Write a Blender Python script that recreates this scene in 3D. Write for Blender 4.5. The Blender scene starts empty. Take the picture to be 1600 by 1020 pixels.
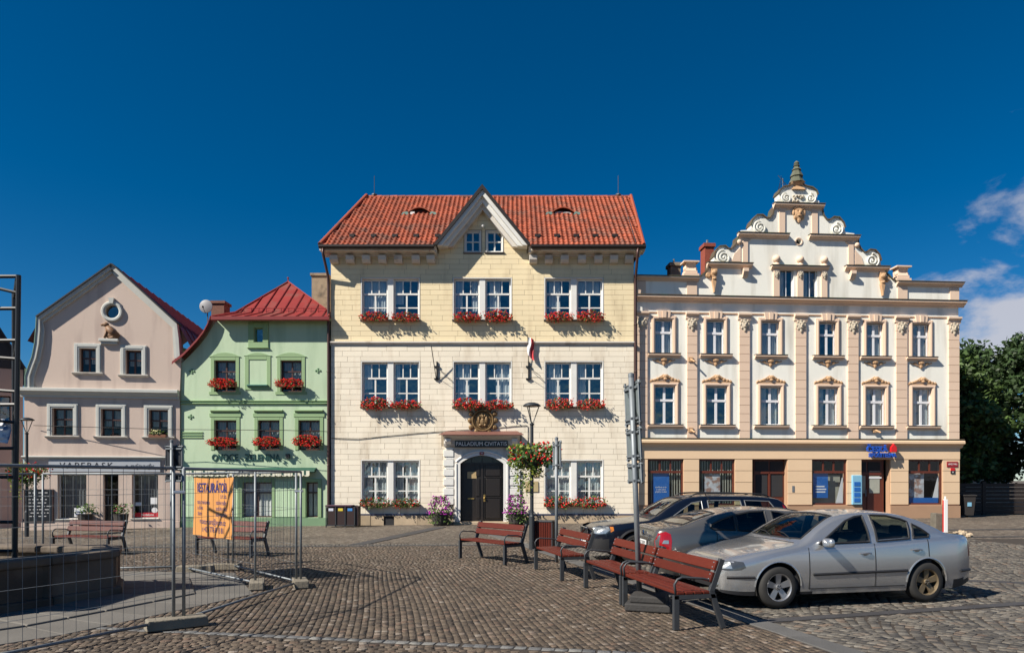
import bpy, bmesh, math, random
import numpy as np
from mathutils import Vector, Matrix
from mathutils.geometry import tessellate_polygon
random.seed(7)
RNG = np.random.default_rng(7)
sc = bpy.context.scene
C = sc.collection

# ---------------------------------------------------------------- camera, sky, sun, exposure
F, CU, HV, CAMH = 1100.0, 800.0, 750.0, 1.87      # focal length, centre column, horizon row (photo pixels), eye height
cam = bpy.data.cameras.new('camera'); camo = bpy.data.objects.new('camera', cam); C.objects.link(camo)
camo.location = (0, 0, CAMH); camo.rotation_euler = (math.pi / 2, 0, 0)
cam.sensor_width = 36.0; cam.lens = 36.0 * F / 1600.0
cam.shift_y = (HV - 510.0) / 1600.0
cam.clip_start = 0.1; cam.clip_end = 3000.0
sc.camera = camo

SUN_AZ, SUN_EL = math.radians(59), math.radians(41)   # azimuth from the facade normal, towards the left behind the camera
sun = bpy.data.lights.new('sun', 'SUN'); suno = bpy.data.objects.new('sun', sun); C.objects.link(suno)
sun.energy = 4.6; sun.angle = math.radians(0.53); sun.color = (1.0, 0.93, 0.82)
to_sun = Vector((-math.sin(SUN_AZ) * math.cos(SUN_EL), -math.cos(SUN_AZ) * math.cos(SUN_EL), math.sin(SUN_EL)))
suno.rotation_euler = (-to_sun).to_track_quat('-Z', 'Y').to_euler()
suno.location = to_sun * 60

world = bpy.data.worlds.new('World'); sc.world = world; world.use_nodes = True
wt = world.node_tree; wt.nodes.clear()
def wn(t, **k):
    n = wt.nodes.new(t)
    for a, b in k.items(): setattr(n, a, b)
    return n
sky = wn('ShaderNodeTexSky', sky_type='NISHITA', sun_disc=False, sun_elevation=SUN_EL,
         sun_rotation=math.radians(239), altitude=800, air_density=0.85, dust_density=0.2, ozone_density=5.0)
hs = wn('ShaderNodeHueSaturation'); hs.inputs['Saturation'].default_value = 1.35; hs.inputs['Value'].default_value = 0.80
hs.inputs['Hue'].default_value = 0.496
wt.links.new(sky.outputs[0], hs.inputs['Color'])
tc = wn('ShaderNodeTexCoord')
mp = wn('ShaderNodeMapping'); mp.inputs['Scale'].default_value = (2.2, 2.2, 4.6)
mp.inputs['Location'].default_value = (1.7, 0.6, 0.4)
wt.links.new(tc.outputs['Generated'], mp.inputs['Vector'])
nz = wn('ShaderNodeTexNoise'); nz.inputs['Scale'].default_value = 2.1; nz.inputs['Detail'].default_value = 9; nz.inputs['Roughness'].default_value = 0.58
nz.inputs['Distortion'].default_value = 0.25
wt.links.new(mp.outputs[0], nz.inputs['Vector'])
sx = wn('ShaderNodeSeparateXYZ'); wt.links.new(tc.outputs['Generated'], sx.inputs[0])
# fair-weather cloud low on the eastern side of the sky, thinning out overhead
lo = wn('ShaderNodeMapRange'); lo.interpolation_type = 'SMOOTHSTEP'
for i, v in zip(('From Min', 'From Max', 'To Min', 'To Max'), (0.27, 0.46, 0.0, 0.36)): lo.inputs[i].default_value = v
wt.links.new(sx.outputs['Z'], lo.inputs['Value'])
ea = wn('ShaderNodeMapRange'); ea.interpolation_type = 'SMOOTHSTEP'
for i, v in zip(('From Min', 'From Max', 'To Min', 'To Max'), (0.36, 0.54, 0.30, 0.0)): ea.inputs[i].default_value = v
wt.links.new(sx.outputs['X'], ea.inputs['Value'])
s1 = wn('ShaderNodeMath', operation='SUBTRACT'); wt.links.new(nz.outputs['Fac'], s1.inputs[0]); wt.links.new(lo.outputs[0], s1.inputs[1])
s2 = wn('ShaderNodeMath', operation='SUBTRACT'); wt.links.new(s1.outputs[0], s2.inputs[0]); wt.links.new(ea.outputs[0], s2.inputs[1])
cr = wn('ShaderNodeMapRange'); cr.interpolation_type = 'SMOOTHSTEP'
for i, v in zip(('From Min', 'From Max', 'To Min', 'To Max'), (0.45, 0.60, 0.0, 0.85)): cr.inputs[i].default_value = v
wt.links.new(s2.outputs[0], cr.inputs['Value'])
cm = wn('ShaderNodeMix', data_type='RGBA'); cm.inputs['B'].default_value = (5.6, 5.6, 6.1, 1)
wt.links.new(cr.outputs[0], cm.inputs['Factor']); wt.links.new(hs.outputs[0], cm.inputs['A'])
bg = wn('ShaderNodeBackground'); bg.inputs['Strength'].default_value = 0.06
wt.links.new(cm.outputs['Result'], bg.inputs['Color'])
wo = wn('ShaderNodeOutputWorld'); wt.links.new(bg.outputs[0], wo.inputs['Surface'])

sc.view_settings.view_transform = 'Standard'; sc.view_settings.look = 'None'
sc.view_settings.gamma = 1.0; sc.view_settings.use_curve_mapping = False
sc.view_settings.exposure = 0.82
sc.cycles.use_denoising = True
sc.cycles.max_bounces = 6; sc.cycles.transparent_max_bounces = 12
sc.cycles.caustics_reflective = False; sc.cycles.caustics_refractive = False

# ---------------------------------------------------------------- helpers
def mat(name, col, rough=0.8, metal=0.0, var=0.10, scale=1.5, bump=0.0, bscale=30.0, rand=0.0, island=0.0,
        col2=None, c2=(0.55, 0.7), c2scale=1.0, stretch=None, c2st=None, coat=0.0, spec=0.5, trans=0.0, objc=False):
    m = bpy.data.materials.new(name); m.use_nodes = True
    t = m.node_tree; N = t.nodes; L = t.links
    b = N['Principled BSDF']
    b.inputs['Roughness'].default_value = rough; b.inputs['Metallic'].default_value = metal
    b.inputs['Specular IOR Level'].default_value = spec
    if coat: b.inputs['Coat Weight'].default_value = coat; b.inputs['Coat Roughness'].default_value = 0.04
    g = N.new('ShaderNodeNewGeometry')
    pos = g.outputs['Position']
    if objc:
        tcn = N.new('ShaderNodeTexCoord'); pos = tcn.outputs['Object']
    if stretch:
        mpn = N.new('ShaderNodeMapping'); mpn.inputs['Scale'].default_value = stretch
        L.new(pos, mpn.inputs['Vector']); pos = mpn.outputs[0]
    def noise(s, d=6, st=None):
        n = N.new('ShaderNodeTexNoise'); n.inputs['Scale'].default_value = s; n.inputs['Detail'].default_value = d
        p_ = pos
        if st:
            mpn = N.new('ShaderNodeMapping'); mpn.inputs['Scale'].default_value = st; L.new(pos, mpn.inputs['Vector']); p_ = mpn.outputs[0]
        L.new(p_, n.inputs['Vector']); return n.outputs['Fac']
    def math_(op, a, c):
        n = N.new('ShaderNodeMath'); n.operation = op
        for i, q in enumerate((a, c)):
            if isinstance(q, (int, float)): n.inputs[i].default_value = q
            else: L.new(q, n.inputs[i])
        return n.outputs[0]
    f = None
    for amt, src in ((var, lambda: noise(scale)), (rand, lambda: N.new('ShaderNodeObjectInfo').outputs['Random']),
                     (island, lambda: g.outputs['Random Per Island'])):
        if amt:
            q = math_('MULTIPLY', math_('SUBTRACT', src(), 0.5), 2 * amt)
            f = q if f is None else math_('ADD', f, q)
    rgb = N.new('ShaderNodeRGB'); rgb.outputs[0].default_value = (*col, 1); c = rgb.outputs[0]
    if col2:
        mr = N.new('ShaderNodeMapRange'); mr.inputs['From Min'].default_value = c2[0]; mr.inputs['From Max'].default_value = c2[1]
        L.new(noise(c2scale, 8, c2st), mr.inputs['Value'])
        mx = N.new('ShaderNodeMix'); mx.data_type = 'RGBA'; mx.inputs['B'].default_value = (*col2, 1)
        L.new(mr.outputs[0], mx.inputs['Factor']); L.new(c, mx.inputs['A']); c = mx.outputs['Result']
    if f is not None:
        vs = N.new('ShaderNodeVectorMath'); vs.operation = 'SCALE'
        L.new(c, vs.inputs[0]); L.new(math_('ADD', f, 1.0), vs.inputs['Scale']); c = vs.outputs[0]
    L.new(c, b.inputs['Base Color'])
    if trans:
        b.inputs['Subsurface Weight'].default_value = 0.0
        tr = N.new('ShaderNodeBsdfTranslucent'); L.new(c, tr.inputs['Color'])
        ms = N.new('ShaderNodeMixShader'); ms.inputs[0].default_value = trans
        L.new(b.outputs[0], ms.inputs[1]); L.new(tr.outputs[0], ms.inputs[2])
        L.new(ms.outputs[0], N['Material Output'].inputs['Surface'])
    if bump:
        bn = N.new('ShaderNodeBump'); bn.inputs['Strength'].default_value = bump; bn.inputs['Distance'].default_value = 0.02
        L.new(noise(bscale, 5), bn.inputs['Height']); L.new(bn.outputs[0], b.inputs['Normal'])
    return m

def glass(name, tint=(0.75, 0.8, 0.82), ior=1.6, rough=0.02, wob=0.0, refl=(1, 1, 1)):
    m = bpy.data.materials.new(name); m.use_nodes = True
    t = m.node_tree; N = t.nodes; L = t.links; N.remove(N['Principled BSDF'])
    tr = N.new('ShaderNodeBsdfTransparent'); tr.inputs[0].default_value = (*tint, 1)
    gl = N.new('ShaderNodeBsdfGlossy'); gl.inputs['Roughness'].default_value = rough; gl.inputs['Color'].default_value = (*refl, 1)
    f0 = ((ior - 1) / (ior + 1)) ** 2                      # Schlick, the same from both sides so that sunlight gets in
    lw = N.new('ShaderNodeLayerWeight'); pw = N.new('ShaderNodeMath'); pw.operation = 'POWER'; pw.inputs[1].default_value = 5.0
    L.new(lw.outputs['Facing'], pw.inputs[0])
    fr = N.new('ShaderNodeMapRange'); fr.inputs['To Min'].default_value = f0; L.new(pw.outputs[0], fr.inputs[0])
    if wob:
        g = N.new('ShaderNodeNewGeometry'); nz = N.new('ShaderNodeTexNoise'); nz.inputs['Scale'].default_value = 1.7
        L.new(g.outputs['Position'], nz.inputs['Vector'])
        bn = N.new('ShaderNodeBump'); bn.inputs['Strength'].default_value = wob; bn.inputs['Distance'].default_value = 0.1
        L.new(nz.outputs['Fac'], bn.inputs['Height']); L.new(bn.outputs[0], gl.inputs['Normal'])
    ms = N.new('ShaderNodeMixShader')
    L.new(fr.outputs[0], ms.inputs[0]); L.new(tr.outputs[0], ms.inputs[1]); L.new(gl.outputs[0], ms.inputs[2])
    L.new(ms.outputs[0], N['Material Output'].inputs['Surface'])
    return m

class MB:
    """collects faces for ONE mesh object"""
    def __init__(s): s.v = []; s.f = []; s.m = []
    def add(s, vs, fs, mi=0):
        o = len(s.v); s.v.extend([tuple(p) for p in vs])
        for f in fs: s.f.append(tuple(i + o for i in f)); s.m.append(mi)
        return s
    def box(s, x0, y0, z0, x1, y1, z1, mi=0):
        x0, x1 = min(x0, x1), max(x0, x1); y0, y1 = min(y0, y1), max(y0, y1); z0, z1 = min(z0, z1), max(z0, z1)
        return s.add([(x0, y0, z0), (x1, y0, z0), (x1, y1, z0), (x0, y1, z0), (x0, y0, z1), (x1, y0, z1), (x1, y1, z1), (x0, y1, z1)],
                     [(0, 3, 2, 1), (4, 5, 6, 7), (0, 1, 5, 4), (1, 2, 6, 5), (2, 3, 7, 6), (3, 0, 4, 7)], mi)
    def prism(s, poly, y0, y1, mi=0):
        """polygon in (x, z), counter-clockwise seen from -y, from y0 (front) to y1 (back)"""
        a = sum(poly[i][0] * poly[(i + 1) % len(poly)][1] - poly[(i + 1) % len(poly)][0] * poly[i][1] for i in range(len(poly)))
        if a < 0: poly = poly[::-1]
        n = len(poly)
        vs = [(x, y0, z) for x, z in poly] + [(x, y1, z) for x, z in poly]
        fs = [tuple(range(n)), tuple(range(2 * n - 1, n - 1, -1))] + [((i + 1) % n, i, n + i, n + (i + 1) % n) for i in range(n)]
        return s.add(vs, fs, mi)
    def extr(s, prof, x0, x1, mi=0):
        """profile in (y, z) swept along x (mouldings)"""
        n = len(prof)
        vs = [(x0, y, z) for y, z in prof] + [(x1, y, z) for y, z in prof]
        return s.add(vs, [tuple(range(n)), tuple(range(2 * n - 1, n - 1, -1))] + [((i + 1) % n, i, n + i, n + (i + 1) % n) for i in range(n)], mi)
    def bar(s, p0, p1, w, h=None, up=(0, 0, 1), mi=0):
        h = h or w; p0 = Vector(p0); p1 = Vector(p1); t = (p1 - p0).normalized(); up = Vector(up)
        if abs(t.dot(up)) > 0.98: up = Vector((0, 1, 0))
        a = t.cross(up).normalized(); b = a.cross(t)
        vs = [p + a * (w / 2 * i) + b * (h / 2 * j) for p in (p0, p1) for i, j in ((-1, -1), (1, -1), (1, 1), (-1, 1))]
        return s.add(vs, [(0, 1, 2, 3), (7, 6, 5, 4), (0, 4, 5, 1), (1, 5, 6, 2), (2, 6, 7, 3), (3, 7, 4, 0)], mi)
    def tube(s, pts, r, n=6, closed=False, mi=0, caps=True):
        pts = [Vector(p) for p in pts]; k = len(pts); vs = []; fs = []
        rs = r if isinstance(r, (list, tuple)) else [r] * k
        prev = None
        for i, p in enumerate(pts):
            if closed: t = pts[(i + 1) % k] - pts[i - 1]
            else: t = pts[min(i + 1, k - 1)] - pts[max(i - 1, 0)]
            t.normalize()
            if prev is None:
                up = Vector((0, 0, 1)) if abs(t.z) < 0.9 else Vector((0, 1, 0))
                a = t.cross(up).normalized()
            else: a = (prev - t * prev.dot(t)).normalized()
            prev = a; b = t.cross(a)
            for j in range(n):
                q = 2 * math.pi * j / n
                vs.append(p + (a * math.cos(q) + b * math.sin(q)) * rs[i])
        for i in range(k if closed else k - 1):
            i2 = (i + 1) % k
            for j in range(n):
                j2 = (j + 1) % n; fs.append((i * n + j, i * n + j2, i2 * n + j2, i2 * n + j))
        if not closed and caps: fs.append(tuple(range(n - 1, -1, -1))); fs.append(tuple(range((k - 1) * n, k * n)))
        return s.add(vs, fs, mi)
    def lathe(s, prof, c=(0, 0, 0), n=16, axis='z', mi=0, a0=0, a1=2 * math.pi):
        """profile [(r, h)] turned round an axis through c"""
        vs = []; full = abs(a1 - a0 - 2 * math.pi) < 1e-6; m = n if full else n + 1
        for r, h in prof:
            for j in range(m):
                q = a0 + (a1 - a0) * j / n; x, y = r * math.cos(q), r * math.sin(q)
                p = {'z': (x, y, h), 'y': (x, h, y), 'x': (h, x, y)}[axis]
                vs.append((p[0] + c[0], p[1] + c[1], p[2] + c[2]))
        fs = []
        for i in range(len(prof) - 1):
            for j in range(n):
                j2 = (j + 1) % m; f = (i * m + j, i * m + j2, (i + 1) * m + j2, (i + 1) * m + j)
                fs.append(f if axis != 'y' else f[::-1])
        return s.add(vs, fs, mi)
    def blob(s, c, r, n=8, k=5, mi=0):
        """ellipsoid, r = (rx, ry, rz)"""
        if not isinstance(r, (tuple, list)): r = (r, r, r)
        prof = [(math.sin(math.pi * i / k), -math.cos(math.pi * i / k)) for i in range(k + 1)]
        vs = []; fs = []
        for a, h in prof:
            for j in range(n):
                q = 2 * math.pi * j / n; vs.append((c[0] + r[0] * a * math.cos(q), c[1] + r[1] * a * math.sin(q), c[2] + r[2] * h))
        for i in range(k):
            for j in range(n): fs.append((i * n + j, i * n + (j + 1) % n, (i + 1) * n + (j + 1) % n, (i + 1) * n + j))
        return s.add(vs, fs, mi)
    def mesh(s, name, mats, smooth=False):
        me = bpy.data.meshes.new(name); me.from_pydata(s.v, [], s.f)
        mats = mats if isinstance(mats, (list, tuple)) else [mats]
        for m in mats: me.materials.append(m)
        if len(mats) > 1: me.polygons.foreach_set('material_index', s.m)
        if smooth: me.polygons.foreach_set('use_smooth', [True] * len(me.polygons))
        me.update(); return me
    def build(s, name, mats, parent=None, smooth=False, loc=None, bevel=0.0, auto=None):
        o = obj(name, s.mesh(name, mats, smooth), parent)
        if loc is not None: o.location = loc
        if bevel:
            b = o.modifiers.new('bevel', 'BEVEL'); b.width = bevel; b.segments = 2; b.limit_method = 'ANGLE'
        return o

def obj(name, me, parent=None):
    o = bpy.data.objects.new(name, me); C.objects.link(o)
    if parent is not None: o.parent = parent
    return o
def tag(o, label, cat, group=None):
    o['label'] = label; o['category'] = cat
    if group: o['group'] = group
    return o
def thing(name, label, cat, loc=(0, 0, 0), rz=0.0, group=None):
    o = bpy.data.objects.new(name, None); C.objects.link(o); o.empty_display_size = 0.3
    o.location = loc; o.rotation_euler = (0, 0, rz)
    return tag(o, label, cat, group)
def struct(o): o['kind'] = 'structure'; return o
def stuff(o): o['kind'] = 'stuff'; return o
def copy_tree(o, parent=None):
    c = o.copy(); C.objects.link(c); c.parent = parent
    for ch in o.children: copy_tree(ch, c)
    return c

def sstep(a, b, x):
    t = np.clip((x - a) / (b - a), 0, 1); return t * t * (3 - 2 * t)
def zg(x, y):
    """height of the paving: level in front, falling a little to the left and rising to the right along the houses"""
    return np.clip(0.0105 * np.asarray(x, float), -0.22, 0.2) * sstep(9.0, 26.0, np.asarray(y, float))
def gnd(u, v):
    z = 0.0
    for _ in range(6):
        y = (CAMH - z) * F / (v - HV); x = (u - CU) / F * y; z = float(zg(x, y))
    return Vector((x, y, z))
def at(u, v, y): return Vector(((u - CU) / F * y, y, CAMH - (v - HV) / F * y))

# text meshes, made while the scene is still nearly empty
def _text(s, size, ext=0.004, space=1.0, shear=0.0, bold=0.0):
    cu = bpy.data.curves.new('lettering', 'FONT'); cu.body = s; cu.size = size; cu.extrude = ext
    cu.align_x = 'CENTER'; cu.align_y = 'CENTER'; cu.space_character = space; cu.shear = shear; cu.offset = bold; cu.resolution_u = 3
    o = bpy.data.objects.new('lettering', cu); C.objects.link(o)
    dg = bpy.context.evaluated_depsgraph_get()
    me = bpy.data.meshes.new_from_object(o.evaluated_get(dg))
    bpy.data.objects.remove(o); return me
def text(name, s, size, material, parent, loc, ext=0.004, width=None, rot=(math.pi / 2, 0, 0), fn=None, **k):
    me = _text(s, size, ext, **k); me.materials.clear(); me.materials.append(material)
    co = np.empty(len(me.vertices) * 3, 'f'); me.vertices.foreach_get('co', co); co = co.reshape(-1, 3)
    if width: co[:, 0] *= width / max(1e-6, co[:, 0].max() - co[:, 0].min())
    if fn is not None: co = fn(co)
    me.vertices.foreach_set('co', co.astype('f').ravel()); me.update(); me.name = name
    o = obj(name, me, parent); o.location = loc; o.rotation_euler = rot; return o

# ---------------------------------------------------------------- shared materials
m_dark = mat('dark_room', (0.025, 0.025, 0.028), 0.9, var=0.2)
m_white = mat('white_paint', (0.70, 0.69, 0.65), 0.5, var=0.10, scale=3, bump=0.06)
m_glass = glass('window_glass', (0.70, 0.75, 0.76), 2.3, 0.03, 0.22)
m_dullglass = glass('dull_window_glass', (0.62, 0.66, 0.66), 1.5, 0.03, 0.10)
m_shopglass = glass('shop_glass', (0.88, 0.90, 0.90), 1.5, 0.02, 0.05)
m_curtain = mat('curtain', (0.66, 0.67, 0.67), 0.9, var=0.2, scale=9, stretch=(6, 6, 0.6))
m_lace = mat('lace_curtain', (0.62, 0.64, 0.66), 0.9, var=0.3, scale=30)
m_iron = mat('black_iron', (0.02, 0.021, 0.023), 0.45, 0.3, var=0.2, scale=6)
m_grey = mat('grey_metal', (0.10, 0.105, 0.11), 0.5, 0.4, var=0.2, scale=5, bump=0.1)
m_zinc = mat('galvanised_steel', (0.20, 0.22, 0.235), 0.55, 0.45, var=0.25, scale=9, rand=0.06)
m_brownpipe = mat('brown_sheet_metal', (0.07, 0.035, 0.03), 0.45, 0.3, var=0.25, scale=4)
m_leaf = mat('leaf_green', (0.085, 0.16, 0.03), 0.55, var=0.35, scale=14, island=0.45, trans=0.3)
m_leaf2 = mat('leaf_yellow_green', (0.26, 0.30, 0.04), 0.55, var=0.3, scale=14, island=0.45, trans=0.35)
m_red = mat('red_blossom', (0.70, 0.022, 0.018), 0.55, var=0.2, scale=20, island=0.45, trans=0.15)
m_pink = mat('pink_blossom', (0.55, 0.05, 0.16), 0.55, var=0.2, scale=20, island=0.4, trans=0.15)
m_purple = mat('purple_blossom', (0.44, 0.03, 0.40), 0.55, var=0.2, scale=20, island=0.4, trans=0.15)
m_planter = mat('dark_planter', (0.035, 0.03, 0.027), 0.7, var=0.2)
m_terra = mat('terracotta_box', (0.22, 0.09, 0.05), 0.75, var=0.2, scale=8)
# ---------------------------------------------------------------- ground
def cobble_mat():
    """small setts too far off to be laid one by one"""
    m = bpy.data.materials.new('far_setts'); m.use_nodes = True
    t = m.node_tree; N = t.nodes; L = t.links; b = N['Principled BSDF']; b.inputs['Roughness'].default_value = 0.75
    g = N.new('ShaderNodeNewGeometry')
    v = N.new('ShaderNodeTexVoronoi'); v.inputs['Scale'].default_value = 8.5; v.inputs['Randomness'].default_value = 0.75
    L.new(g.outputs['Position'], v.inputs['Vector'])
    e = N.new('ShaderNodeTexVoronoi'); e.feature = 'DISTANCE_TO_EDGE'; e.inputs['Scale'].default_value = 8.5; e.inputs['Randomness'].default_value = 0.75
    L.new(g.outputs['Position'], e.inputs['Vector'])
    sp = N.new('ShaderNodeSeparateColor'); L.new(v.outputs['Color'], sp.inputs[0])
    r = N.new('ShaderNodeValToRGB'); c = r.color_ramp
    c.elements[0].position = 0; c.elements[0].color = (0.082, 0.064, 0.048, 1)
    c.elements[1].position = 1; c.elements[1].color = (0.205, 0.175, 0.138, 1)
    x = c.elements.new(0.5); x.color = (0.134, 0.106, 0.080, 1)
    L.new(sp.outputs[0], r.inputs[0])
    n = N.new('ShaderNodeTexNoise'); n.inputs['Scale'].default_value = 0.35; n.inputs['Detail'].default_value = 6; L.new(g.outputs['Position'], n.inputs['Vector'])
    mr = N.new('ShaderNodeMapRange'); mr.inputs['From Min'].default_value = 0.3; mr.inputs['From Max'].default_value = 0.7
    mr.inputs['To Min'].default_value = 0.75; mr.inputs['To Max'].default_value = 1.25; L.new(n.outputs['Fac'], mr.inputs[0])
    j = N.new('ShaderNodeMapRange'); j.inputs['From Min'].default_value = 0.0; j.inputs['From Max'].default_value = 0.09
    j.inputs['To Min'].default_value = 0.35; L.new(e.outputs['Distance'], j.inputs[0])
    mu = N.new('ShaderNodeMath'); mu.operation = 'MULTIPLY'; L.new(mr.outputs[0], mu.inputs[0]); L.new(j.outputs[0], mu.inputs[1])
    sc_ = N.new('ShaderNodeVectorMath'); sc_.operation = 'SCALE'; L.new(r.outputs[0], sc_.inputs[0]); L.new(mu.outputs[0], sc_.inputs['Scale'])
    L.new(sc_.outputs[0], b.inputs['Base Color'])
    bn = N.new('ShaderNodeBump'); bn.inputs['Strength'].default_value = 0.8; bn.inputs['Distance'].default_value = 0.03
    L.new(j.outputs[0], bn.inputs['Height']); L.new(bn.outputs[0], b.inputs['Normal'])
    return m
def sett_mat(name, stops, var=0.34, rough=0.7):
    m = mat(name, (0.2, 0.17, 0.13), rough, var=var, scale=0.45, bump=0.7, bscale=45)
    N = m.node_tree.nodes; L = m.node_tree.links
    rgb = [n for n in N if n.type == 'RGB'][0]
    r = N.new('ShaderNodeValToRGB'); cr_ = r.color_ramp; cr_.interpolation = 'LINEAR'
    while len(cr_.elements) > 1: cr_.elements.remove(cr_.elements[0])
    for i, (p, c) in enumerate(stops):
        e = cr_.elements[0] if i == 0 else cr_.elements.new(p)
        e.position = p; e.color = (*c, 1)
    g = [n for n in N if n.type == 'NEW_GEOMETRY'][0]; oi = N.new('ShaderNodeObjectInfo')
    a = N.new('ShaderNodeMath'); a.operation = 'ADD'; L.new(g.outputs['Random Per Island'], a.inputs[0]); L.new(oi.outputs['Random'], a.inputs[1])
    fr = N.new('ShaderNodeMath'); fr.operation = 'FRACT'; L.new(a.outputs[0], fr.inputs[0])
    L.new(fr.outputs[0], r.inputs[0])
    for l in list(L):
        if l.from_node == rgb: L.new(r.outputs[0], l.to_socket)
    return m
m_far = cobble_mat()
m_joint = mat('joint_sand', (0.036, 0.027, 0.020), 0.95, var=0.35, scale=7, bump=0.4)
m_sett = sett_mat('brown_setts', [(0, (0.042, 0.032, 0.024)), (0.25, (0.070, 0.051, 0.035)), (0.55, (0.093, 0.068, 0.046)), (0.8, (0.122, 0.093, 0.066)), (0.93, (0.120, 0.076, 0.051)), (1, (0.21, 0.18, 0.148))])
m_settg = sett_mat('grey_setts', [(0, (0.050, 0.045, 0.040)), (0.3, (0.082, 0.073, 0.061)), (0.6, (0.115, 0.101, 0.083)), (0.85, (0.158, 0.143, 0.120)), (1, (0.125, 0.086, 0.060))])
m_settl = sett_mat('light_border_setts', [(0, (0.09, 0.09, 0.092)), (0.5, (0.135, 0.135, 0.132)), (1, (0.19, 0.185, 0.17))])
m_slab = mat('grey_kerb_stone', (0.095, 0.092, 0.088), 0.75, var=0.25, scale=3, rand=0.15, bump=0.35, bscale=45)
m_strip = mat('dark_channel_stone', (0.045, 0.043, 0.045), 0.75, var=0.25, scale=3, rand=0.15, bump=0.35, bscale=45)

def ground_sheet():
    xs = np.concatenate([[-1500, -300, -80, -50], np.linspace(-40, 40, 81), [50, 80, 300, 1500]])
    ys = np.concatenate([[-1500, -300, -60, -15], np.linspace(-5, 36, 42), [45, 70, 300, 2000]])
    X, Y = np.meshgrid(xs, ys, indexing='ij'); Z = zg(X, Y)
    v = np.stack([X, Y, Z], -1).reshape(-1, 3); ny = len(ys)
    f = [(i * ny + j, (i + 1) * ny + j, (i + 1) * ny + j + 1, i * ny + j + 1) for i in range(len(xs) - 1) for j in range(ny - 1)]
    return v, f
v_, f_ = ground_sheet()
mb = MB(); mb.v = [tuple(p) for p in v_]; mb.f = f_; mb.m = [0] * len(f_)
ground = struct(mb.build('ground', m_far))
GEO_Y = 21.0                      # setts are laid as stones up to here, beyond it the sheet carries the pattern
# bedding under the laid stones, a few millimetres above the sheet
xs = np.linspace(-17, 17.5, 70); ys = np.linspace(4.0, GEO_Y, 60)
X, Y = np.meshgrid(xs, ys, indexing='ij'); Z = zg(X, Y) + 0.004
mb = MB(); mb.v = [tuple(p) for p in np.stack([X, Y, Z], -1).reshape(-1, 3)]
mb.f = [(i * 60 + j, (i + 1) * 60 + j, (i + 1) * 60 + j + 1, i * 60 + j + 1) for i in range(69) for j in range(59)]; mb.m = [0] * len(mb.f)
mb.build('bedding_sand', m_joint, ground)

def kerb_x(y): return 3.18 - 0.26 * (y - 9.35)
FOUNT = [(-6.85, 12.25), (-6.80, 10.35), (-7.72, 8.72), (-9.4, 7.75), (-11.8, 7.6), (-13.6, 8.9), (-13.9, 11.0), (-12.6, 12.5)]
FC = Vector((-10.3, 10.3))
def _smooth(P, k=2):
    out = []; n = len(P)
    for i in range(n):
        a, b, c, d = (np.array(P[(i + j) % n]) for j in (-1, 0, 1, 2))
        for t in np.arange(k) / k: out.append(tuple(.5 * (2 * b + (c - a) * t + (2 * a - 5 * b + 4 * c - d) * t * t + (3 * b - a - 3 * c + d) * t ** 3)))
    return out
FOUNT = _smooth(FOUNT)
def grow(poly, d):
    out = []
    n = len(poly)
    for i in range(n):
        p = Vector(poly[i]); a = (p - Vector(poly[i - 1])).normalized(); b = (Vector(poly[(i + 1) % n]) - p).normalized()
        na = Vector((a.y, -a.x)); nb = Vector((b.y, -b.x))
        if na.dot(p - FC) < 0: na = -na
        if nb.dot(p - FC) < 0: nb = -nb
        m = (na + nb).normalized(); out.append(p + m * (d / max(0.3, m.dot(na))))
    return out
RING = grow(FOUNT, 2.0)
def inside(px_, py_, poly):
    r = np.zeros(px_.shape, bool); n = len(poly); j = n - 1
    for i in range(n):
        xi, yi = poly[i][0], poly[i][1]; xj, yj = poly[j][0], poly[j][1]
        c = ((yi > py_) != (yj > py_)) & (px_ < (xj - xi) * (py_ - yi) / (yj - yi + 1e-12) + xi)
        r ^= c; j = i
    return r

def lay(u, v, ang, su, sv, jit, cond, du=None):
    """centres and headings of setts: arrays of (x, y, heading, half length, half width)"""
    n = len(u); j = RNG.normal(0, jit, (n, 2))
    x = u + j[:, 0]; y = v + j[:, 1]
    k = cond(x, y) & (np.abs(x) < 0.76 * y + 0.7) & (y < GEO_Y)
    hl = su / 2 * (1 + RNG.uniform(-0.06, 0.03, n)); hw = sv / 2 * (1 + RNG.uniform(-0.10, 0.03, n))
    return np.stack([x, y, ang + RNG.normal(0, 0.035, n), hl, hw], -1)[k]
def rows(ang, pitch_u, pitch_v, cx, cy, ru, rv):
    """straight courses running in direction ang"""
    nu, nv = int(ru / pitch_u), int(rv / pitch_v)
    a, b = np.meshgrid(np.arange(-nu, nu), np.arange(-nv, nv), indexing='ij')
    off = RNG.uniform(0, 1, 2 * nv)[None, :] * pitch_u
    wig = 0.025 * np.sin(a * pitch_u * 0.9 + b * 0.05)
    global LEN
    LEN = pitch_u * RNG.uniform(.72, 1.28, a.shape)                # uneven stones
    U = np.cumsum(LEN, 0) - LEN / 2 - nu * pitch_u + off; LEN = LEN.ravel(); V = b * pitch_v + wig
    c, s = math.cos(ang), math.sin(ang)
    return (cx + U * c - V * s).ravel(), (cy + U * s + V * c).ravel()
def left(x, y): return (x < kerb_x(y) - 0.19) & ~inside(x, y, RING)
def border(x): return 8.55 - 0.20 * (x + 3.5)           # light course that divides the front paving
def not_strip(x, y):
    return ~((np.abs(y - (9.45 + 0.30 * (x - 3.8))) < 0.16) & (x > kerb_x(y))) & ~((np.abs(y - 20.3) < 0.14)) & ~((np.abs(y - (13.1 - 0.35 * (x - 8))) < 0.12) & (x > 8.0))
A = math.radians(90 + 10.8)
parts = []
u, v = rows(A, 0.088, 0.086, -1, 13, 14, 16)
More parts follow.
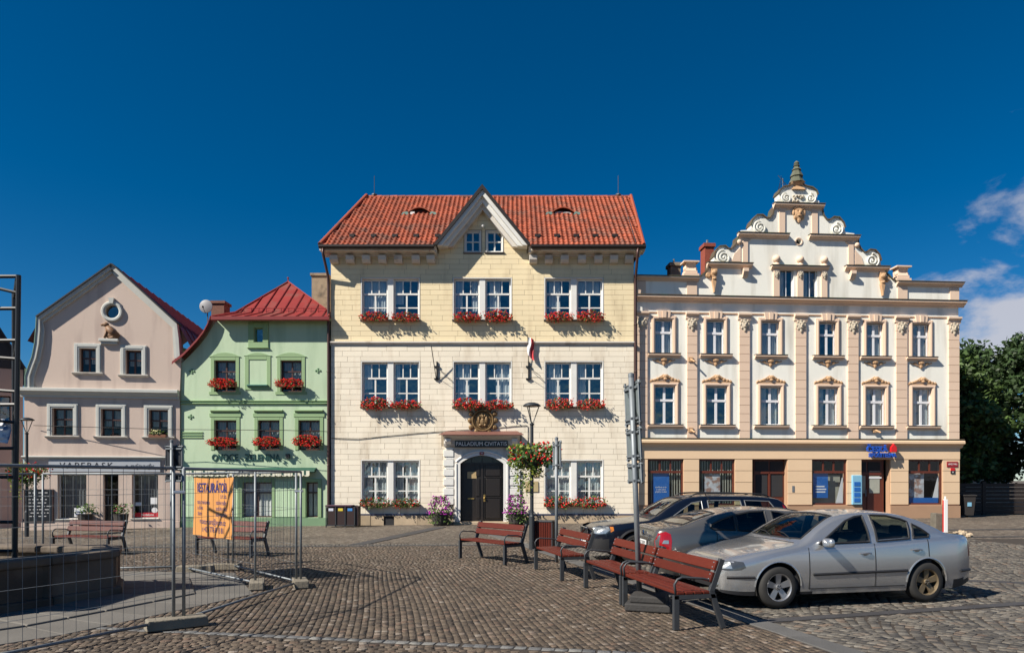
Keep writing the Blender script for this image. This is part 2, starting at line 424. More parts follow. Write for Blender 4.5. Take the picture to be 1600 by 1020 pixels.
parts.append(('b', lay(u, v, A, LEN * .95, 0.076, 0.003, lambda x, y: left(x, y) & (y > border(x) + 0.10) & (y < 14.6 + 0.06 * x) & not_strip(x, y))))
B = math.radians(12)
u, v = rows(B, 0.100, 0.090, -1, 7.5, 12, 5)
parts.append(('b', lay(u, v + 0.10 * np.sin(u * 2.2), B, LEN * .94, 0.080, 0.006, lambda x, y: left(x, y) & (y < border(x) - 0.12))))
Bl = math.atan(-0.20)
u = np.arange(-8, 4, 0.15); parts.append(('l', lay(u, border(u), Bl, 0.143, 0.11, 0.006, left)))
D = math.radians(4)
u, v = rows(D, 0.095, 0.095, 0, 18, 18, 5)
parts.append(('b', lay(u, v + 0.07 * np.sin(u * 1.1), D, LEN * .94, 0.085, 0.005, lambda x, y: left(x, y) & (y >= 14.6 + 0.06 * x) & (y < 20.4) & not_strip(x, y))))
parts.append(('g', lay(u, v + 0.07 * np.sin(u * 1.1), D, LEN * .94, 0.085, 0.005, lambda x, y: left(x, y) & (y >= 20.4) & not_strip(x, y))))
# segmental arcs on the parking side
W_ = 1.5
pit = 0.118
a, b = np.meshgrid(np.arange(-80, 140), np.arange(-12, 150), indexing='ij')
U = a * 0.112 + (b % 2) * 0.05; K = np.floor(U / W_); q = (U / W_ - K) * 2 - 1
V = b * pit + 0.42 * (1 - q * q)
hd = np.arctan2(-0.42 * 2 * q * 2 / W_, 1.0)
G = math.radians(14); c, s = math.cos(G), math.sin(G)
U2 = (1.5 + U * c - V * s).ravel(); V2 = (4.5 + U * s + V * c).ravel()
parts.append(('g', lay(U2, V2, hd.ravel() + G, 0.109, 0.106, 0.006, lambda x, y: (x > kerb_x(y) + 0.19) & not_strip(x, y))))

def sett_arrays(P, low):
    """vertices and quads for many setts; low = fewer faces"""
    n = len(P); x, y, a, hl, hw = P.T; z = zg(x, y) + 0.004
    h = RNG.uniform(0.0065, 0.0105, n); tx, ty = RNG.normal(0, 0.022, (2, n))
    c, s = np.cos(a), np.sin(a)
    rings = [(1.0, -0.004, 0), (1.0, 0.72, 1), (0.95, 1.0, 2)] if not low else [(1.0, -0.004, 0), (0.94, 1.0, 2)]
    vs = []
    for k, hh, r in rings:
        for i, j in ((-1, -1), (1, -1), (1, 1), (-1, 1)):
            lx = i * hl * k * (1 + RNG.uniform(-0.08, 0.02, n)); ly = j * hw * k * (1 + RNG.uniform(-0.08, 0.02, n))
            zz = z + (hh * h + (tx * lx + ty * ly) * (r > 0) if r else -0.002)
            vs.append(np.stack([x + lx * c - ly * s, y + lx * s + ly * c, zz], -1))
    m = len(vs); v = np.stack(vs, 1)
    f = []
    for r in range(len(rings) - 1):
        for i in range(4): f.append((r * 4 + i, r * 4 + (i + 1) % 4, r * 4 + 4 + (i + 1) % 4, r * 4 + 4 + i))
    f.append(tuple(range(m - 4, m)))
    return v, np.array(f)
def mesh_np(name, v, f, material):
    """v (n, m, 3), f (k, 4) per piece -> one mesh"""
    n, m, _ = v.shape; k = len(f)
    me = bpy.data.meshes.new(name)
    me.vertices.add(n * m); me.vertices.foreach_set('co', v.reshape(-1).astype('f'))
    idx = (f[None] + (np.arange(n) * m)[:, None, None]).reshape(-1)
    me.loops.add(len(idx)); me.loops.foreach_set('vertex_index', idx.astype('i'))
    me.polygons.add(n * k); me.polygons.foreach_set('loop_start', np.arange(0, n * k * 4, 4, dtype='i'))
    me.update(calc_edges=True); me.materials.append(material); return me
MS = {'b': m_sett, 'g': m_settg, 'l': m_settl}
NM = {'b': 'brown_setts', 'g': 'grey_setts', 'l': 'border_setts'}
allp = [(k, p) for k, P in parts for p in P]
def shows(p):        # rough size in the picture, only for stones really in the frame
    x, y = p[0], p[1]
    return (p[3] * p[4]) / y ** 3 if abs(x) < 0.715 * y and y > 7.75 else 0
sc_ = np.array([shows(p) for k, p in allp]); big = set(np.argsort(-sc_)[:290].tolist())
for key in 'bgl':
    rest = np.array([p for i, (k, p) in enumerate(allp) if k == key and i not in big])
    near = rest[rest[:, 1] < 13.0]; far = rest[rest[:, 1] >= 13.0]
    if key == 'l': near, far = rest, rest[:0]
    for nm, P, low in ((NM[key], near, False), ('far_' + NM[key], far, True)):
        if len(P):
            v, f = sett_arrays(P, low)
            stuff(obj(nm, mesh_np(nm, v, f, MS[key]), ground))
for i in sorted(big):
    key, p = allp[i]
    v, f = sett_arrays(np.array([p]), False)
    ctr = np.array([p[0], p[1], float(zg(p[0], p[1]))])
    o = obj('sett', mesh_np('sett', v - ctr, f, MS[key]), ground); o.location = ctr

# kerb stones and channel strips
kerb = struct(obj('kerb', None))
y = 5.6
while y < 24:
    ln = 0.85 + 0.2 * random.random(); y1 = y + ln
    x0, x1 = kerb_x(y + 0.004), kerb_x(y1 - 0.004); za, zb_ = float(zg(x0, y)), float(zg(x1, y1))
    mb = MB(); w = 0.165
    mb.add([(x0 - w, y + .004, za), (x0 + w, y + .004, za), (x1 + w, y1 - .004, zb_), (x1 - w, y1 - .004, zb_),
            (x0 - w, y + .004, za + .02), (x0 + w, y + .004, za + .02), (x1 + w, y1 - .004, zb_ + .02), (x1 - w, y1 - .004, zb_ + .02)],
           [(4, 5, 6, 7), (0, 1, 5, 4), (1, 2, 6, 5), (2, 3, 7, 6), (3, 0, 4, 7)])
    mb.build('kerb_stone', m_slab, kerb, bevel=0.006); y = y1
chan = struct(obj('drainage_channel', None))
def strip(p0, p1, w, n):
    for i in range(n):
        a = Vector(p0).lerp(Vector(p1), (i + 0.02) / n); b = Vector(p0).lerp(Vector(p1), (i + 0.98) / n)
        d = (b - a).normalized(); q = Vector((-d.y, d.x)) * w / 2
        P = [a - q, b - q, b + q, a + q]; mb = MB()
        mb.add([(p.x, p.y, float(zg(p.x, p.y))) for p in P] + [(p.x, p.y, float(zg(p.x, p.y)) + 0.014 + 0.004 * random.random()) for p in P],
               [(4, 5, 6, 7), (0, 1, 5, 4), (1, 2, 6, 5), (2, 3, 7, 6), (3, 0, 4, 7)])
        mb.build('channel_stone', m_strip, chan)
strip((3.35, 9.32), (11.5, 11.75), 0.20, 22)
strip((8.1, 13.06), (10.6, 12.2), 0.2, 8)
strip((-12.5, 20.3), (0.1, 20.3), 0.22, 34)
strip((1.2, 21.6), (21.0, 21.6), 0.22, 40)
strip((-4.6, 20.6), (-2.9, 28.5), 0.5, 14)
strip((8.5, 24.5), (25.0, 24.0), 0.3, 30)
# ---------------------------------------------------------------- houses: helpers
class Facade:
    def __init__(s, name, label, O, yaw, cat='house'):
        s.O = Vector((O[0], O[1], 0)); s.yaw = yaw
        s.e = Vector((math.cos(yaw), math.sin(yaw), 0)); s.n = Vector((math.sin(yaw), -math.cos(yaw), 0))
        s.root = thing(name, label, cat, s.O, yaw)
    def p(s, u, v, off=0.0):
        """local (x, z) on the plane `off` metres in front of the facade"""
        d = Vector(((u - CU) / F, 1.0, -(v - HV) / F)); c = Vector((0, 0, CAMH))
        t = (off - (c - s.O).dot(s.n)) / d.dot(s.n); q = c + d * t
        return (q - s.O).dot(s.e), q.z
    def rect(s, u0, u1, v0, v1, off=0.0):
        x0, z1 = s.p(u0, v0, off); x1, z0 = s.p(u1, v1, off); return x0, x1, z0, z1
    def w(s, x, y, z): return s.O + s.e * x - s.n * y + Vector((0, 0, z))

def arc(cx, cz, r, a0, a1, n, rz=None):
    return [(cx + r * math.cos(math.radians(a0 + (a1 - a0) * i / n)), cz + (rz or r) * math.sin(math.radians(a0 + (a1 - a0) * i / n))) for i in range(n + 1)]
def rectp(r): x0, x1, z0, z1 = r; return [(x0, z0), (x1, z0), (x1, z1), (x0, z1)]
def wall(mb, outer, holes, thick=0.4, reveal=0.25, y=0.0, mi=0):
    polys = [outer] + holes
    vec = [[Vector((a, b, 0)) for a, b in p] for p in polys]
    tris = tessellate_polygon(vec); flat = [q for p in polys for q in p]
    fs = []
    for t in tris:
        (ax, az), (bx, bz), (cx, cz) = (flat[i] for i in t)
        fs.append(tuple(t) if (bx - ax) * (cz - az) - (bz - az) * (cx - ax) > 0 else tuple(t)[::-1])
    mb.add([(a, y, b) for a, b in flat], fs, mi)
    for k, p in enumerate(polys):
        d = thick if k == 0 else reveal; n = len(p)
        ar = sum(p[i][0] * p[(i + 1) % n][1] - p[(i + 1) % n][0] * p[i][1] for i in range(n))
        q = p if (ar > 0) == (k == 0) else p[::-1]
        mb.add([(a, y, b) for a, b in q] + [(a, y + d, b) for a, b in q], [(i, n + i, n + (i + 1) % n, (i + 1) % n) for i in range(n)], mi)
    return mb
def shell(root, x0, x1, z0, z1, depth, m, name='rear_wall'):
    """side and back walls of the body of a house"""
    mb = MB(); mb.add([(x0, .02, z0), (x0, depth, z0), (x1, depth, z0), (x1, .02, z0), (x0, .02, z1), (x0, depth, z1), (x1, depth, z1), (x1, .02, z1)],
                      [(0, 4, 5, 1), (1, 5, 6, 2), (2, 6, 7, 3)])
    return mb.build(name, m, root)
def window(root, x0, x1, z0, z1, rows, mf, yd=0.14, fb=0.055, bar=0.03, tr=0.06, curtain=None, ch=1.0, room=0.8, name='window', gm=None, cm=None):
    """rows from the bottom up: (share of the height, panes); frame + dark room in one mesh, panes and curtain as sub-parts"""
    mb = MB(); t = 0.05
    mb.box(x0, yd, z0, x0 + fb, yd + t, z1).box(x1 - fb, yd, z0, x1, yd + t, z1)
    mb.box(x0 + fb, yd, z0, x1 - fb, yd + t, z0 + fb).box(x0 + fb, yd, z1 - fb, x1 - fb, yd + t, z1)
    a0, a1, c0, c1 = x0 + fb, x1 - fb, z0 + fb, z1 - fb
    tot = sum(r[0] for r in rows); z = c0; panes = []
    for k, (sh, nc) in enumerate(rows):
        zt = z + (c1 - c0) * sh / tot; zt_in = zt
        if k < len(rows) - 1:
            th = tr if len(rows[k]) < 3 or True else tr
            if len(rows) > 2 and k == 0: th = bar
            mb.box(a0, yd - (0.012 if th == tr else -0.008), zt - th / 2, a1, yd + t - .004, zt + th / 2); zt_in = zt - th / 2
        zb = z if k == 0 else z + ((bar if (len(rows) > 2 and k == 1) else tr) / 2)
        w = (a1 - a0) / nc
        for i in range(1, nc):
            b = bar * (1.5 if nc == 2 else 1); xm = a0 + w * i; mb.box(xm - b / 2, yd + .006, zb, xm + b / 2, yd + t - .006, zt_in)
        for i in range(nc): panes.append((a0 + w * i, a0 + w * (i + 1), zb, zt_in))
        z = zt
    y0, y1 = yd + t + .002, yd + room; X0, X1, Z0, Z1 = x0 - .05, x1 + .05, z0 - .05, z1 + .05
    mb.add([(X0, y0, Z0), (X1, y0, Z0), (X1, y0, Z1), (X0, y0, Z1), (X0, y1, Z0), (X1, y1, Z0), (X1, y1, Z1), (X0, y1, Z1)],
           [(4, 5, 6, 7), (0, 1, 5, 4), (1, 2, 6, 5), (2, 3, 7, 6), (3, 0, 4, 7)], 1)
    o = mb.build(name, [mf, m_dark], root)
    for (pa, pb, pc, pd) in panes:
        tl = random.uniform(-.012, .012)
        MB().add([(pa - .005, yd + .024, pc - .005), (pb + .005, yd + .024 + tl, pc - .005), (pb + .005, yd + .024 + tl, pd + .005), (pa - .005, yd + .024, pd + .005)],
                 [(0, 1, 2, 3)]).build('pane', gm or m_glass, o)
    if curtain:
        for (f0, f1) in curtain:
            n = max(6, int((f1 - f0) * 26)); xa, xb = a0 + (a1 - a0) * f0, a0 + (a1 - a0) * f1
            zz = c1 - (c1 - c0) * ch; vs = []; ph = random.random() * 6
            for i in range(n + 1):
                xx = xa + (xb - xa) * i / n; yy = yd + .13 + .018 * math.sin(i * 1.9 + ph)
                vs += [(xx, yy, zz), (xx, yy, c1)]
            MB().add(vs, [(2 * i, 2 * i + 2, 2 * i + 3, 2 * i + 1) for i in range(n)]).build('curtain', cm or m_curtain, o)
    return o
def surround(root, r, w, proj, m, name='window_surround', bottom=True, y=0.0, back=0.0):
    x0, x1, z0, z1 = r; mb = MB(); a, b = y - proj, y + back
    mb.box(x0 - w, a, z0, x0, b, z1 + w).box(x1, a, z0, x1 + w, b, z1 + w).box(x0, a, z1, x1, b, z1 + w)
    if bottom: mb.box(x0 - w, a, z0 - w, x1 + w, b, z0)
    return mb.build(name, m, root, bevel=0.01)
def sill(root, x0, x1, z, h, proj, m, name='window_sill', y=0.0):
    return MB().extr([(y + 0.01, z), (y + 0.01, z - h), (y - proj * .45, z - h), (y - proj * .6, z - h * .55), (y - proj, z - h * .45), (y - proj, z - .012)], x0, x1).build(name, m, root)
def cornice(root, x0, x1, z0, z1, proj, m, name='cornice', y=0.0, back=0.02, flip=False):
    h = z1 - z0
    return MB().extr([(y + back, z0), (y - proj * .25, z0), (y - proj * .3, z0 + h * .25), (y - proj * .55, z0 + h * .35), (y - proj * .75, z0 + h * .6),
                      (y - proj, z0 + h * .65), (y - proj, z1 - .02), (y - proj * .9, z1), (y + back, z1)], x0, x1).build(name, m, root)
def spiral(mb, cx, cz, r, y, turns=2.0, d=1, a0=90, th=0.035):
    n = int(22 * turns); pts = []
    for i in range(n + 1):
        f = i / n; a = math.radians(a0) + d * f * turns * 2 * math.pi; rr = r * (1 - 0.82 * f); pts.append((cx + rr * math.cos(a), y, cz + rr * math.sin(a)))
    mb.tube(pts, th, 5); mb.blob((cx, y, cz), (r * .17, .05, r * .17), 8, 4)
def mask(mb, x, z, s, y):
    """lion or grotesque head in relief, s = half height"""
    mb.blob((x, y - .02 * s, z), (.62 * s, .30 * s, .80 * s), 10, 7); mb.blob((x, y - .30 * s, z + .02 * s), (.16 * s, .18 * s, .26 * s), 7, 5)
    mb.blob((x, y - .25 * s, z - .30 * s), (.30 * s, .16 * s, .16 * s), 8, 5); mb.blob((x, y - .1 * s, z - .78 * s), (.24 * s, .14 * s, .42 * s), 7, 5)
    for d in (-1, 1):
        mb.blob((x + d * .24 * s, y - .26 * s, z + .26 * s), (.14 * s, .08 * s, .09 * s), 6, 4)
        mb.blob((x + d * .26 * s, y - .2 * s, z + .42 * s), (.2 * s, .12 * s, .07 * s), 6, 4)
        mb.blob((x + d * .52 * s, y - .06 * s, z + .62 * s), (.24 * s, .18 * s, .22 * s), 7, 5)
        mb.blob((x + d * .66 * s, y - .04 * s, z + .08 * s), (.2 * s, .16 * s, .36 * s), 7, 5)
        mb.blob((x + d * .48 * s, y - .04 * s, z - .48 * s), (.2 * s, .14 * s, .3 * s), 7, 5)
    mb.blob((x, y - .08 * s, z + .82 * s), (.3 * s, .16 * s, .18 * s), 7, 5)
def crest(mb, x, z, w, h, y):
    """carved pediment of scrolls, symmetrical, w wide and h high"""
    for d in (-1, 1):
        for fx, fz, r in ((.12, .55, .10), (.24, .36, .10), (.35, .22, .085), (.45, .12, .07)):
            mb.blob((x + d * fx * w, y, z + fz * h), (r * w * .75, .05, r * w * .55), 7, 4)
        pts = [(x + d * w * (.05 + .45 * t), y - .015, z + h * (.9 * (1 - t) ** 1.6 + .06)) for t in np.linspace(0, 1, 9)]
        mb.tube(pts, .026, 5); spiral(mb, x + d * w * .46, z + h * .1, w * .05, y - .01, 1.3, d, 90, .014)
    mb.blob((x, y - .03, z + h * .68), (w * .1, .07, h * .30), 8, 6); mb.blob((x, y - .05, z + h * .35), (w * .07, .06, h * .2), 7, 5)
    mb.box(x - w * .5, y - .02, z - .03, x + w * .5, y + .03, z + .02)
def bracket_orn(mb, x, z, w, h, y):
    """carved drop under a sill"""
    mb.blob((x, y - .03, z - h * .25), (w * .16, .08, h * .28), 8, 5); mb.blob((x, y - .02, z - h * .68), (w * .08, .05, h * .3), 7, 5)
    for d in (-1, 1):
        mb.tube([(x + d * w * t, y - .015, z - h * (.75 - 1.0 * t)) for t in np.linspace(.06, .5, 6)], .022, 5)
        mb.blob((x + d * w * .28, y - .01, z - h * .3), (w * .1, .04, h * .14), 7, 4)
def blocks(parent, courses, xr, holes, bw, m, proud=0.018, gap=0.010, joined_m=None, keep=300, rnd=0.12, name='wall_block', base_y=0.0):
    """ashlar: courses [(z0, z1)], xr(z) -> (left, right); holes are rects; every stone its own object up to `keep`"""
    out = []
    for k, (z0, z1) in enumerate(courses):
        zc = (z0 + z1) / 2; a, b = xr(zc)
        iv = [(a, b)]
        for (h0, h1, hz0, hz1) in holes:
            if hz0 < z1 - .03 and hz1 > z0 + .03:
                nv = []
                for (p, q) in iv:
                    if h0 > p: nv.append((p, min(q, h0)))
                    if h1 < q: nv.append((max(p, h1), q))
                iv = [(p, q) for p, q in nv if q - p > .05]
        for (h0, h1, hz0, hz1) in holes:
            for za, zb in ((hz1, z1), (z0, hz0)):
                if z0 - .001 <= za and zb <= z1 + .001 and .035 < zb - za < (z1 - z0) * .98 and hz0 < z1 - .03 and hz1 > z0 + .03 and min(h1, b) - max(h0, a) > .1:
                    out.append((max(h0, a), min(h1, b), za, zb))
        for (p, q) in iv:
            x = p; nx = p + bw * (0.55 if k % 2 else 1.0) * random.uniform(1 - rnd, 1 + rnd)
            while x < q - 1e-4:
                e = nx if q - nx > bw * .35 else q
                e = min(e, q); out.append((x, e, z0, z1)); x = e; nx = e + bw * random.uniform(1 - rnd, 1 + rnd)
    out.sort(key=lambda r: -(r[1] - r[0]) * (r[3] - r[2]))
    unit = MB().add([(-.5, 0, -.5), (.5, 0, -.5), (.5, 0, .5), (-.5, 0, .5), (-.5, -1, -.5), (.5, -1, -.5), (.5, -1, .5), (-.5, -1, .5)],
                    [(4, 5, 6, 7), (0, 1, 5, 4), (1, 2, 6, 5), (2, 3, 7, 6), (3, 0, 4, 7)]).mesh(name, m)
    for (x0, x1, z0, z1) in out[:keep]:
        o = obj(name, unit, parent); o.location = ((x0 + x1) / 2, base_y, (z0 + z1) / 2)
        o.scale = (x1 - x0 - gap, proud * random.uniform(.8, 1.15), z1 - z0 - gap)
    if out[keep:]:
        mb = MB()
        for (x0, x1, z0, z1) in out[keep:]: mb.box(x0 + gap / 2, base_y - proud * random.uniform(.8, 1.15), z0 + gap / 2, x1 - gap / 2, base_y, z1 - gap / 2)
        stuff(mb.build(name + 's', joined_m or m, parent))

# ---------------------------------------------------------------- flower boxes
def leafquads(mb, pts, size, mi=0):
    for p in pts:
        a = random.uniform(0, 6.283); b = random.uniform(-.9, .9); s = size * random.uniform(.7, 1.3)
        d = Vector((math.cos(a) * math.cos(b), math.sin(a) * math.cos(b), math.sin(b))); q = Vector((random.uniform(-1, 1), random.uniform(-1, 1), random.uniform(-1, 1)))
        e = d.cross(q).normalized(); p = Vector(p)
        mb.add([p - e * s * .45, p + d * s * .35 - e * s * .1 * 0, p + e * s * .45, p - d * s * .5], [(0, 1, 2, 3)], mi)
def bloom(mb, p, r, mi=0):
    p = Vector(p); k = [Vector((random.uniform(.7, 1.2) * r * x, random.uniform(.7, 1.2) * r * y, random.uniform(.6, 1.0) * r * z)) for x, y, z in
                        ((1, 0, 0), (-1, 0, 0), (0, 1, 0), (0, -1, 0), (0, 0, 1), (0, 0, -1))]
    mb.add([p + q for q in k], [(0, 2, 4), (2, 1, 4), (1, 3, 4), (3, 0, 4), (2, 0, 5), (1, 2, 5), (3, 1, 5), (0, 3, 5)], mi)
def box_meshes(w, seed, nb, nl, green=0.0, col=None):
    random.seed(seed)
    lf, bl, bx = MB(), MB(), MB()
    bx.box(-w / 2, -.20, .0, w / 2, -.02, .16)
    def rp(k):
        x = random.uniform(-w * .56, w * .56) if random.random() < .6 else random.gauss(0, w * .25); x = max(-w * .58, min(w * .58, x))
        dome = 1 - (abs(x) / (w * .62)) ** 2
        return (x, -.12 - random.random() ** 1.5 * .26 * k, .14 + (random.uniform(-.17, .30) if random.random() < .88 else random.uniform(-.27, .1)) * (.28 + .72 * dome))
    leafquads(lf, [rp(.85) for _ in range(nl)], .085)
    for _ in range(nb): bloom(bl, rp(1.05), random.uniform(.026, .050))
    for _ in range(14):
        x = random.uniform(-w * .6, w * .6); z = .3 + random.random() * .12
        lf.tube([(x * .9, -.15, .1), (x, -.2, z)], .004, 3); bloom(bl, (x, -.2, z), .028)
    cm = col or m_red
    return bx.mesh('planter', m_terra), lf.mesh('foliage', m_leaf), bl.mesh('blossoms', cm)
BOXES = {}
def flower_box(loc, w, kind, label, rz=0.0, group='flower boxes on the window sills'):
    key = (round(w, 1), kind, random.randint(0, 4) if kind == 'r' else random.randint(0, 2))
    if key not in BOXES:
        st = random.getstate()
        nb, nl = {'r': (160, 170), 'm': (220, 130), 'g': (34, 330), 'x': (105, 280)}[kind]
        BOXES[key] = box_meshes(w, hash(str(key)) % 1000 if False else 11 + len(BOXES) * 7, nb, nl, col=None); random.setstate(st)
    b, l, f = BOXES[key]
    t = thing('flower_box', label, 'flower box', loc, rz, group)
    k = random.choice((-1, 1)); s_ = (k * random.uniform(.92, 1.06), random.uniform(.9, 1.1), random.uniform(.78, 1.08))
    obj('planter', b, t)
    for o in (stuff(obj('foliage', l, t)), stuff(obj('blossoms', f, t))): o.scale = s_
    return t

# ================================================================ town hall (the cream house in the middle)
m_cream = mat('cream_stone', (0.80, 0.72, 0.58), 0.8, var=0.10, scale=0.8, rand=0.045, bump=0.15, bscale=20, col2=(0.58, 0.49, 0.37), c2=(0.52, 0.76), c2scale=1.3, c2st=(1.4, 1.4, .28))
m_yellow = mat('yellow_stone', (0.80, 0.67, 0.43), 0.8, var=0.09, scale=0.8, rand=0.045, bump=0.15, bscale=20, col2=(0.60, 0.48, 0.30), c2=(0.53, 0.76), c2scale=1.3, c2st=(1.4, 1.4, .28))
m_jointc = mat('stone_joints', (0.33, 0.27, 0.19), 0.9, var=0.2, scale=2)
m_trimw = mat('weathered_white_plaster', (0.62, 0.58, 0.52), 0.8, var=0.14, scale=1.5, bump=0.12, col2=(0.42, 0.36, 0.30), c2=(0.55, 0.72), c2scale=1.7)
m_plinth = mat('sandstone_plinth', (0.40, 0.31, 0.21), 0.85, var=0.25, scale=2.5, rand=0.15, bump=0.4, bscale=18)
m_tile = mat('orange_roof_tile', (0.30, 0.062, 0.024), 0.7, var=0.18, scale=0.7, island=0.32, col2=(0.17, 0.062, 0.038), c2=(0.5, 0.7), c2scale=1.2)
m_gutter = mat('dark_gutter', (0.03, 0.024, 0.022), 0.5, 0.3, var=0.2)
m_copper = mat('verdigris', (0.16, 0.27, 0.23), 0.6, 0.2, var=0.3, scale=5)
TH = Facade('town_hall', 'tall cream and yellow stone house with orange tiled roof and gable', (0, 30.25), 0.0)
R = TH.root
S = 30.25 / F
def tz(v): return CAMH - (v - HV) * S
def tx(u): return (u - CU) * S
WL, WR = tx(517), tx(990.5)
pairs = []
for nm, v0, v1 in (('top', 434, 500), ('mid', 564, 635.5), ('low', 718, 788)):
    for u0 in (564, 707.5, 850.5):
        if nm == 'low' and u0 == 707.5: continue
        pairs.append((nm, (tx(u0), tx(u0 + 92.5), tz(v1), tz(v0))))
gw = [(tx(725.5), tx(752), tz(395), tz(360.5)), (tx(759), tx(786.5), tz(395), tz(360.5))]
dx0, dx1 = tx(719.5), tx(786.5); dzs, dzt = tz(724), tz(711.5)
dc = (dx0 + dx1) / 2
ah = dzt - dzs; ar = ((dx1 - dx0) ** 2 / 4 + ah * ah) / (2 * ah)
def door_arch(gx=0.0, z0=-.4, gz=0.0):
    h = (dx1 - dx0) / 2 + gx; a = math.degrees(math.asin(min(1, h / (ar + gx))))
    return [(dc - h, z0), (dc + h, z0)] + arc(dc, dzt - ar + gz, ar + gx, 90 - a, 90 + a, 14)
gx0, gx1, gpk = tx(684), tx(825), (tx(754), tz(296))
outer = [(WL, -.5), (WR, -.5), (WR, tz(395)), (gx1 + .3, tz(395)), gpk, (gx0 - .3, tz(395)), (WL, tz(395))]
mb = MB(); wall(mb, outer, [rectp(r) for _, r in pairs] + [rectp(r) for r in gw] + [door_arch()], 0.5, 0.22)
thw = mb.build('wall', m_jointc, R)
shell(R, WL, WR, -.5, 11.7, 11.0, m_cream)
# ashlar
dsx0, dsx1, dsz = tx(690), tx(815), tz(676)
holes = [(r[0] - .01, r[1] + .01, r[2] - .06, r[3] + .01) for _, r in pairs] + [(r[0] - .03, r[1] + .03, r[2] - .07, r[3] + .03) for r in gw] + [(tx(707), tx(798), -1, tz(697)), (dsx0, dsx1, tz(697), dsz)]
zs = [tz(803)]
cz_ = tz(534) ; 
low = []; z = tz(802.5); hts = []
n1 = 31; step = (tz(540) - z) / n1
low = [(z + step * i, z + step * (i + 1)) for i in range(n1)]
z2 = tz(533); n2 = 16; st2 = (tz(405) - z2) / n2
up = [(z2 + st2 * i, z2 + st2 * (i + 1)) for i in range(n2)]
def xr_low(z): return WL + .005, WR - .005
def xr_up(z):
    if z < tz(397): return WL + .005, WR - .005
    f = (z - tz(395)) / (gpk[1] - tz(395)); return gx0 + (gpk[0] - gx0) * f, gx1 + (gpk[0] - gx1) * f
ups = list(up); z = up[-1][1]
while z + .24 < gpk[1] - .5: ups.append((z, z + .235)); z += .235
blocks(thw, low, xr_low, holes, 0.80, m_cream, keep=190)
blocks(thw, ups, xr_up, holes, 0.86, m_yellow, keep=105, name='upper_wall_block')
# plinth
pl = [(tz(819) - .35, tz(804.5))]
blocks(thw, pl, lambda z: (WL - .02, WR), [(tx(600), tx(616), -1, tz(806)), (tx(695), tx(812), -1, 9)], 0.95, m_plinth, proud=.07, name='plinth_stone')
m_blueline = mat('dark_blue_line', (0.03, 0.04, 0.09), 0.7)
for a, b in ((WL - .02, tx(694)), (tx(813), WR)): MB().box(a, -.075, tz(804.5), b, 0.0, tz(802.5)).build('plinth_capping', m_blueline, R)
MB().box(tx(600), -.01, -.3, tx(616), .05, tz(806)).box(tx(603), -.012, tz(815), tx(613), -.011, tz(808)).build('cellar_vent', m_dark, R)
# string course
cornice(R, WL - .03, WR + .03, tz(539.5), tz(534), .12, m_trimw, 'string_course')
m_sillm = mat('grey_sill_metal', (0.22, 0.20, 0.19), 0.5, 0.3, var=.2)
for nm, (x0, x1, z0, z1) in pairs:
    surround(R, (x0 + .045, x1 - .045, z0, z1 - .045), .045, .03, m_white, 'window_lining', bottom=False, back=.2)
    xm = (x0 + x1) / 2
    MB().box(xm - .125, .02, z0, xm + .125, .21, z1 - .045).build('window_pier', m_white, R, bevel=.01)
    sill(R, x0 - .03, x1 + .03, z0 + .02, .07, .10, m_sillm)
    for k, (a, b) in enumerate(((x0 + .045, xm - .125), (xm + .125, x1 - .045))):
        cur = random.choice([[(0, .34)], [(0, .3), (.72, 1)], [(0, 1)], [(0, 1)], [(.1, .6)], [(.4, 1)], [(0, .18)]]) if nm != 'low' else [(0, .36), (.42, 1)]
        window(R, a, b, z0 + .02, z1 - .05, [(.30, 2), (.38, 2), (.36, 3)], m_white, yd=.13, fb=.07, bar=.045, tr=.075, curtain=cur, ch=random.choice([1, 1, .6, .35, .8]) if nm != 'low' else 1,
               cm=None if nm != 'low' else m_curtain)
for (x0, x1, z0, z1) in gw:
    surround(R, (x0 + .04, x1 - .04, z0 + .03, z1 - .04), .04, .02, m_white, 'window_lining', back=.1)
    window(R, x0 + .04, x1 - .04, z0 + .03, z1 - .04, [(.5, 2), (.5, 2)], m_white, yd=.05, fb=.06, bar=.045, tr=.05)
    sill(R, x0 - .05, x1 + .05, z0 + .02, .06, .08, m_sillm)
# eaves: cornice, modillions, gutter
for a, b, us in ((WL - .25, gx0 - .02, (524, 549, 574, 599, 623.6, 651, 674)), (gx1 + .02, WR + .25, (833, 857, 881.6, 908.4, 933.8, 958, 981.5))):
    MB().extr([(.02, tz(402)), (-.10, tz(402)), (-.14, tz(400.5)), (-.42, tz(399)), (-.42, tz(396)), (-.5, tz(394)), (-.56, tz(391)), (-.56, tz(389.3)), (.02, tz(389.3))], a, b).build('eaves_cornice', m_trimw, R)
    for u in us:
        x = tx(u); MB().extr([(0, tz(413)), (-.22, tz(413)), (-.34, tz(409)), (-.36, tz(404)), (-.36, tz(402.3)), (0, tz(402.3))], x - .17, x + .17).build('modillion', m_trimw, R, bevel=.012)
EY = -.72                       # eaves line in front of the wall
EZ = CAMH + (750 - 384) / F * (30.25 + EY); RY = 4.5; RZ = CAMH + (750 - 308) / F * (30.25 + RY)
RX0, RX1 = (500 - 800) / F * (30.25 + EY), (1006 - 800) / F * (30.25 + EY); TX0, TX1 = (573 - 800) / F * (30.25 + RY), (985.5 - 800) / F * (30.25 + RY)
pk = Vector(((753.5 - 800) / F * 29.6, -.65, CAMH + (750 - 290) / F * 29.6)); gsl = (pk.z - EZ) / ((830 - 676) / 2 / F * 29.6)
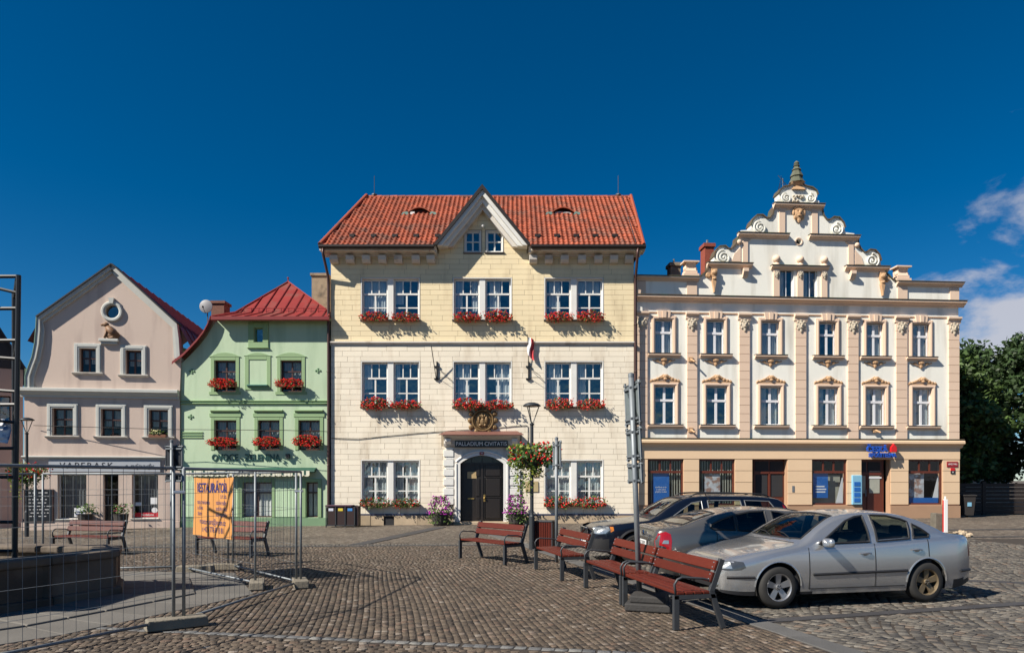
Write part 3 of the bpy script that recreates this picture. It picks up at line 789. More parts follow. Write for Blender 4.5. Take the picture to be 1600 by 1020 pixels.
def roof_pt(s, t, lift=0.0):
    """s across (0..1) and t up the slope (0..1)"""
    a, b = Vector((RX0, EY, EZ)), Vector((RX1, EY, EZ)); c, d = Vector((TX0, RY, RZ)), Vector((TX1, RY, RZ))
    n = Vector((0, -(RZ - EZ), RY - EY)).normalized()
    return a.lerp(b, s).lerp(c.lerp(d, s), t) + n * lift
mb = MB()
gh_ = (pk.z - EZ) / gsl; fv = (pk.z - EZ) / (RZ - EZ)
v = [roof_pt(0, 0), roof_pt(1, 0), roof_pt(1, 1), roof_pt(0, 1), Vector((RX0, 11, EZ)), Vector((RX1, 11, EZ)), Vector((pk.x - gh_, EY, EZ)), Vector((pk.x + gh_, EY, EZ)), Vector((pk.x, EY + (RY - EY) * fv, pk.z)), Vector((pk.x, RY, RZ))]
mb.add(v, [(0, 6, 8, 9, 3), (7, 1, 2, 9, 8), (4, 0, 3), (1, 5, 2), (5, 4, 3, 2)])
mb.build('roof', m_tile, R)
def tile_field(name, m, parent):
    L_ = math.hypot(RY - EY, RZ - EZ); nr = 21; w = 0.215; vs = []; prof = [(0, .012), (.14, .045), (.34, .062), (.5, .035), (.68, .008), (.86, .004), (1.0, .014)]
    dn = Vector((0, RY - EY, RZ - EZ)).normalized(); nn = Vector((0, -(RZ - EZ), RY - EY)).normalized(); P = []
    for j in range(nr):
        t0, t1 = j / nr, (j + 1.12) / nr
        a, b = roof_pt(0, t0), roof_pt(1, t0); k = int((b.x - a.x) / w)
        y0 = a.y; z0 = a.z
        for i in range(-8, 80):
            x = RX0 + i * w
            if x < a.x - .02 or x + w > b.x + .08: continue
            if z0 + .1 < pk.z - abs(x + w / 2 - pk.x) * gsl: continue
            j0 = random.uniform(-.006, .006); row = []
            for tt, lf in ((0, .050), (1, 0.004)):
                base = Vector((0, y0, z0)) + dn * (L_ / nr * (1.14 if tt else 0) )
                for (f, h) in prof:
                    q = base + nn * (lf + h + j0); row.append((x + f * w, q.y, q.z))
            lip = [(x + f * w, y0 + nn.y * .0, z0) for f, h in prof]
            P.append(row + lip)
    n = len(prof); f = [(i, i + 1, n + i + 1, n + i) for i in range(n - 1)] + [(2 * n + i, 2 * n + i + 1, i + 1, i) for i in range(n - 1)]
    return stuff(obj(name, mesh_np(name, np.array(P), np.array(f), m), parent))
tile_field('roof_tiles', m_tile, R)
mb = MB(); n = 34
for i in range(n):
    a, b = roof_pt(i / n, 1, .03), roof_pt((i + .97) / n, 1, .03); mb.lathe([(.10, a.x), (.115, b.x)], (0, RY, RZ - .02), 8, 'x')
stuff(mb.build('ridge_tiles', m_tile, R))
mb = MB(); mb.tube([roof_pt(0, 0, .06), roof_pt(0, 1, .08)], .09, 8); mb.build('hip_capping', m_tile, R)
mb = MB(); mb.tube([roof_pt(1, 0, .06), roof_pt(1, 1, .08)], .07, 8); mb.build('verge_capping', m_tile, R)
for a, b in ((RX0 - .05, tx(681)), (tx(829), RX1 + .08)):
    MB().extr([(EY - .09, EZ + .03), (EY - .09, EZ - .05), (EY - .04, EZ - .11), (EY + .04, EZ - .11), (EY + .09, EZ - .05), (EY + .09, EZ + .05)], a, b).build('gutter', m_gutter, R)
    MB().box(a, EY + .1, EZ - .16, b, .0, EZ - .02).build('soffit', m_trimw, R)
for k, (ua, ub) in enumerate(((545, 680), (838, 960))):
    for i in range(5):
        u = ua + (ub - ua) * i / 4; s = ((u - 800) / F * 30 - RX0) / (RX1 - RX0); p = roof_pt(s, .13, .05)
        MB().box(-.09, -.06, 0, .09, .06, .11).box(-.13, -.02, .03, .13, .02, .14).build('snow_guard', m_gutter, R, loc=p)
# eyebrow dormers
for uc, open_ in ((656, True), (879.5, False)):
    t = .60; s = (((uc - 800) / F * (30.25 + 2.3)) - RX0 + 0.0) / (RX1 - RX0)
    p = roof_pt(.5, .62); X = (uc - 800) / F * (30.25 + p.y); y0 = p.y - .1; zb = p.z - .22
    w, h = .68, .42
    prof = [(X - w * 1.35, zb)] + [(X + w * f, zb + .05 + h * math.cos(f * math.pi / 2) ** .8) for f in np.linspace(-1, 1, 13)] + [(X + w * 1.35, zb)]
    mb = MB(); n = len(prof)
    up = [(x, y0 - .12, z) for x, z in prof] + [(x, y0 + 1.1, z + .02) for x, z in prof] + [(x, y0 - .12, z - .05) for x, z in prof]
    mb.add(up, [(i, i + 1, n + i + 1, n + i) for i in range(n - 1)] + [(2 * n + i, 2 * n + i + 1, i + 1, i) for i in range(n - 1)])
    dm = mb.build('eyebrow_dormer', m_tile, R)
    MB().prism([(X - w * .95, zb)] + [(X + w * .95 * f, zb + .02 + h * .92 * math.cos(f * math.pi / 2) ** .8) for f in np.linspace(-1, 1, 11)] + [(X + w * .95, zb)], y0 + .1, y0 + .16).build('opening', m_dark, dm)
    for d in (-1, 1): MB().prism([(X + d * w * .62, zb), (X + d * w * 1.3, zb), (X + d * w * 1.12, zb + .2), (X + d * w * .8, zb + .24)], y0 - .14, y0 - .08).build('copper_cheek', m_copper, dm)
    if not open_:
        MB().box(X - .34, y0 - .02, zb, X + .34, y0 + .02, zb + .05).box(X - .34, y0 - .02, zb + .22, X + .34, y0 + .02, zb + .26).box(X - .36, y0 - .02, zb, X - .31, y0 + .02, zb + .26).box(X + .31, y0 - .02, zb, X + .36, y0 + .02, zb + .26).box(X - .02, y0 - .02, zb, X + .02, y0 + .02, zb + .26).build('dormer_frame', m_white, dm)
    else: MB().box(X - .42, y0 - .1, zb + .02, X - .22, y0 + .0, zb + .24).build('dormer_frame', m_white, dm)
# gable: rakes, roof
def rake(side, o0, o1, y0, y1, nm, m, z_up=0.0):
    """board along the gable slope; o0, o1 = distance below the roof line"""
    d = Vector((side, 0, -gsl)).normalized(); nrm = Vector((side * gsl, 0, 1)).normalized()
    a = Vector((pk.x, 0, pk.z)); Lr = (tx(829) - tx(753.5)) / abs(d.x) * .985
    P = []
    for o in (o0, o1):
        top = a + Vector((0, 0, -o / nrm.z)); bot = top + d * ((top.z - (tz(391) + .12 * o)) / -d.z)
        P.append((top, bot))
    pts = [(P[0][0].x, P[0][0].z), (P[0][1].x, P[0][1].z), (P[1][1].x, P[1][1].z), (P[1][0].x, P[1][0].z)]
    MB().prism(pts, y0, y1).build(nm, m, R)
for sd in (-1, 1):
    rake(sd, .10, .24, -.62, .02, 'bargeboard', m_white); rake(sd, .24, .40, -.46, .02, 'bargeboard', m_white); rake(sd, .40, .55, -.3, .02, 'bargeboard', m_trimw)
    rake(sd, -.03, .10, -.70, -.1, 'verge_flashing', m_gutter)
    # slope of the gable roof back into the main roof
    d = Vector((sd, 0, -gsl)).normalized(); a = Vector((pk.x, -.66, pk.z)); b = a + d * 3.55
    f = (pk.z - EZ) / (RZ - EZ); yr = EY + (RY - EY) * f
    c_ = Vector((pk.x, yr + .2, pk.z)); e_ = Vector((b.x, EY + .1, b.z))
    MB().add([a, b, e_, c_], [(0, 1, 2, 3) if sd > 0 else (3, 2, 1, 0)]).build('gable_roof', m_tile, R)
# lightning rods
for u, v in ((585, 309), (966, 306)):
    p = Vector(((u - 800) / F * 34.75, RY, RZ + .05)); mb = MB(); mb.tube([(p.x, p.y, p.z), (p.x, p.y, p.z + 1.0)], .014, 5); mb.lathe([(.0, 0), (.14, .02), (.14, .08), (0, .12)], (p.x, p.y, p.z), 8)
    mb.build('lightning_rod', m_grey, R)
MB().tube([(p.x, p.y - .1, p.z), roof_pt(.965, .98, .09), roof_pt(.975, .02, .09)], .012, 4).build('lightning_cable', m_grey, R)
# downpipes at both ends
for x, sx_ in ((tx(514.2), 1), (tx(992.3), -1)):
    xe = RX0 + .12 if sx_ > 0 else RX1 - .25
    MB().tube([(xe, EY, EZ - .1), (xe, EY + .05, EZ - .35), (x, -.12, EZ - 1.15), (x, -.10, EZ - 1.5), (x, -.10, .75), (x - .02 * sx_, -.14, .55)], .06, 8).build('downpipe', m_brownpipe, R, smooth=True)
    for z in (2.5, 4.5, 6.5, 8.5): MB().lathe([(.075, z), (.085, z + .02), (.075, z + .04)], (x, -.10, 0), 8).build('pipe_clip', m_brownpipe, R)
# doorway
m_sign = mat('black_sign', (0.012, 0.013, 0.016), 0.35, var=.1)
m_letter = mat('white_letters', (0.80, 0.80, 0.78), 0.5, var=.03)
m_door = mat('dark_door_wood', (0.018, 0.014, 0.012), 0.38, var=0.3, scale=3, stretch=(8, 8, .7), bump=.1)
m_brass = mat('brass', (0.45, 0.30, 0.10), 0.4, 0.8, var=.2)
mb = MB(); o_ = door_arch(.26, -.4); h_ = door_arch(0, -.4)
wall(mb, [(tx(709), -.4), (tx(797), -.4), (tx(797), tz(697)), (tx(709), tz(697))], [h_], .1, .34, y=-.07); mb.build('door_surround', m_trimw, R)
pts = door_arch(.18, .0)[1:]; pts = pts[1:]  # moulding along the arch
mb = MB(); mb.tube([(x, -.09, z) for x, z in pts], .05, 6)
for sd in (dx0 - .18, dx1 + .18): mb.tube([(sd, -.09, -.1), (sd, -.09, dzs)], .05, 6)
mb.build('arch_moulding', m_white, R)
mb = MB(); wall(mb, door_arch(.13, -.4), [door_arch(.0, -.4)], .04, .36, y=-.10); mb.build('door_architrave', m_white, R)
for sd, ua in ((-1, 693.5), (1, 797)):
    z = tz(788); k = 0
    while z < tz(699):
        wq = 12.5 if k % 2 else 15.5; h = .29 if k % 2 == 0 else .12
        x0 = tx(709 - wq) if sd < 0 else tx(797); x1 = tx(709) if sd < 0 else tx(797 + wq)
        MB().box(x0, -.10 if k % 2 == 0 else -.07, z + .008, x1, 0, z + h - .008).build('quoin', m_white, R, bevel=.012); z += h; k += 1
mb = MB(); mb.extr([(.0, tz(697)), (-.16, tz(697)), (-.2, tz(693)), (-.2, tz(688)), (-.3, tz(686)), (-.55, tz(682)), (-.55, tz(679.5)), (0, tz(679))], tx(694), tx(812)); hood = mb.build('door_hood', m_trimw, R)
MB().add([(tx(688), -.68, tz(680)), (tx(818), -.68, tz(680)), (tx(808), 0, tz(673)), (tx(698), 0, tz(673)), (tx(688), -.68, tz(681)), (tx(818), -.68, tz(681))], [(0, 1, 2, 3), (4, 5, 1, 0), (1, 5, 2), (4, 0, 3)]).build('hood_roof', mat('hood_tin', (0.20, 0.09, 0.07), .55, .2, var=.2), R)
for ua in (701, 804): MB().extr([(0, tz(694)), (-.24, tz(694)), (-.4, tz(690)), (-.4, tz(685.5)), (0, tz(685.5))], tx(ua - 4.5), tx(ua + 4.5)).build('hood_console', m_white, R, bevel=.015)
MB().box(tx(711.5), -.235, tz(699), tx(793.5), -.205, tz(688.5)).build('name_board', m_sign, R)
text('lettering', 'PALLADIUM CIVITATIS', .24, m_letter, R, (tx(752.5), -.238, tz(693.8)), ext=.003, width=2.16)
MB().box(dc - .09, -.16, dzt + .03, dc + .09, -.11, dzt + .15).build('house_number', mat('red_number_plate', (.30, .03, .03), .4), R)
text('lettering', '90', .10, m_letter, R, (dc, -.163, dzt + .09), ext=.002)
# door leaves
yd = .20; dz0 = .12
MB().prism(door_arch(-.01, dzs - .0)[:2] + door_arch(-.01, dzs)[2:], yd - .02, yd + .03).build('fanlight', mat('dark_fanlight', (.02, .022, .025), .15, var=.2), R)
for k in range(1, 4): MB().box(dx0 + (dx1 - dx0) * k / 4 - .02, yd - .05, dzs + .02, dx0 + (dx1 - dx0) * k / 4 + .02, yd - .021, dzt - .1).build('fanlight_bar', m_door, R)
for k in range(2):
    a, b = (dx0, dc) if k == 0 else (dc, dx1)
    lf = MB().box(a + .01, yd, dz0, b - .01, yd + .06, dzs - .02).build('door_leaf', m_door, R)
    if k == 1:
        for z0, z1 in ((.22, 1.08), (1.18, 1.95), (2.05, 2.55)):
            MB().box(a + .16, yd - .035, z0, b - .14, yd - .001, z1).build('door_panel', m_door, lf, bevel=.02)
            surround(lf, (a + .13, b - .11, z0 - .03, z1 + .03), .025, .05, m_door, 'panel_moulding', y=yd)
    else:
        for z0, z1 in ((.22, 1.08), (1.18, 1.95), (2.05, 2.55)): MB().box(b - .26, yd - .03, z0, b - .1, yd - .001, z1).build('door_panel', m_door, lf, bevel=.02)
        MB().box(a + .28, yd - .02, 1.95, a + .68, yd - .003, 2.24).build('notice', mat('brown_notice', (.42, .30, .15), .5), lf)
        MB().box(a + .3, yd - .025, 1.05, a + .58, yd - .003, 1.11).build('letter_slot', m_brass, lf)
MB().box(dc - .05, yd - .05, dz0, dc + .05, yd - .002, dzs - .02).build('door_post', m_door, R)
MB().box(dx0, yd - .06, dzs - .04, dx1, yd + .05, dzs + .05).build('transom', m_door, R)
MB().blob((dc + .1, yd - .09, 1.1), .045).tube([(dc + .1, yd, 1.1), (dc + .1, yd - .09, 1.1)], .02, 6).box(dc + .06, yd - .06, .95, dc + .14, yd - .002, 1.25).build('door_handle', m_brass, R)
MB().box(dx0 - .25, -.25, -.3, dx1 + .25, .3, .10).build('door_step', m_plinth, R, bevel=.02)
# coat of arms
m_arms = mat('bronze_relief', (0.20, 0.125, 0.055), 0.55, 0.35, var=.35, scale=9, bump=.2)
cx, cz = tx(754.5), tz(657); mb = MB()
mb.lathe([(0, -.10), (.38, -.10), (.42, -.16), (.46, -.16), (.5, -.08), (.5, 0)], (cx, 0, cz), 24, 'y')
mb.lathe([(.34, -.10), (.355, -.14), (.375, -.10)], (cx, 0, cz), 24, 'y')
for k in range(12):
    a = k / 12 * 2 * math.pi; rr = .54 + .04 * (k % 2); mb.blob((cx + rr * math.cos(a), -.07, cz + rr * math.sin(a)), (.12, .09, .12), 7, 5)
for x, z, a, b in ((0, -.08, .16, .2), (0, .17, .12, .12), (-.16, .03, .08, .18), (.16, .03, .08, .18), (-.1, -.2, .08, .07), (.1, -.2, .08, .07), (0, .02, .09, .12), (-.09, .2, .05, .07), (.09, .2, .05, .07)):
    mb.blob((cx + x, -.11, cz + z), (a, .08, b), 8, 6)
mb.box(cx - .3, -.1, cz - .62, cx + .3, 0, cz - .48)
mb.build('coat_of_arms', m_arms, R, smooth=False)
# plaques, flag holders, camera
for u0, u1, v0, v1 in ((821, 841, 752, 768), (833, 841, 737, 745)): MB().box(tx(u0), -.05, tz(v1), tx(u1), -.02, tz(v0)).build('plaque', mat('stone_plaque', (.42, .33, .17), .6, var=.2), R)
MB().tube([(tx(755.5), 0, tz(357)), (tx(754.5), -.25, tz(357))], .03, 6).blob((tx(754.5), -.28, tz(357)), .07).build('camera_dome', m_white, R)
def holder(u, name_):
    x = tx(u); mb = MB(); mb.tube([(x, -.06, tz(595)), (x, -.06, tz(565))], .03, 6)
    for z in (tz(592), tz(573)): mb.box(x - .12, -.09, z - .03, x + .1, -.0, z + .03)
    mb.tube([(x + .06, -.08, tz(590)), (x + .5, -.5, tz(592)), (x + .62, -.02, tz(594))], .012, 4); mb.tube([(x + .02, -.1, tz(575)), (x + .5, -.45, tz(590))], .012, 4)
    return mb.build('flag_holder', m_iron, R)
holder(683, 'a'); holder(826, 'b')
MB().tube([(tx(682), -.1, tz(592)), (tx(676), -.55, tz(543))], .018, 5).build('bare_flagpole', m_iron, R)
# cable along the wall
mb = MB(); mb.tube([(tx(u), -.04, tz(v)) for u, v in ((519, 684.5), (560, 686), (600, 681.5), (650, 677), (690, 674), (735, 671))], .012, 4); mb.tube([(tx(u), -.04, tz(v)) for u, v in ((775, 669), (800, 666), (822, 664.5), (825, 666), (825, 690))], .012, 4)
mb.build('wall_cable', m_iron, R)
mb = MB(); x_, z_ = tx(979), tz(775)
for k in range(7): mb.box(x_ + random.uniform(-.25, .25), -.022, z_ + random.uniform(-.15, .15), x_ + random.uniform(-.1, .3), -.019, z_ + random.uniform(-.1, .1))
# flowers
floor = {'top': 'upper-storey', 'mid': 'middle-storey', 'low': 'ground-floor'}; col_ = {0: 'left', 1: 'middle', 2: 'right'}
cnt = {}
for nm, (x0, x1, z0, z1) in pairs:
    i = cnt.get(nm, 0); cnt[nm] = i + 1; cname = col_[i] if nm != 'low' else ('left', 'right')[i]
    for k, f in enumerate((.25, .77)):
        kind = 'r'
        if nm == 'low': kind = 'g' if i == 0 else 'x'
        flower_box((x0 + (x1 - x0) * f, 30.25 - .06, z0 - .08), 1.12 if not (nm == 'low' and i == 1) else 1.3, kind,
                   '%s flower box, %s half of the %s %s window pair of the cream house' % ({'r': 'red geranium', 'g': 'leafy green', 'x': 'mixed'}[kind], ('left', 'right')[k], cname, floor[nm]))

# ================================================================ green house
m_green = mat('pale_green_plaster', (0.445, 0.56, 0.385), 0.85, var=0.07, scale=0.7, bump=0.15, bscale=15, col2=(0.34, 0.45, 0.30), c2=(0.5, 0.72), c2scale=1.4, c2st=(1.6, 1.6, .2))
m_greent = mat('mid_green_trim', (0.25, 0.37, 0.19), 0.8, var=0.10, scale=2)
m_greenp = mat('dark_green_plinth', (0.17, 0.28, 0.16), 0.8, var=0.2, scale=2)
m_redroof = mat('red_tin_roof', (0.25, 0.028, 0.022), 0.55, 0.1, var=0.25, scale=1.3, bump=.15, col2=(.21, .06, .045), c2=(.48, .66), c2scale=1.6)
m_redtrim = mat('dark_red_fascia', (0.20, 0.02, 0.02), 0.5, 0.1, var=.2)
m_maroon = mat('maroon_tin_roof', (0.13, 0.02, 0.028), 0.5, 0.15, var=.2, scale=2)
m_brownw = mat('brown_window_wood', (0.06, 0.022, 0.015), 0.5, var=.2, scale=4)
m_corr = mat('pale_green_boarding', (0.50, 0.66, 0.44), 0.7, var=.12, scale=6, stretch=(12, 12, .3))
m_awn = mat('dark_green_awning', (0.012, 0.075, 0.05), 0.6, var=.2)
m_awnw = mat('cream_awning', (0.72, 0.70, 0.55), 0.7, var=.1)
GH = Facade('green_house', 'small pale green house with red tin hip roof and geranium boxes', (0, 30.3), 0.0)
R = GH.root; g = GH.p
wl, wr = g(279, 600)[0], g(514, 600)[0] - .02
gout = [(wl, -.6), (wr, -.6), (wr, g(0, 497)[1])] + [g(u, v) for u, v in ((345, 499), (337, 503), (331, 512), (324, 524), (314, 537), (303, 549), (292, 560), (279.5, 571))]
wins = [('attic', GH.rect(397, 411, 512, 535)), ('u', GH.rect(335, 368.5, 563, 612)), ('u', GH.rect(438.5, 471.5, 563, 612)),
        ('l', GH.rect(335, 369.5, 656.5, 703)), ('l', GH.rect(403, 437, 656.5, 703)), ('l', GH.rect(466.5, 500, 656.5, 703)), ('s', GH.rect(378.5, 425, 753, 808)), ('s', GH.rect(478, 497, 753, 808))]
mb = MB(); wall(mb, gout, [rectp(r) for _, r in wins], .4, .25); mb.build('wall', m_green, R)
shell(R, wl, wr, -.5, g(0, 540)[1], 9, m_green)
for k, r in wins:
    x0, x1, z0, z1 = r
    if k == 'attic':
        surround(R, r, .24, .05, m_greent); window(R, x0, x1, z0, z1, [(1, 1)], m_greenp, yd=.12); sill(R, x0 - .27, x1 + .27, z0 - .22, .05, .09, m_greent)
    elif k in 'ul':
        surround(R, r, .15, .025, m_greent, bottom=False)
        if k == 'u': MB().prism([(x0 - .22, z1 + .15)] + arc((x0 + x1) / 2, z1 - .95, 1.28, 117, 63, 8)[::-1][::-1] + [(x1 + .22, z1 + .15)], -.035, .0).build('window_head', m_greent, R); MB().box(x0 - .22, -.03, z0 - .12, x1 + .22, 0, z0 - .0).build('window_apron', m_greent, R)
        else: cornice(R, x0 - .14, x1 + .14, z1 + .3, z1 + .45, .11, m_greent, 'window_hood'); MB().box(x0 - .2, -.04, z1 + .15, x1 + .2, 0, z1 + .3).build('window_head', m_greent, R)
        window(R, x0, x1, z0, z1, [(.33, 2), (.34, 2), (.33, 2)], m_brownw, yd=.15, fb=.06, bar=.04, tr=.05, curtain=[(0.02, .48), (.52, .98)], ch=.55, cm=m_lace, gm=m_dullglass)
    else:
        surround(R, r, .15, .05, m_greent, bottom=False); window(R, x0, x1, z0, z1, [(.72, 1 if x1 - x0 < .8 else 2), (.28, 1 if x1 - x0 < .8 else 2)], m_brownw, yd=.15, curtain=[(0, .38), (.5, 1)], gm=m_shopglass)
# blind window in the middle
r = GH.rect(389, 417, 562, 603); surround(R, r, .17, .025, m_greent); MB().prism([(r[0] - .22, r[3] + .17)] + arc((r[0] + r[1]) / 2, r[3] - .75, 1.05, 117, 63, 8) + [(r[1] + .22, r[3] + .17)], -.035, 0).build('window_head', m_greent, R)
sill(R, r[0] - .05, r[1] + .05, r[2] + .06, .1, .14, mat('blue_green_sill', (.10, .25, .2), .5), 'blind_window_sill')
for v in (625.5, 629.5): cornice(R, wl, wr, g(0, v + 2.6)[1], g(0, v)[1], .07, m_greent, 'string_course')
for v in (674.5, 678.5, 682.5): MB().box(wl, -.035, g(0, v + 1.6)[1], g(317, 680)[0], 0, g(0, v)[1]).build('groove_band', m_greent, R)
for u, v in ((300, 580), (497, 579), (298, 651)):
    x, z = g(u, v); mb = MB()
    for a, b in ((0, 0), (.09, 0), (-.09, 0), (0, .07), (0, -.07)): mb.blob((x + a, -.0, z + b), (.055, .04, .05), 7, 4)
    mb.build('wall_anchor', m_greenp, R)
MB().box(wl - .01, -.05, -.6, wr, .01, g(0, 808.5)[1]).build('plinth', m_greenp, R)
# boarded panels between the shop windows
for u0, u1 in ((288, 330), (334, 372), (430, 466)):
    x0, x1, z0, z1 = GH.rect(u0, u1, 752, 807); n = max(4, int((x1 - x0) / .09)); w = (x1 - x0) / n
    for i in range(n): MB().box(x0 + i * w + .006, -.035 - .008 * (i % 2), z0, x0 + (i + 1) * w - .006, -.001, z1).build('board', m_corr, R)
    for xx in (x0 - .06, x1 + .06): MB().box(xx - .05, -.055, z0, xx + .05, 0, z1 + .1).build('pilaster', m_greent, R)
# awning: cassette and scalloped valance
x0, z1 = g(293, 731); x1, z0 = g(494.5, 741)
aw = MB().extr([(0, z1 + .02), (-.32, z1 - .08), (-.34, z1 - .16), (-.26, z1 - .2), (0, z1 - .1)], x0, x1).build('awning', m_awn, R)
n = 22; w = (x1 - x0 - .3) / n
for i in range(n):
    a = x0 + .1 + i * w; MB().prism([(a, z1 - .12)] + [(a, z1 - .3)] + arc(a + w / 2, z1 - .3, w / 2, 180, 360, 6, .06) + [(a + w, z1 - .12)], -.355, -.35).build('scallop', m_awnw if i % 2 == 0 else m_awnw, aw)
    if i % 2: MB().box(a, -.362, z1 - .3, a + w * .35, -.357, z1 - .12).build('stripe', m_awn, aw)
text('lettering', 'OVOCE - ZELENINA', .40, mat('dark_green_letters', (0.010, 0.065, 0.058), .5), R, (g(384.5, 715.5)[0], -.02, g(384.5, 715)[1]), ext=.015, width=2.95, bold=.008)
MB().box(g(448, 711)[0], -.16, g(448, 716)[1], g(453, 711)[0], 0, g(448, 709)[1]).build('wall_lamp', m_iron, R)
# roof: hip with flared eaves, standing seams
Y0 = -.45; Z0 = CAMH + (750 - 495) / F * (30.3 + Y0); ax, az, ay = (450 - 800) / F * 33.2, CAMH + (750 - 441) / F * 33.2, 33.2 - 30.3
ex0, ex1 = (331 - 800) / F * (30.3 + Y0), (513.5 - 800) / F * (30.3 + Y0); by = 6.4
fx = .28; zf = Z0 + (az - Z0) * .13
ring0 = [(ex0, Y0, Z0), (ex1, Y0, Z0), (ex1, by, Z0), (ex0, by, Z0)]; ring1 = [(ex0 + .75, Y0 + .62, zf), (ex1 - .1, Y0 + .62, zf), (ex1 - .1, by - .6, zf), (ex0 + .75, by - .6, zf)]
mb = MB(); mb.add(ring0 + ring1 + [(ax, ay, az)], [(0, 1, 5, 4), (1, 2, 6, 5), (2, 3, 7, 6), (3, 0, 4, 7), (4, 5, 8), (5, 6, 8), (6, 7, 8), (7, 4, 8)]); mb.build('roof', m_redroof, R)
apex = Vector((ax, ay, az))
for i in range(9):
    f = (i + .5) / 9; a = Vector(ring0[0]).lerp(Vector(ring0[1]), f); b = Vector(ring1[0]).lerp(Vector(ring1[1]), f); X = b.x
    # seams run straight up the slope to the hip
    t = (X - ring1[0][0]) / (ax - ring1[0][0]) if X < ax else (ring1[1][0] - X) / (ring1[1][0] - ax); t = max(0.02, min(1, t))
    c = Vector((X, ring1[0][1] + (ay - ring1[0][1]) * t, zf + (az - zf) * t)); up_ = Vector((0, -.02, .025))
    MB().tube([a + up_, b + up_, c + up_], .022, 4).build('roof_seam', m_redtrim, R)
for c in (0, 1): MB().tube([Vector(ring0[c]) + Vector((0, 0, .03)), Vector(ring1[c]) + Vector((0, 0, .03)), apex + Vector((0, 0, .03))], .04, 5).build('hip_capping', m_redroof, R)
MB().extr([(Y0 - .06, Z0 + .01), (Y0 - .06, Z0 - .13), (Y0 + .02, Z0 - .17), (Y0 + .1, Z0 - .1), (Y0 + .1, Z0)], ex0 - .02, ex1 + .02).build('gutter', m_redtrim, R)
MB().box(ex0 + .4, Y0 + .1, Z0 - .1, ex1, .0, Z0 - .02).build('soffit', m_greent, R)
mb = MB(); zz = zf + .12
mb.tube([(ex0 + 1.1, Y0 + .72, zz + .1), (ex1 - .3, Y0 + .72, zz + .1)], .015, 4)
for i in range(12):
    x = ex0 + 1.1 + (ex1 - ex0 - 1.4) * i / 11; mb.tube([(x, Y0 + .66, zz - .1), (x, Y0 + .72, zz + .12)], .014, 4)
mb.build('snow_guard_rail', m_redtrim, R)
MB().tube([(ax, ay, az - .05), (ax, ay, az + .18)], .03, 6).blob((ax, ay, az + .2), .05).build('finial', m_redtrim, R)
# swept verge on the left
mb = MB(); vg = [g(u, v) for u, v in ((333, 499), (330, 508), (323, 521), (313, 534), (302, 546), (291, 557), (274, 570))]
n = len(vg); up_ = .10
mb.add([(x, -.3, z + up_) for x, z in vg] + [(x, .6, z + up_) for x, z in vg] + [(x - .02, -.3, z - .03) for x, z in vg], [(i + 1, i, n + i, n + i + 1) for i in range(n - 1)] + [(i, i + 1, 2 * n + i + 1, 2 * n + i) for i in range(n - 1)])
mb.build('swept_verge', m_redtrim, R)
# chimneys
m_brick = mat('old_chimney_brick', (0.17, 0.075, 0.05), .85, var=.4, scale=9, bump=.5)
m_stucco = mat('weathered_stucco', (0.28, 0.22, 0.15), .9, var=.35, scale=4, bump=.4, col2=(.14, .11, .08), c2=(.5, .68), c2scale=3)
def chimney(root, fc, u0, u1, v0, v1, depth, m, dy=.7):
    a = at(u0, v0, depth); b = at(u1, v1, depth); o = fc.O; q = lambda p: ((p - o).dot(fc.e), -(p - o).dot(fc.n), p.z)
    (x0, y, z1), (x1, _, z0) = q(a), q(b); mb = MB(); mb.box(x0, y, z0, x1, y + dy, z1 - .12).box(x0 - .06, y - .06, z1 - .12, x1 + .06, y + dy + .06, z1); return mb.build('chimney', m, root)
chimney(R, GH, 330, 350, 470, 530, 33, m_brick); chimney(R, GH, 487, 511, 427, 497, 33.5, m_stucco, 1.2)
# satellite dish
p = at(322.5, 479, 31.6); q = p - GH.O; mb = MB(); x, y, z = q.x, q.y, q.z
prof = [(r_, -.10 + .5 * r_ * r_) for r_ in np.linspace(.0, .29, 6)]
ds = MB().lathe(prof, (0, 0, 0), 20, 'y').lathe([(.29, -.055), (.30, -.04), (.29, -.03)], (0, 0, 0), 20, 'y').build('satellite_dish', mat('dish_grey', (.27, .27, .28), .5, var=.05), R, loc=(x, y, z), smooth=True)
MB().tube([(0, -.08, -.33), (0, -.34, -.14)], .012, 5).blob((0, -.36, -.1), (.04, .06, .05)).build('receiver_arm', m_iron, ds)
MB().tube([(0, .02, 0), (0, .1, -.05), (.02, .12, -1.1)], .025, 6).build('dish_mast', m_grey, ds)
for nm_, r, lab in (('u', wins[1][1], 'red geranium box under the upper left window of the green house'), ('u', wins[2][1], 'red geranium box under the upper right window of the green house'),
              ('l', wins[3][1], 'red geranium box under the lower left window of the green house'), ('l', wins[4][1], 'red geranium box under the lower middle window of the green house'), ('l', wins[5][1], 'red geranium box beside the downpipe on the green house, lower right window')):
    flower_box(((r[0] + r[1]) / 2, 30.22, r[2] + .18), 1.12, 'm', lab)

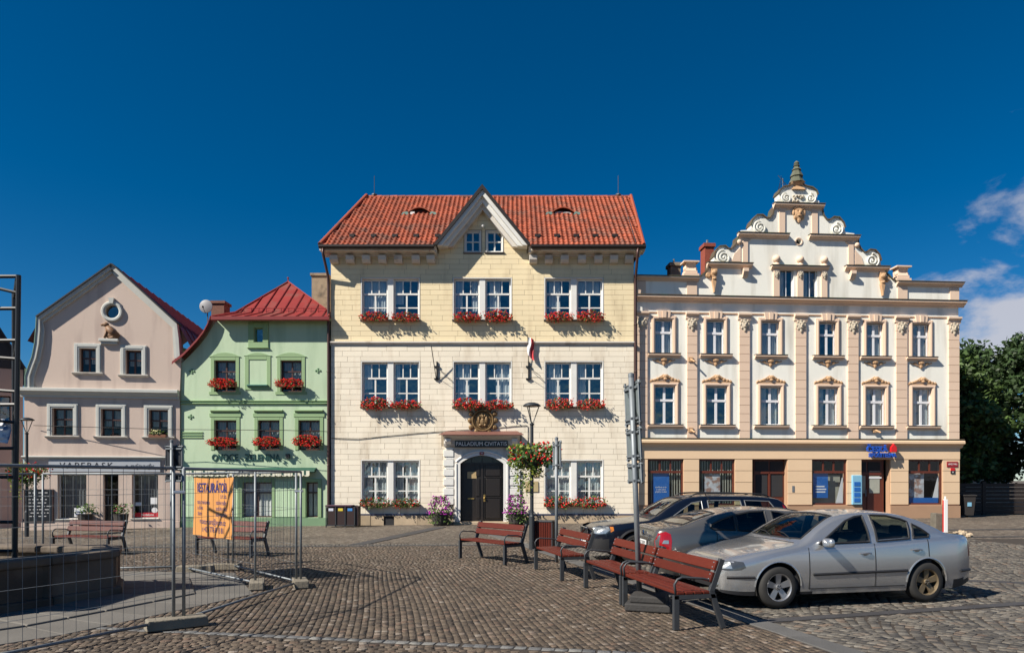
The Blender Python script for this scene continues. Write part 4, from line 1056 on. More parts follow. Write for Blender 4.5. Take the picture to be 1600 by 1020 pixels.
# ================================================================ pink house
m_pinkw = mat('dusty_pink_plaster', (0.59, 0.47, 0.395), 0.88, var=0.06, scale=0.6, bump=0.15, bscale=14, col2=(0.45, 0.35, 0.30), c2=(.5, .72), c2scale=1.4, c2st=(1.6, 1.6, .2))
m_greyt = mat('pale_grey_trim', (0.50, 0.505, 0.47), 0.8, var=0.10, scale=2.5)
m_slate = mat('dark_slate', (0.022, 0.021, 0.027), .7, var=.3, scale=3, bump=.3)
PK = Facade('pink_house', 'dusty pink gabled house with grey trim and a ground-floor shop', (-20.33, 29.35), math.atan2(.85, 6.0))
R = PK.root; g = PK.p
lg = [(43.5, 606), (43.5, 588), (48, 574), (54, 558), (58, 538), (60, 515), (61, 497)]
rg = [(177, 415), (278, 507), (281, 530), (283.5, 560), (284, 606)]
x_r = g(281, 700)[0]
low_ = [(g(38, 700)[0], -.7), (x_r, -.7), (x_r, g(160, 607)[1])]
gz = g(160, 607)[1]
up_ = [g(u, v) for u, v in reversed(rg[:-1])]; lf_ = [g(u, v) for u, v in reversed(lg[1:])]
pout = low_ + [(min(x, x_r + .05), max(z, gz + .05)) for x, z in up_] + lf_ + [(lf_[-1][0], gz), (low_[0][0], gz)]
rc = g(175.5, 487)
prect = [('u', PK.rect(124.5, 150.5, 544, 582.5)), ('u', PK.rect(196.5, 221.5, 547, 586)), ('m', PK.rect(82, 114.5, 637.5, 681)), ('m', PK.rect(158, 190, 638.5, 682)), ('m', PK.rect(233, 263, 640, 682.5)),
         ('shop', PK.rect(90, 135, 740, 811)), ('door', PK.rect(161, 185, 740, 825)), ('shop', PK.rect(206, 247, 740, 810))]
mb = MB(); wall(mb, pout, [rectp(r) for _, r in prect] + [arc(rc[0], rc[1], .30, 0, 360, 24)[:-1]], .4, .25); mb.build('wall', m_pinkw, R)
shell(R, low_[0][0], x_r, -.6, gz + .8, 11, m_pinkw)
for k, r in prect:
    x0, x1, z0, z1 = r
    if k in 'um':
        w = .21 if k == 'u' else .2
        surround(R, r, w, .05, m_greyt, bottom=False); surround(R, (x0 - .06, x1 + .06, z0, z1 + .06), w - .1, .07, m_greyt, 'outer_moulding', bottom=False)
        sill(R, x0 - w - .07, x1 + w + .07, z0 + .02, .10, .13, m_trimw); window(R, x0, x1, z0, z1, [(.62, 2), (.38, 2)], m_brownw, yd=.14, fb=.06, bar=.04, curtain=[(.05, .4), (.58, .98)], ch=.62, cm=m_lace, gm=m_dullglass)
    elif k == 'shop': window(R, x0, x1, z0, z1, [(1, 1)], m_white, yd=.16, fb=.05, gm=m_shopglass, curtain=[(.12, 1)], ch=1, cm=mat('grey_blind', (.10, .11, .12), .8, var=.3, scale=8, stretch=(.2, .2, 9)), room=1.2); sill(R, x0 - .05, x1 + .05, z0 + .02, .06, .08, m_greyt)
# round window
mb = MB(); mb.lathe([(.28, .02), (.28, -.06), (.33, -.10), (.40, -.10), (.44, -.05), (.44, 0)], (rc[0], 0, rc[1]), 28, 'y'); mb.prism([(rc[0] - .07, rc[1] + .33), (rc[0] + .07, rc[1] + .33), (rc[0] + .11, rc[1] + .56), (rc[0] - .11, rc[1] + .56)], -.14, 0); mb.build('round_window_surround', m_greyt, R)
rw = MB().lathe([(.0, .14), (.3, .14)], (rc[0], 0, rc[1]), 24, 'y').build('round_window', m_glass, R)
MB().lathe([(.0, .3), (.34, .3)], (rc[0], 0, rc[1]), 24, 'y').build('room', m_dark, rw)
# dog-like beast on a ledge
x, z = g(173, 530); m_beast = mat('brown_beast', (.19, .10, .05), .6, var=.3, scale=6)
MB().box(x - .42, -.18, z - .12, x + .36, 0, z).box(x - .36, -.12, z - .22, x + .3, 0, z - .121).build('ledge', m_greyt, R, bevel=.02)
mb = MB(); mb.blob((x + .1, -.08, z + .16), (.3, .08, .17), 10, 7); mb.tube([(x + .28, -.09, z + .14), (x + .05, -.1, z + .32), (x - .1, -.1, z + .5)], [.14, .15, .10], 8); mb.blob((x - .16, -.1, z + .6), (.14, .08, .1), 8, 6); mb.tube([(x - .2, -.1, z + .6), (x - .34, -.1, z + .57)], [.07, .05], 6)
mb.tube([(x - .12, -.11, z + .36), (x - .16, -.12, z + .16), (x - .2, -.12, z + .02)], [.07, .05, .05], 6); mb.tube([(x + .25, -.1, z + .1), (x - .02, -.12, z + .03)], [.08, .045], 6); mb.build('beast_relief', m_beast, R, smooth=True)
# trim along the gable
def ribbon(pts, w, y0, y1, nm, m, root, sgn=1):
    P = [Vector((a, b)) for a, b in pts]; n = len(P); vs = []
    for i in range(n):
        d = (P[min(i + 1, n - 1)] - P[max(i - 1, 0)]).normalized(); q = Vector((-d.y, d.x)) * w * sgn; vs.append((P[i], P[i] + q))
    mb = MB(); V = []
    for a, b in vs: V += [(a.x, y0, a.y), (b.x, y0, b.y), (b.x, y1, b.y), (a.x, y1, a.y)]
    fs = []
    for i in range(n - 1):
        for k in range(4): fs.append((4 * i + k, 4 * i + (k + 1) % 4, 4 * i + 4 + (k + 1) % 4, 4 * i + 4 + k))
    fs += [(3, 2, 1, 0), (4 * n - 4, 4 * n - 3, 4 * n - 2, 4 * n - 1)]
    o = mb.add(V, fs).build(nm, m, root)
    bm = bmesh.new(); bm.from_mesh(o.data); bmesh.ops.recalc_face_normals(bm, faces=bm.faces); bm.to_mesh(o.data); bm.free()
    return o
Lp = [g(u, v) for u, v in lg] + [g(177, 415)]; Rp = [(min(a, x_r + .05), b) for a, b in [g(u, v) for u, v in rg[:-1]]]
ribbon(Lp, .26, -.08, .0, 'gable_trim', m_greyt, R, -1); ribbon(Lp, .14, -.17, -.081, 'gable_trim', m_greyt, R, -1)
ribbon(Rp, .26, -.08, .0, 'gable_trim', m_greyt, R, -1); ribbon(Rp, .14, -.17, -.081, 'gable_trim', m_greyt, R, -1)
ribbon(Lp[6:], -.05, -.24, .5, 'verge_cover', m_slate, R, -1); ribbon(Rp[:2], -.05, -.24, .5, 'verge_cover', m_slate, R, -1)
ribbon(Lp[:7], -.03, -.2, .5, 'verge_cover', m_copper, R, -1)
cornice(R, low_[0][0] - .12, x_r - .02, g(160, 622)[1], g(160, 608)[1], .28, m_greyt, 'belt_cornice')
cornice(R, low_[0][0] - .06, x_r - .02, g(160, 718)[1], g(160, 712.5)[1], .14, m_greyt, 'shop_cornice')
# roof behind the gable
pk_ = g(177, 414); el = Lp[6]; er = g(278, 507)
for sd, e in ((-1, el), (1, er)):
    MB().add([(pk_[0], .1, pk_[1]), (e[0], .1, e[1]), (e[0] + sd * .5, .1, e[1] - .95), (pk_[0], 13, pk_[1]), (e[0], 13, e[1]), (e[0] + sd * .5, 13, e[1] - .95)], [(0, 3, 4, 1) if sd > 0 else (1, 4, 3, 0), (1, 4, 5, 2) if sd > 0 else (2, 5, 4, 1)]).build('roof', m_maroon, R)
    for i in range(1, 14): MB().tube([(pk_[0], .1 + i * .9, pk_[1] + .02), (e[0], .1 + i * .9, e[1] + .02), (e[0] + sd * .5, .1 + i * .9, e[1] - .93)], .02, 4).build('roof_seam', m_maroon, R)
# shop sign
x0, x1, z0, z1 = PK.rect(77, 251, 718.5, 737); MB().box(x0, -.06, z0, x1, 0, z1).build('sign_board', mat('blue_grey_board', (.40, .425, .46), .7, var=.08), R)
m_blackl = mat('black_letters', (.015, .016, .02), .5)
text('lettering', 'VAPERASK', .36, m_blackl, R, (g(136, 727.5)[0], -.063, g(136, 727.5)[1]), ext=.003, width=2.1, space=1.3)
text('lettering', '• v zájmu hudby', .24, m_blackl, R, (g(218, 728)[0], -.063, g(218, 728)[1]), ext=.003, width=1.3, shear=.35) if False else text('lettering', '• nápady', .28, m_blackl, R, (g(217, 728)[0], -.063, g(217, 728)[1]), ext=.003, width=1.15, shear=.4)
x0, x1, z0, z1 = prect[6][1]
dr = window(R, x0, x1, z0, z1, [(.72, 1), (.28, 1)], mat('dark_shop_door', (.015, .014, .016), .4), yd=.2, fb=.09, name='shop_door', gm=m_shopglass)
MB().box(x0 + .12, .17, z0 + 1.0, x0 + .15, .2, z0 + 1.35).build('door_handle', m_zinc, dr)
m_redstk = mat('red_sticker', (.45, .02, .03), .4); m_paper = mat('white_paper', (.7, .72, .74), .6)
x0, x1, z0, z1 = prect[7][1]
MB().box(x0 + .06, .170, z0 + .07, x1 - .06, .178, z0 + .26).build('red_banner', m_redstk, R)
text('lettering', 'Vodafone', .13, m_letter, R, ((x0 + x1) / 2 + .05, .166, z0 + .165), ext=.002)
MB().box(x1 - .36, .170, z0 + .62, x1 - .1, .178, z0 + .9).build('poster', m_paper, R); MB().box(x0 + .08, .170, z0 + .55, x0 + .33, .178, z0 + .7).build('poster', m_paper, R)
MB().lathe([(0, .170), (.12, .170)], (x1 - .2, 0, z0 + .36), 14, 'y').build('round_sticker', m_paper, R)
x0, x1, z0, z1 = prect[5][1]; MB().box(x1 - .55, .170, z0 + .1, x1 - .12, .178, z0 + .48).build('poster', m_paper, R)
for k in range(2): MB().box(x1 - .5, .165, z0 + .18 + k * .1, x1 - .17, .169, z0 + .24 + k * .1).build('poster_line', mat('blue_print', (.05, .08, .2), .5), R)
# chalk board fixed on the wall
x0, x1, z0, z1 = PK.rect(40, 83, 765, 814); cb = MB().box(x0, -.05, z0, x1, 0, z1).build('chalk_board', m_sign, R)
surround(R, (x0, x1, z0, z1), .03, .07, m_brownw, 'board_frame'); m_chalk = mat('chalk', (.5, .5, .5), .9)
for k in range(8):
    z = z1 - .12 - k * .14; a = x0 + random.uniform(.05, .15)
    while a < x1 - .2:
        b = a + random.uniform(.06, .18); MB().box(a, -.054, z - .018, b, -.051, z + .018).build('chalk_mark', m_chalk, R); a = b + random.uniform(.03, .08)
MB().box(g(34, 820)[0], -.04, -.6, x_r, .005, g(160, 815)[1]).build('plinth', m_pinkw, R)
# flowers on the pink house sills
r = prect[4][1]
p = PK.w((r[0] + r[1]) / 2, -.05, r[2] - .05); t = thing('flower_box', 'low pale flower box on the lower right sill of the pink house', 'flower box', p, PK.yaw, 'flower boxes on the window sills')
MB().box(-.34, -.18, .02, .34, -.02, .14).build('planter', m_terra, t)
m_cream_fl = mat('cream_blossom', (.62, .58, .30), .6, var=.2, island=.4); lf, bl = MB(), MB()
leafquads(lf, [(random.gauss(0, .16), -.1 + random.uniform(-.1, .06), .18 + random.uniform(-.08, .12)) for _ in range(70)], .08)
for _ in range(30): bloom(bl, (random.gauss(0, .15), -.14 + random.uniform(-.08, .04), .22 + random.uniform(-.06, .12)), .035)
stuff(lf.build('foliage', m_leaf, t)); stuff(bl.build('blossoms', m_cream_fl, t))

# ================================================================ dark gabled house at the left edge
DH = Facade('slate_house', 'house with dark slate gable at the far left edge', (-26.79, 28.06), math.radians(35))
R = DH.root; g = DH.p
xr_ = g(36, 700)[0]; ez = g(40, 578)[1]; q0 = g(0, 520); xp = xr_ - 3.0; zp = ez + 3.0 * (q0[1] - ez) / (xr_ - q0[0])
mb = MB(); wall(mb, [(xr_ - 6, -.8), (xr_, -.8), (xr_, ez), (xr_ - 6, ez)], [rectp((xr_ - 2.9, xr_ - 1.7, .9, 3.0)), rectp((xr_ - 1.25, xr_ - .45, 4.2, 5.6))], .4, .25)
mb.build('wall', mat('grey_pink_plaster', (.36, .27, .25), .85, var=.1), R)
shell(R, xr_ - 6, xr_, -.6, ez, 8, m_pinkw)
window(R, xr_ - 2.9, xr_ - 1.7, .9, 3.0, [(1, 1)], m_brownw, gm=m_shopglass); window(R, xr_ - 1.25, xr_ - .45, 4.2, 5.6, [(1, 2)], m_brownw)
MB().prism([(xr_ - 6.1, ez + .02), (xr_ + .1, ez + .02), (xp, zp)], -.03, .3).build('slate_gable', m_slate, R)
for sd, xe in ((-1, xr_ - 6.3), (1, xr_ + .3)):
    MB().add([(xp, -.4, zp + .08), (xe, -.4, ez - .3), (xe, 8, ez - .3), (xp, 8, zp + .08), (xp, -.4, zp - .08), (xe, -.4, ez - .46)], [(0, 1, 2, 3) if sd < 0 else (3, 2, 1, 0), (0, 4, 5, 1)]).build('roof', m_slate, R)
n = 0
for k in range(11):
    z = 4.35 + k * .2
    if z > ez: break
    MB().box(xr_ - 6.02, -.04 - .004 * (k % 2), z, xr_ - 1.4 if z > 4.1 else xr_, -.002, z + .19).build('slate_course', m_slate, R)
# ================================================================ bank house on the right
m_bw = mat('ivory_plaster', (0.83, 0.815, 0.735), 0.85, var=0.06, scale=0.7, bump=0.1, bscale=14, col2=(0.60, 0.575, 0.50), c2=(.50, .76), c2scale=1.4, c2st=(1.6, 1.6, .2))
m_peach = mat('peach_plaster', (0.72, 0.535, 0.40), 0.82, var=0.06, scale=1.0, rand=.03, bump=.08)
m_peachg = mat('apricot_ground_floor', (0.74, 0.535, 0.345), 0.82, var=0.06, scale=1.0, rand=.03, bump=.08)
m_peachd = mat('peach_joints', (0.42, 0.26, 0.16), 0.85, var=.1)
m_cop = mat('brown_coping', (0.13, 0.095, 0.06), 0.6, .2, var=.3, scale=3, col2=(.10, .13, .08), c2=(.5, .65), c2scale=2)
m_orn = mat('tan_carving', (0.50, 0.31, 0.17), 0.75, var=.25, scale=7)
m_gyps = mat('pale_carving', (0.50, 0.43, 0.33), 0.75, var=.25, scale=7)
m_rbw = mat('red_brown_wood', (0.115, 0.028, 0.015), 0.45, var=.25, scale=4, stretch=(6, 6, .6))
m_win = mat('white_window_frame', (0.72, 0.72, 0.74), 0.4, var=.04)
m_bplinth = mat('brown_plinth', (0.40, 0.245, 0.15), .8, var=.12)
BK = Facade('bank_house', 'ivory and peach house with stepped scrolled gable and a bank downstairs', (5.25, 30.4), math.radians(4.25))
R = BK.root; g = BK.p
bx0, bx1 = g(993.5, 600)[0], g(1497.5, 600)[0]
def bz(v): return CAMH + (HV - v) * 30.4 / F            # heights read at the left end
cx = g(1247, 400)[0]
Z1, Z2, Z3, Z4, Z5 = bz(463), bz(409), bz(361), bz(312.5), bz(432)
half = [(1090, 433), (1097, 431), (1103, 425), (1109, 420), (1110, 410), (1115, 409), (1116, 401.5), (1119, 392), (1125, 385.5), (1133, 385), (1137, 389), (1143, 390), (1149, 384), (1152.7, 377), (1153.5, 370), (1158, 368), (1158, 360),
        (1172, 359), (1174, 352), (1176, 345), (1183, 336.8), (1191, 336.6), (1197, 341.5), (1203, 341.5), (1208, 335), (1210, 325), (1214, 320), (1214, 312), (1218, 311), (1217, 303), (1219, 297), (1225, 292.5), (1235, 291), (1240, 288.5)]
hl = [g(u, v) for u, v in half]
prof = [(bx0, Z1)] + [(bx0, Z5)] + hl + [(2 * cx - x, z) for x, z in reversed(hl)] + [(bx1, Z5), (bx1, Z1)]
gwin = [BK.rect(1219, 1240, 420, 464), BK.rect(1256, 1277, 421, 465)]
gzz = (gwin[0][2] + gwin[1][2]) / 2; gzt = (gwin[0][3] + gwin[1][3]) / 2
gwin = [(a, b, gzz, gzt) for a, b, _, _ in gwin]
rh = g(1248, 377.5)
upper = [(1023.3, 1050.4), (1104.5, 1131), (1190, 1217), (1280, 1305.5), (1354, 1379), (1425.6, 1451)]
lower = [(1023, 1054.5), (1104, 1135.7), (1188.7, 1219.6), (1279, 1309), (1353, 1382.7), (1426, 1455.5)]
uz0, uz1 = bz(551.5), bz(499); lz0, lz1 = bz(662.5), bz(602.5)
uw = [(g(a, 525)[0], g(b, 525)[0], uz0, uz1) for a, b in upper]; lw = [(g(a, 630)[0], g(b, 630)[0], lz0, lz1) for a, b in lower]
gz0, gz1 = bz(789), bz(717)
gf = [(g(a, 750)[0], g(b, 750)[0], z0, gz1) for a, b, z0 in ((1011.5, 1067, gz0), (1091.5, 1147, gz0), (1175, 1228.5, -.1), (1267.5, 1321.5, gz0), (1345, 1389, .3), (1417.8, 1471, gz0))]
mb = MB(); wall(mb, [(bx0, Z1), (bx0, bz(687)), (bx1, bz(687)), (bx1, Z1)][::-1], [rectp(r) for r in uw + lw], .4, .2); mb.build('wall', m_bw, R)
mb = MB(); wall(mb, prof[::-1], [rectp(r) for r in gwin] + [arc(rh[0], rh[1], .12, 0, 360, 16)[:-1]], .45, .25); mb.build('gable_wall', m_bw, R)
mb = MB(); wall(mb, [(bx0, bz(687)), (bx0, -.5), (bx1, -.5), (bx1, bz(687))][::-1], [rectp(r) for r in gf], .4, .3, y=-.06); gw_ = mb.build('ground_floor_wall', m_peachd, R)
shell(R, bx0, bx1, -.5, Z1, 11, m_bw)
MB().add([(bx0, 0.3, Z1 + .02), (bx1, .3, Z1 + .02), (bx1, 5.5, Z1 + 1.9), (bx0, 5.5, Z1 + 1.9), (bx0, 11, Z1), (bx1, 11, Z1)], [(0, 1, 2, 3), (3, 2, 5, 4)]).build('roof', m_cop, R)
MB().lathe([(0, .2), (.14, .2)], (rh[0], 0, rh[1]), 14, 'y').build('gable_hole', m_dark, R); MB().lathe([(.12, .01), (.13, -.03), (.17, -.03), (.18, 0)], (rh[0], 0, rh[1]), 18, 'y').build('gable_hole_rim', m_peach, R)
# coping along the outline
def coping(pts, nm='coping'):
    P = [Vector(p) for p in pts]
    return ribbon([(p.x, p.y) for p in P], .05, -.07, .5, nm, m_cop, R, 1)
hs_ = [hl[:5], hl[6:15], hl[18:27], hl[29:]]
for h in hs_:
    coping(h); coping([(2 * cx - x, z) for x, z in reversed(h)])
coping([(bx0 - .1, Z5), (hl[0][0], Z5)]); coping([(2 * cx - hl[0][0], Z5), (bx1 + .1, Z5)])
# cornices (u extents, z top, height)
def bcorn(x0, x1, z1, h, pr, m=m_peach): 
    c = cornice(R, x0, x1, z1 - h, z1, pr, m); MB().box(x0 - .02, -pr - .03, z1 + .002, x1 + .02, .03, z1 + .03).build('coping', m_cop, R); return c
bcorn(bx0 - .1, bx1 + .22, Z1 + .02, .24, .27)
for d in (-1, 1):
    f = lambda u: cx + d * (cx - g(u, 400)[0])
    a, b = sorted((f(1104), f(1174))); bcorn(a, b, Z2, .2, .2)
    a, b = sorted((f(1152), f(1231))); bcorn(a, b, Z3, .2, .2)
    MB().box(min(f(1160), f(1168)), -.05, Z2 + .03, max(f(1160), f(1168)), 0, Z3 - .24).build('gable_pilaster', m_peach, R); MB().box(min(f(1217), f(1226)), -.05, Z3 + .03, max(f(1217), f(1226)), 0, Z4 - .22).build('gable_pilaster', m_peach, R)
    for u0, u1, vz in ((1168, 1173, Z3 - .33), (1226, 1230, Z4 - .28)): MB().prism([(f(u0), vz), (f(u1), vz + .1), (f(u0), vz + .1)] if d < 0 else [(f(u0), vz), (f(u0), vz + .1), (f(u1), vz + .1)], -.05, 0).build('gable_pilaster_bracket', m_peach, R)
    mb = MB(); spiral(mb, f(1130), bz(399), .33, -.05, 2.0, -d, 90, .04); mb.build('volute', m_bw, R); mb = MB(); spiral(mb, f(1187), bz(350.5), .30, -.05, 2.0, -d, 90, .036); mb.build('volute', m_bw, R); mb = MB(); spiral(mb, f(1228), bz(302.5), .24, -.05, 1.9, -d, 90, .032); mb.build('volute', m_bw, R)
    MB().prism([(f(1143), bz(405)), (f(1157), bz(405)), (f(1157), bz(382)), (f(1152), bz(388)), (f(1147), bz(393))], -.03, 0).build('volute_panel', m_peach, R)
    MB().blob((f(1154.5), -.04, bz(374.5)), (.12, .1, .12), 10, 6).build('boss', m_peach, R, smooth=True)
    # hanging drops and consoles under the first step
    x = f(1114.5); mb = MB(); mb.prism([(x - .12, bz(418)), (x + .12, bz(418)), (x + .12, bz(427)), (x + .07, bz(432)), (x + .09, bz(437)), (x + .03, bz(448)), (x, bz(455)), (x - .03, bz(448)), (x - .09, bz(437)), (x - .07, bz(432)), (x - .12, bz(427))], -.16, 0); mb.blob((x, -.16, bz(424)), (.13, .1, .12), 8, 5); mb.blob((x, -.12, bz(434)), (.11, .1, .06), 8, 5); mb.build('pendant', m_orn, R)
    x = f(1163); MB().extr([(0, bz(430)), (-.1, bz(430)), (-.24, bz(422)), (-.24, bz(417)), (0, bz(417))], x - .11, x + .11).build('console', m_peach, R)
    x = f(1106); MB().lathe([(.0, -.1), (.09, -.1), (.14, 0)], (x, 0, bz(427.5)), 12, 'y').build('rosette', m_orn, R)
    # pedestal with urn
    x = f(1079.5); mb = MB(); mb.box(x - .34, -.1, Z5 + .05, x + .34, .4, Z5 + .17).box(x - .27, -.06, Z5 + .17, x + .27, .36, Z5 + .3).extr([(.36, Z5 + .3), (-.06, Z5 + .3), (.02, Z5 + .45), (-.04, Z5 + .6), (-.1, Z5 + .66), (.4, Z5 + .66)], x - .22, x + .22); mb.box(x - .34, -.12, Z5 + .66, x + .34, .42, Z5 + .72)
    for e in (-1, 1): mb.blob((x + e * .2, .1, Z5 + .4), (.11, .12, .12), 8, 6)
    mb.build('pedestal', m_peach, R)
    a, b = sorted((f(1073), f(1088.5))); MB().box(a, -.05, Z1 + .05, b, 0, Z5 - .2).build('parapet_pilaster', m_peach, R)
MB().box(bx0, -.05, Z1 + .05, bx0 + .42, 0, Z5 - .2).build('parapet_pilaster', m_peach, R); MB().box(bx1 - .42, -.05, Z1 + .05, bx1, 0, Z5 - .2).build('parapet_pilaster', m_peach, R)
xe = g(1091, 432)[0]; bcorn(bx0 - .06, xe, Z5, .18, .2); bcorn(2 * cx - xe, bx1 + .15, Z5, .18, .2)
a, b = g(1208, 312)[0], 2 * cx - g(1208, 312)[0]; bcorn(a, b, Z4, .22, .2)
mb = MB(); mask(mb, cx, bz(327), .36, -.06); mb.build('mask_relief', m_orn, R)
mb = MB()
for k in range(16): mb.blob((cx + random.uniform(-.26, .26), -.03, bz(303) + random.uniform(-.13, .13)), (.06, .05, .05), 6, 4)
mb.build('carved_panel', m_gyps, R)
# pinnacle
m_pin = mat('mossy_stone', (.10, .105, .07), .85, var=.35, scale=6); zb = bz(289)
MB().add([(cx - .3, -.1, zb), (cx + .3, -.1, zb), (cx + .3, .4, zb), (cx - .3, .4, zb), (cx - .2, 0, zb + .2), (cx + .2, 0, zb + .2), (cx + .2, .3, zb + .2), (cx - .2, .3, zb + .2), (cx - .3, -.1, zb + .36), (cx + .3, -.1, zb + .36), (cx + .3, .4, zb + .36), (cx - .3, .4, zb + .36)],
         [(0, 1, 5, 4), (1, 2, 6, 5), (2, 3, 7, 6), (3, 0, 4, 7), (4, 5, 9, 8), (5, 6, 10, 9), (6, 7, 11, 10), (7, 4, 8, 11), (8, 9, 10, 11)]).build('pinnacle_base', m_orn, R)
MB().lathe([(.34, zb + .36), (.27, zb + .5), (.24, zb + .62), (.29, zb + .64), (.2, zb + .82), (.17, zb + .9), (.21, zb + .93), (.13, zb + 1.02), (.11, zb + 1.08), (.15, zb + 1.12), (.09, zb + 1.17), (.12, zb + 1.24), (.05, zb + 1.32), (0, zb + 1.36)], (cx, .15, 0), 8).build('pinnacle', m_pin, R)
mb = MB(); xa = cx - .55; mb.tube([(xa, .3, zb - .3), (xa, .3, zb + .62)], .02, 5)
for k in range(5): mb.tube([(xa - .28 + .02 * k, .3 - .25, zb + .18 + .11 * k), (xa - .1 + .06 * k, .3 + .3, zb + .14 + .11 * k)], .008, 4)
mb.tube([(xa - .22, .3, zb + .75), (xa + .2, .3, zb + .3)], .014, 4); mb.build('roof_aerial', m_grey, R)
# gable windows
lx0, lx1 = g(1204, 414)[0], 2 * cx - g(1204, 414)[0] + .1
bcorn(lx0, lx1, bz(411), .17, .18)
for u in (1212.5, 1249.5, 1287): 
    x = g(u, 440)[0]; MB().box(x - .13, -.07, Z1 + .05, x + .13, 0, bz(416)).build('window_pilaster', m_peach, R)
    mb = MB(); mask(mb, x, bz(424), .15, -.09); mb.build('lion_head', m_gyps, R); MB().lathe([(.14, 0), (.14, .06), (.08, .1), (.07, .13)], (x, -.05, bz(410)), 12).blob((x, -.05, bz(410) + .28), .165, 12, 8).build('ball_finial', m_peach, R, smooth=True)
for (x0, x1, z0, z1) in gwin: window(R, x0, x1, z0, z1, [(1, 2)], m_win, yd=.1, fb=.05, curtain=[(0, .42)])
# pilasters with masks
pil = [(993.5, 1011), (1073, 1088.5), (1154.5, 1170.5), (1242, 1258.5), (1324, 1340), (1399, 1416), (1481, 1497.3)]
for i, (a, b) in enumerate(pil):
    x0, x1 = g(a, 590)[0], g(b, 590)[0]; z = bz(685.5); n = 14; h = (bz(497) - z) / n
    for k in range(n): MB().box(x0, -.075, z + k * h + .008, x1, 0, z + (k + 1) * h - .008).build('pilaster_block', m_peach, R)
    MB().box(x0 + .01, -.055, z, x1 - .01, 0, bz(497)).build('pilaster_core', m_peachd, R)
    MB().extr([(0, bz(497)), (-.09, bz(497)), (-.10, bz(493)), (-.18, bz(490)), (-.18, bz(487)), (0, bz(487))], x0 - .06, x1 + .06).build('capital', m_peach, R)
    mb = MB(); mask(mb, (x0 + x1) / 2, bz(505), .26, -.07); mb.build('pilaster_mask', m_gyps, R)
MB().box(bx0, -.03, bz(488.5), bx1, 0, bz(486.6)).build('frieze_line', m_peachd, R)
for i, r in enumerate(uw):
    x0, x1, z0, z1 = r; surround(R, r, .17, .06, m_peach, bottom=False, back=.1); surround(R, (x0 - .05, x1 + .05, z0, z1 + .05), .07, .085, m_peach, 'inner_moulding', bottom=False)
    sill(R, x0 - .33, x1 + .33, z0 - .02, .16, .18, m_peach); xm = (x0 + x1) / 2
    MB().box(x0 - .34, -.2, z0 - .02, x1 + .34, .0, z0 - .001).build('sill_cover', m_cop, R)
    for a, b, pr in ((-.30, -.105, .10), (-.1, .1, .14), (.105, .30, .10)): MB().prism([(xm + a * .85, z1 + .07), (xm + b * .85, z1 + .07), (xm + b, z1 + .38), (xm + a, z1 + .38)], -pr, 0).build('keystone', m_peach, R, bevel=.01)
    mb = MB(); bracket_orn(mb, xm, z0 - .18, 1.0, .36, -.02); mb.build('sill_ornament', m_orn, R)
    window(R, x0, x1, z0, z1, [(.64, 2), (.36, 2)], m_win, yd=.09, fb=.05, bar=.07, tr=.1, curtain=None if i in (3,) else random.choice([None, [(.0, .4)], [(0, 1)]]), cm=m_curtain)
for i, r in enumerate(lw):
    x0, x1, z0, z1 = r; surround(R, r, .16, .06, m_peach, bottom=False, back=.1); surround(R, (x0 - .05, x1 + .05, z0, z1 + .05), .07, .085, m_peach, 'inner_moulding', bottom=False)
    sill(R, x0 - .33, x1 + .33, z0 - .02, .15, .18, m_peach); xm = (x0 + x1) / 2; MB().box(x0 - .34, -.2, z0 - .02, x1 + .34, .0, z0 - .001).build('sill_cover', m_cop, R)
    mb = MB(); crest(mb, xm, z1 + .19, x1 - x0 + .42, .32, -.04); mb.build('window_crest', m_orn, R)
    window(R, x0, x1, z0, z1, [(.64, 2), (.36, 2)], m_win, yd=.09, fb=.05, bar=.07, tr=.1, curtain=random.choice([None, [(.0, .35), (.65, 1)], None]), cm=m_curtain)
# belt above the shops
MB().extr([(0, bz(699)), (-.12, bz(697)), (-.14, bz(694)), (-.28, bz(691.5)), (-.28, bz(688)), (-.22, bz(686)), (0, bz(684.5))], bx0 - .02, bx1 + .12).build('belt_cornice', m_peachg, R)
MB().box(bx0, -.26, bz(685.2), bx1 + .1, .0, bz(684)).build('belt_cover', m_cop, R)
# ground-floor rustication
hole = [(r[0] - .001, r[1] + .001, r[2], r[3]) for r in gf]
hole[2] = (gf[2][0] - .02, gf[2][1] + .02, -1, gf[2][3]); hole[4] = (gf[4][0] - .02, gf[4][1] + .02, -1, gf[4][3])
crs = [(bz(789) + i * (bz(717) - bz(789)) / 4, bz(789) + (i + 1) * (bz(717) - bz(789)) / 4) for i in range(4)]
blocks(gw_, crs, lambda z: (bx0, bx1), hole, 3.2, m_peachg, proud=.03, gap=.018, rnd=.0, name='rustic_block', base_y=-.06)
MB().box(bx0, -.1, bz(716.3), bx1, -.06, bz(697.5)).build('ground_frieze', m_peachg, gw_)
MB().box(bx0 - .01, -.12, -.5, gf[2][0], -.06, bz(791)).build('plinth', m_bplinth, gw_); MB().box(gf[2][1], -.12, -.5, gf[4][0], -.06, bz(791)).build('plinth', m_bplinth, gw_); MB().box(gf[4][1], -.12, -.5, bx1 + .01, -.06, bz(791)).build('plinth', m_bplinth, gw_)
m_blind = mat('grey_green_blind', (.33, .34, .29), .8, var=.2, scale=3)
m_poster = mat('blue_poster', (.015, .12, .42), .5, var=.12, scale=2); m_post2 = mat('photo_poster', (.32, .20, .16), .5, var=.5, scale=5, col2=(.5, .52, .55), c2=(.45, .55), c2scale=4)
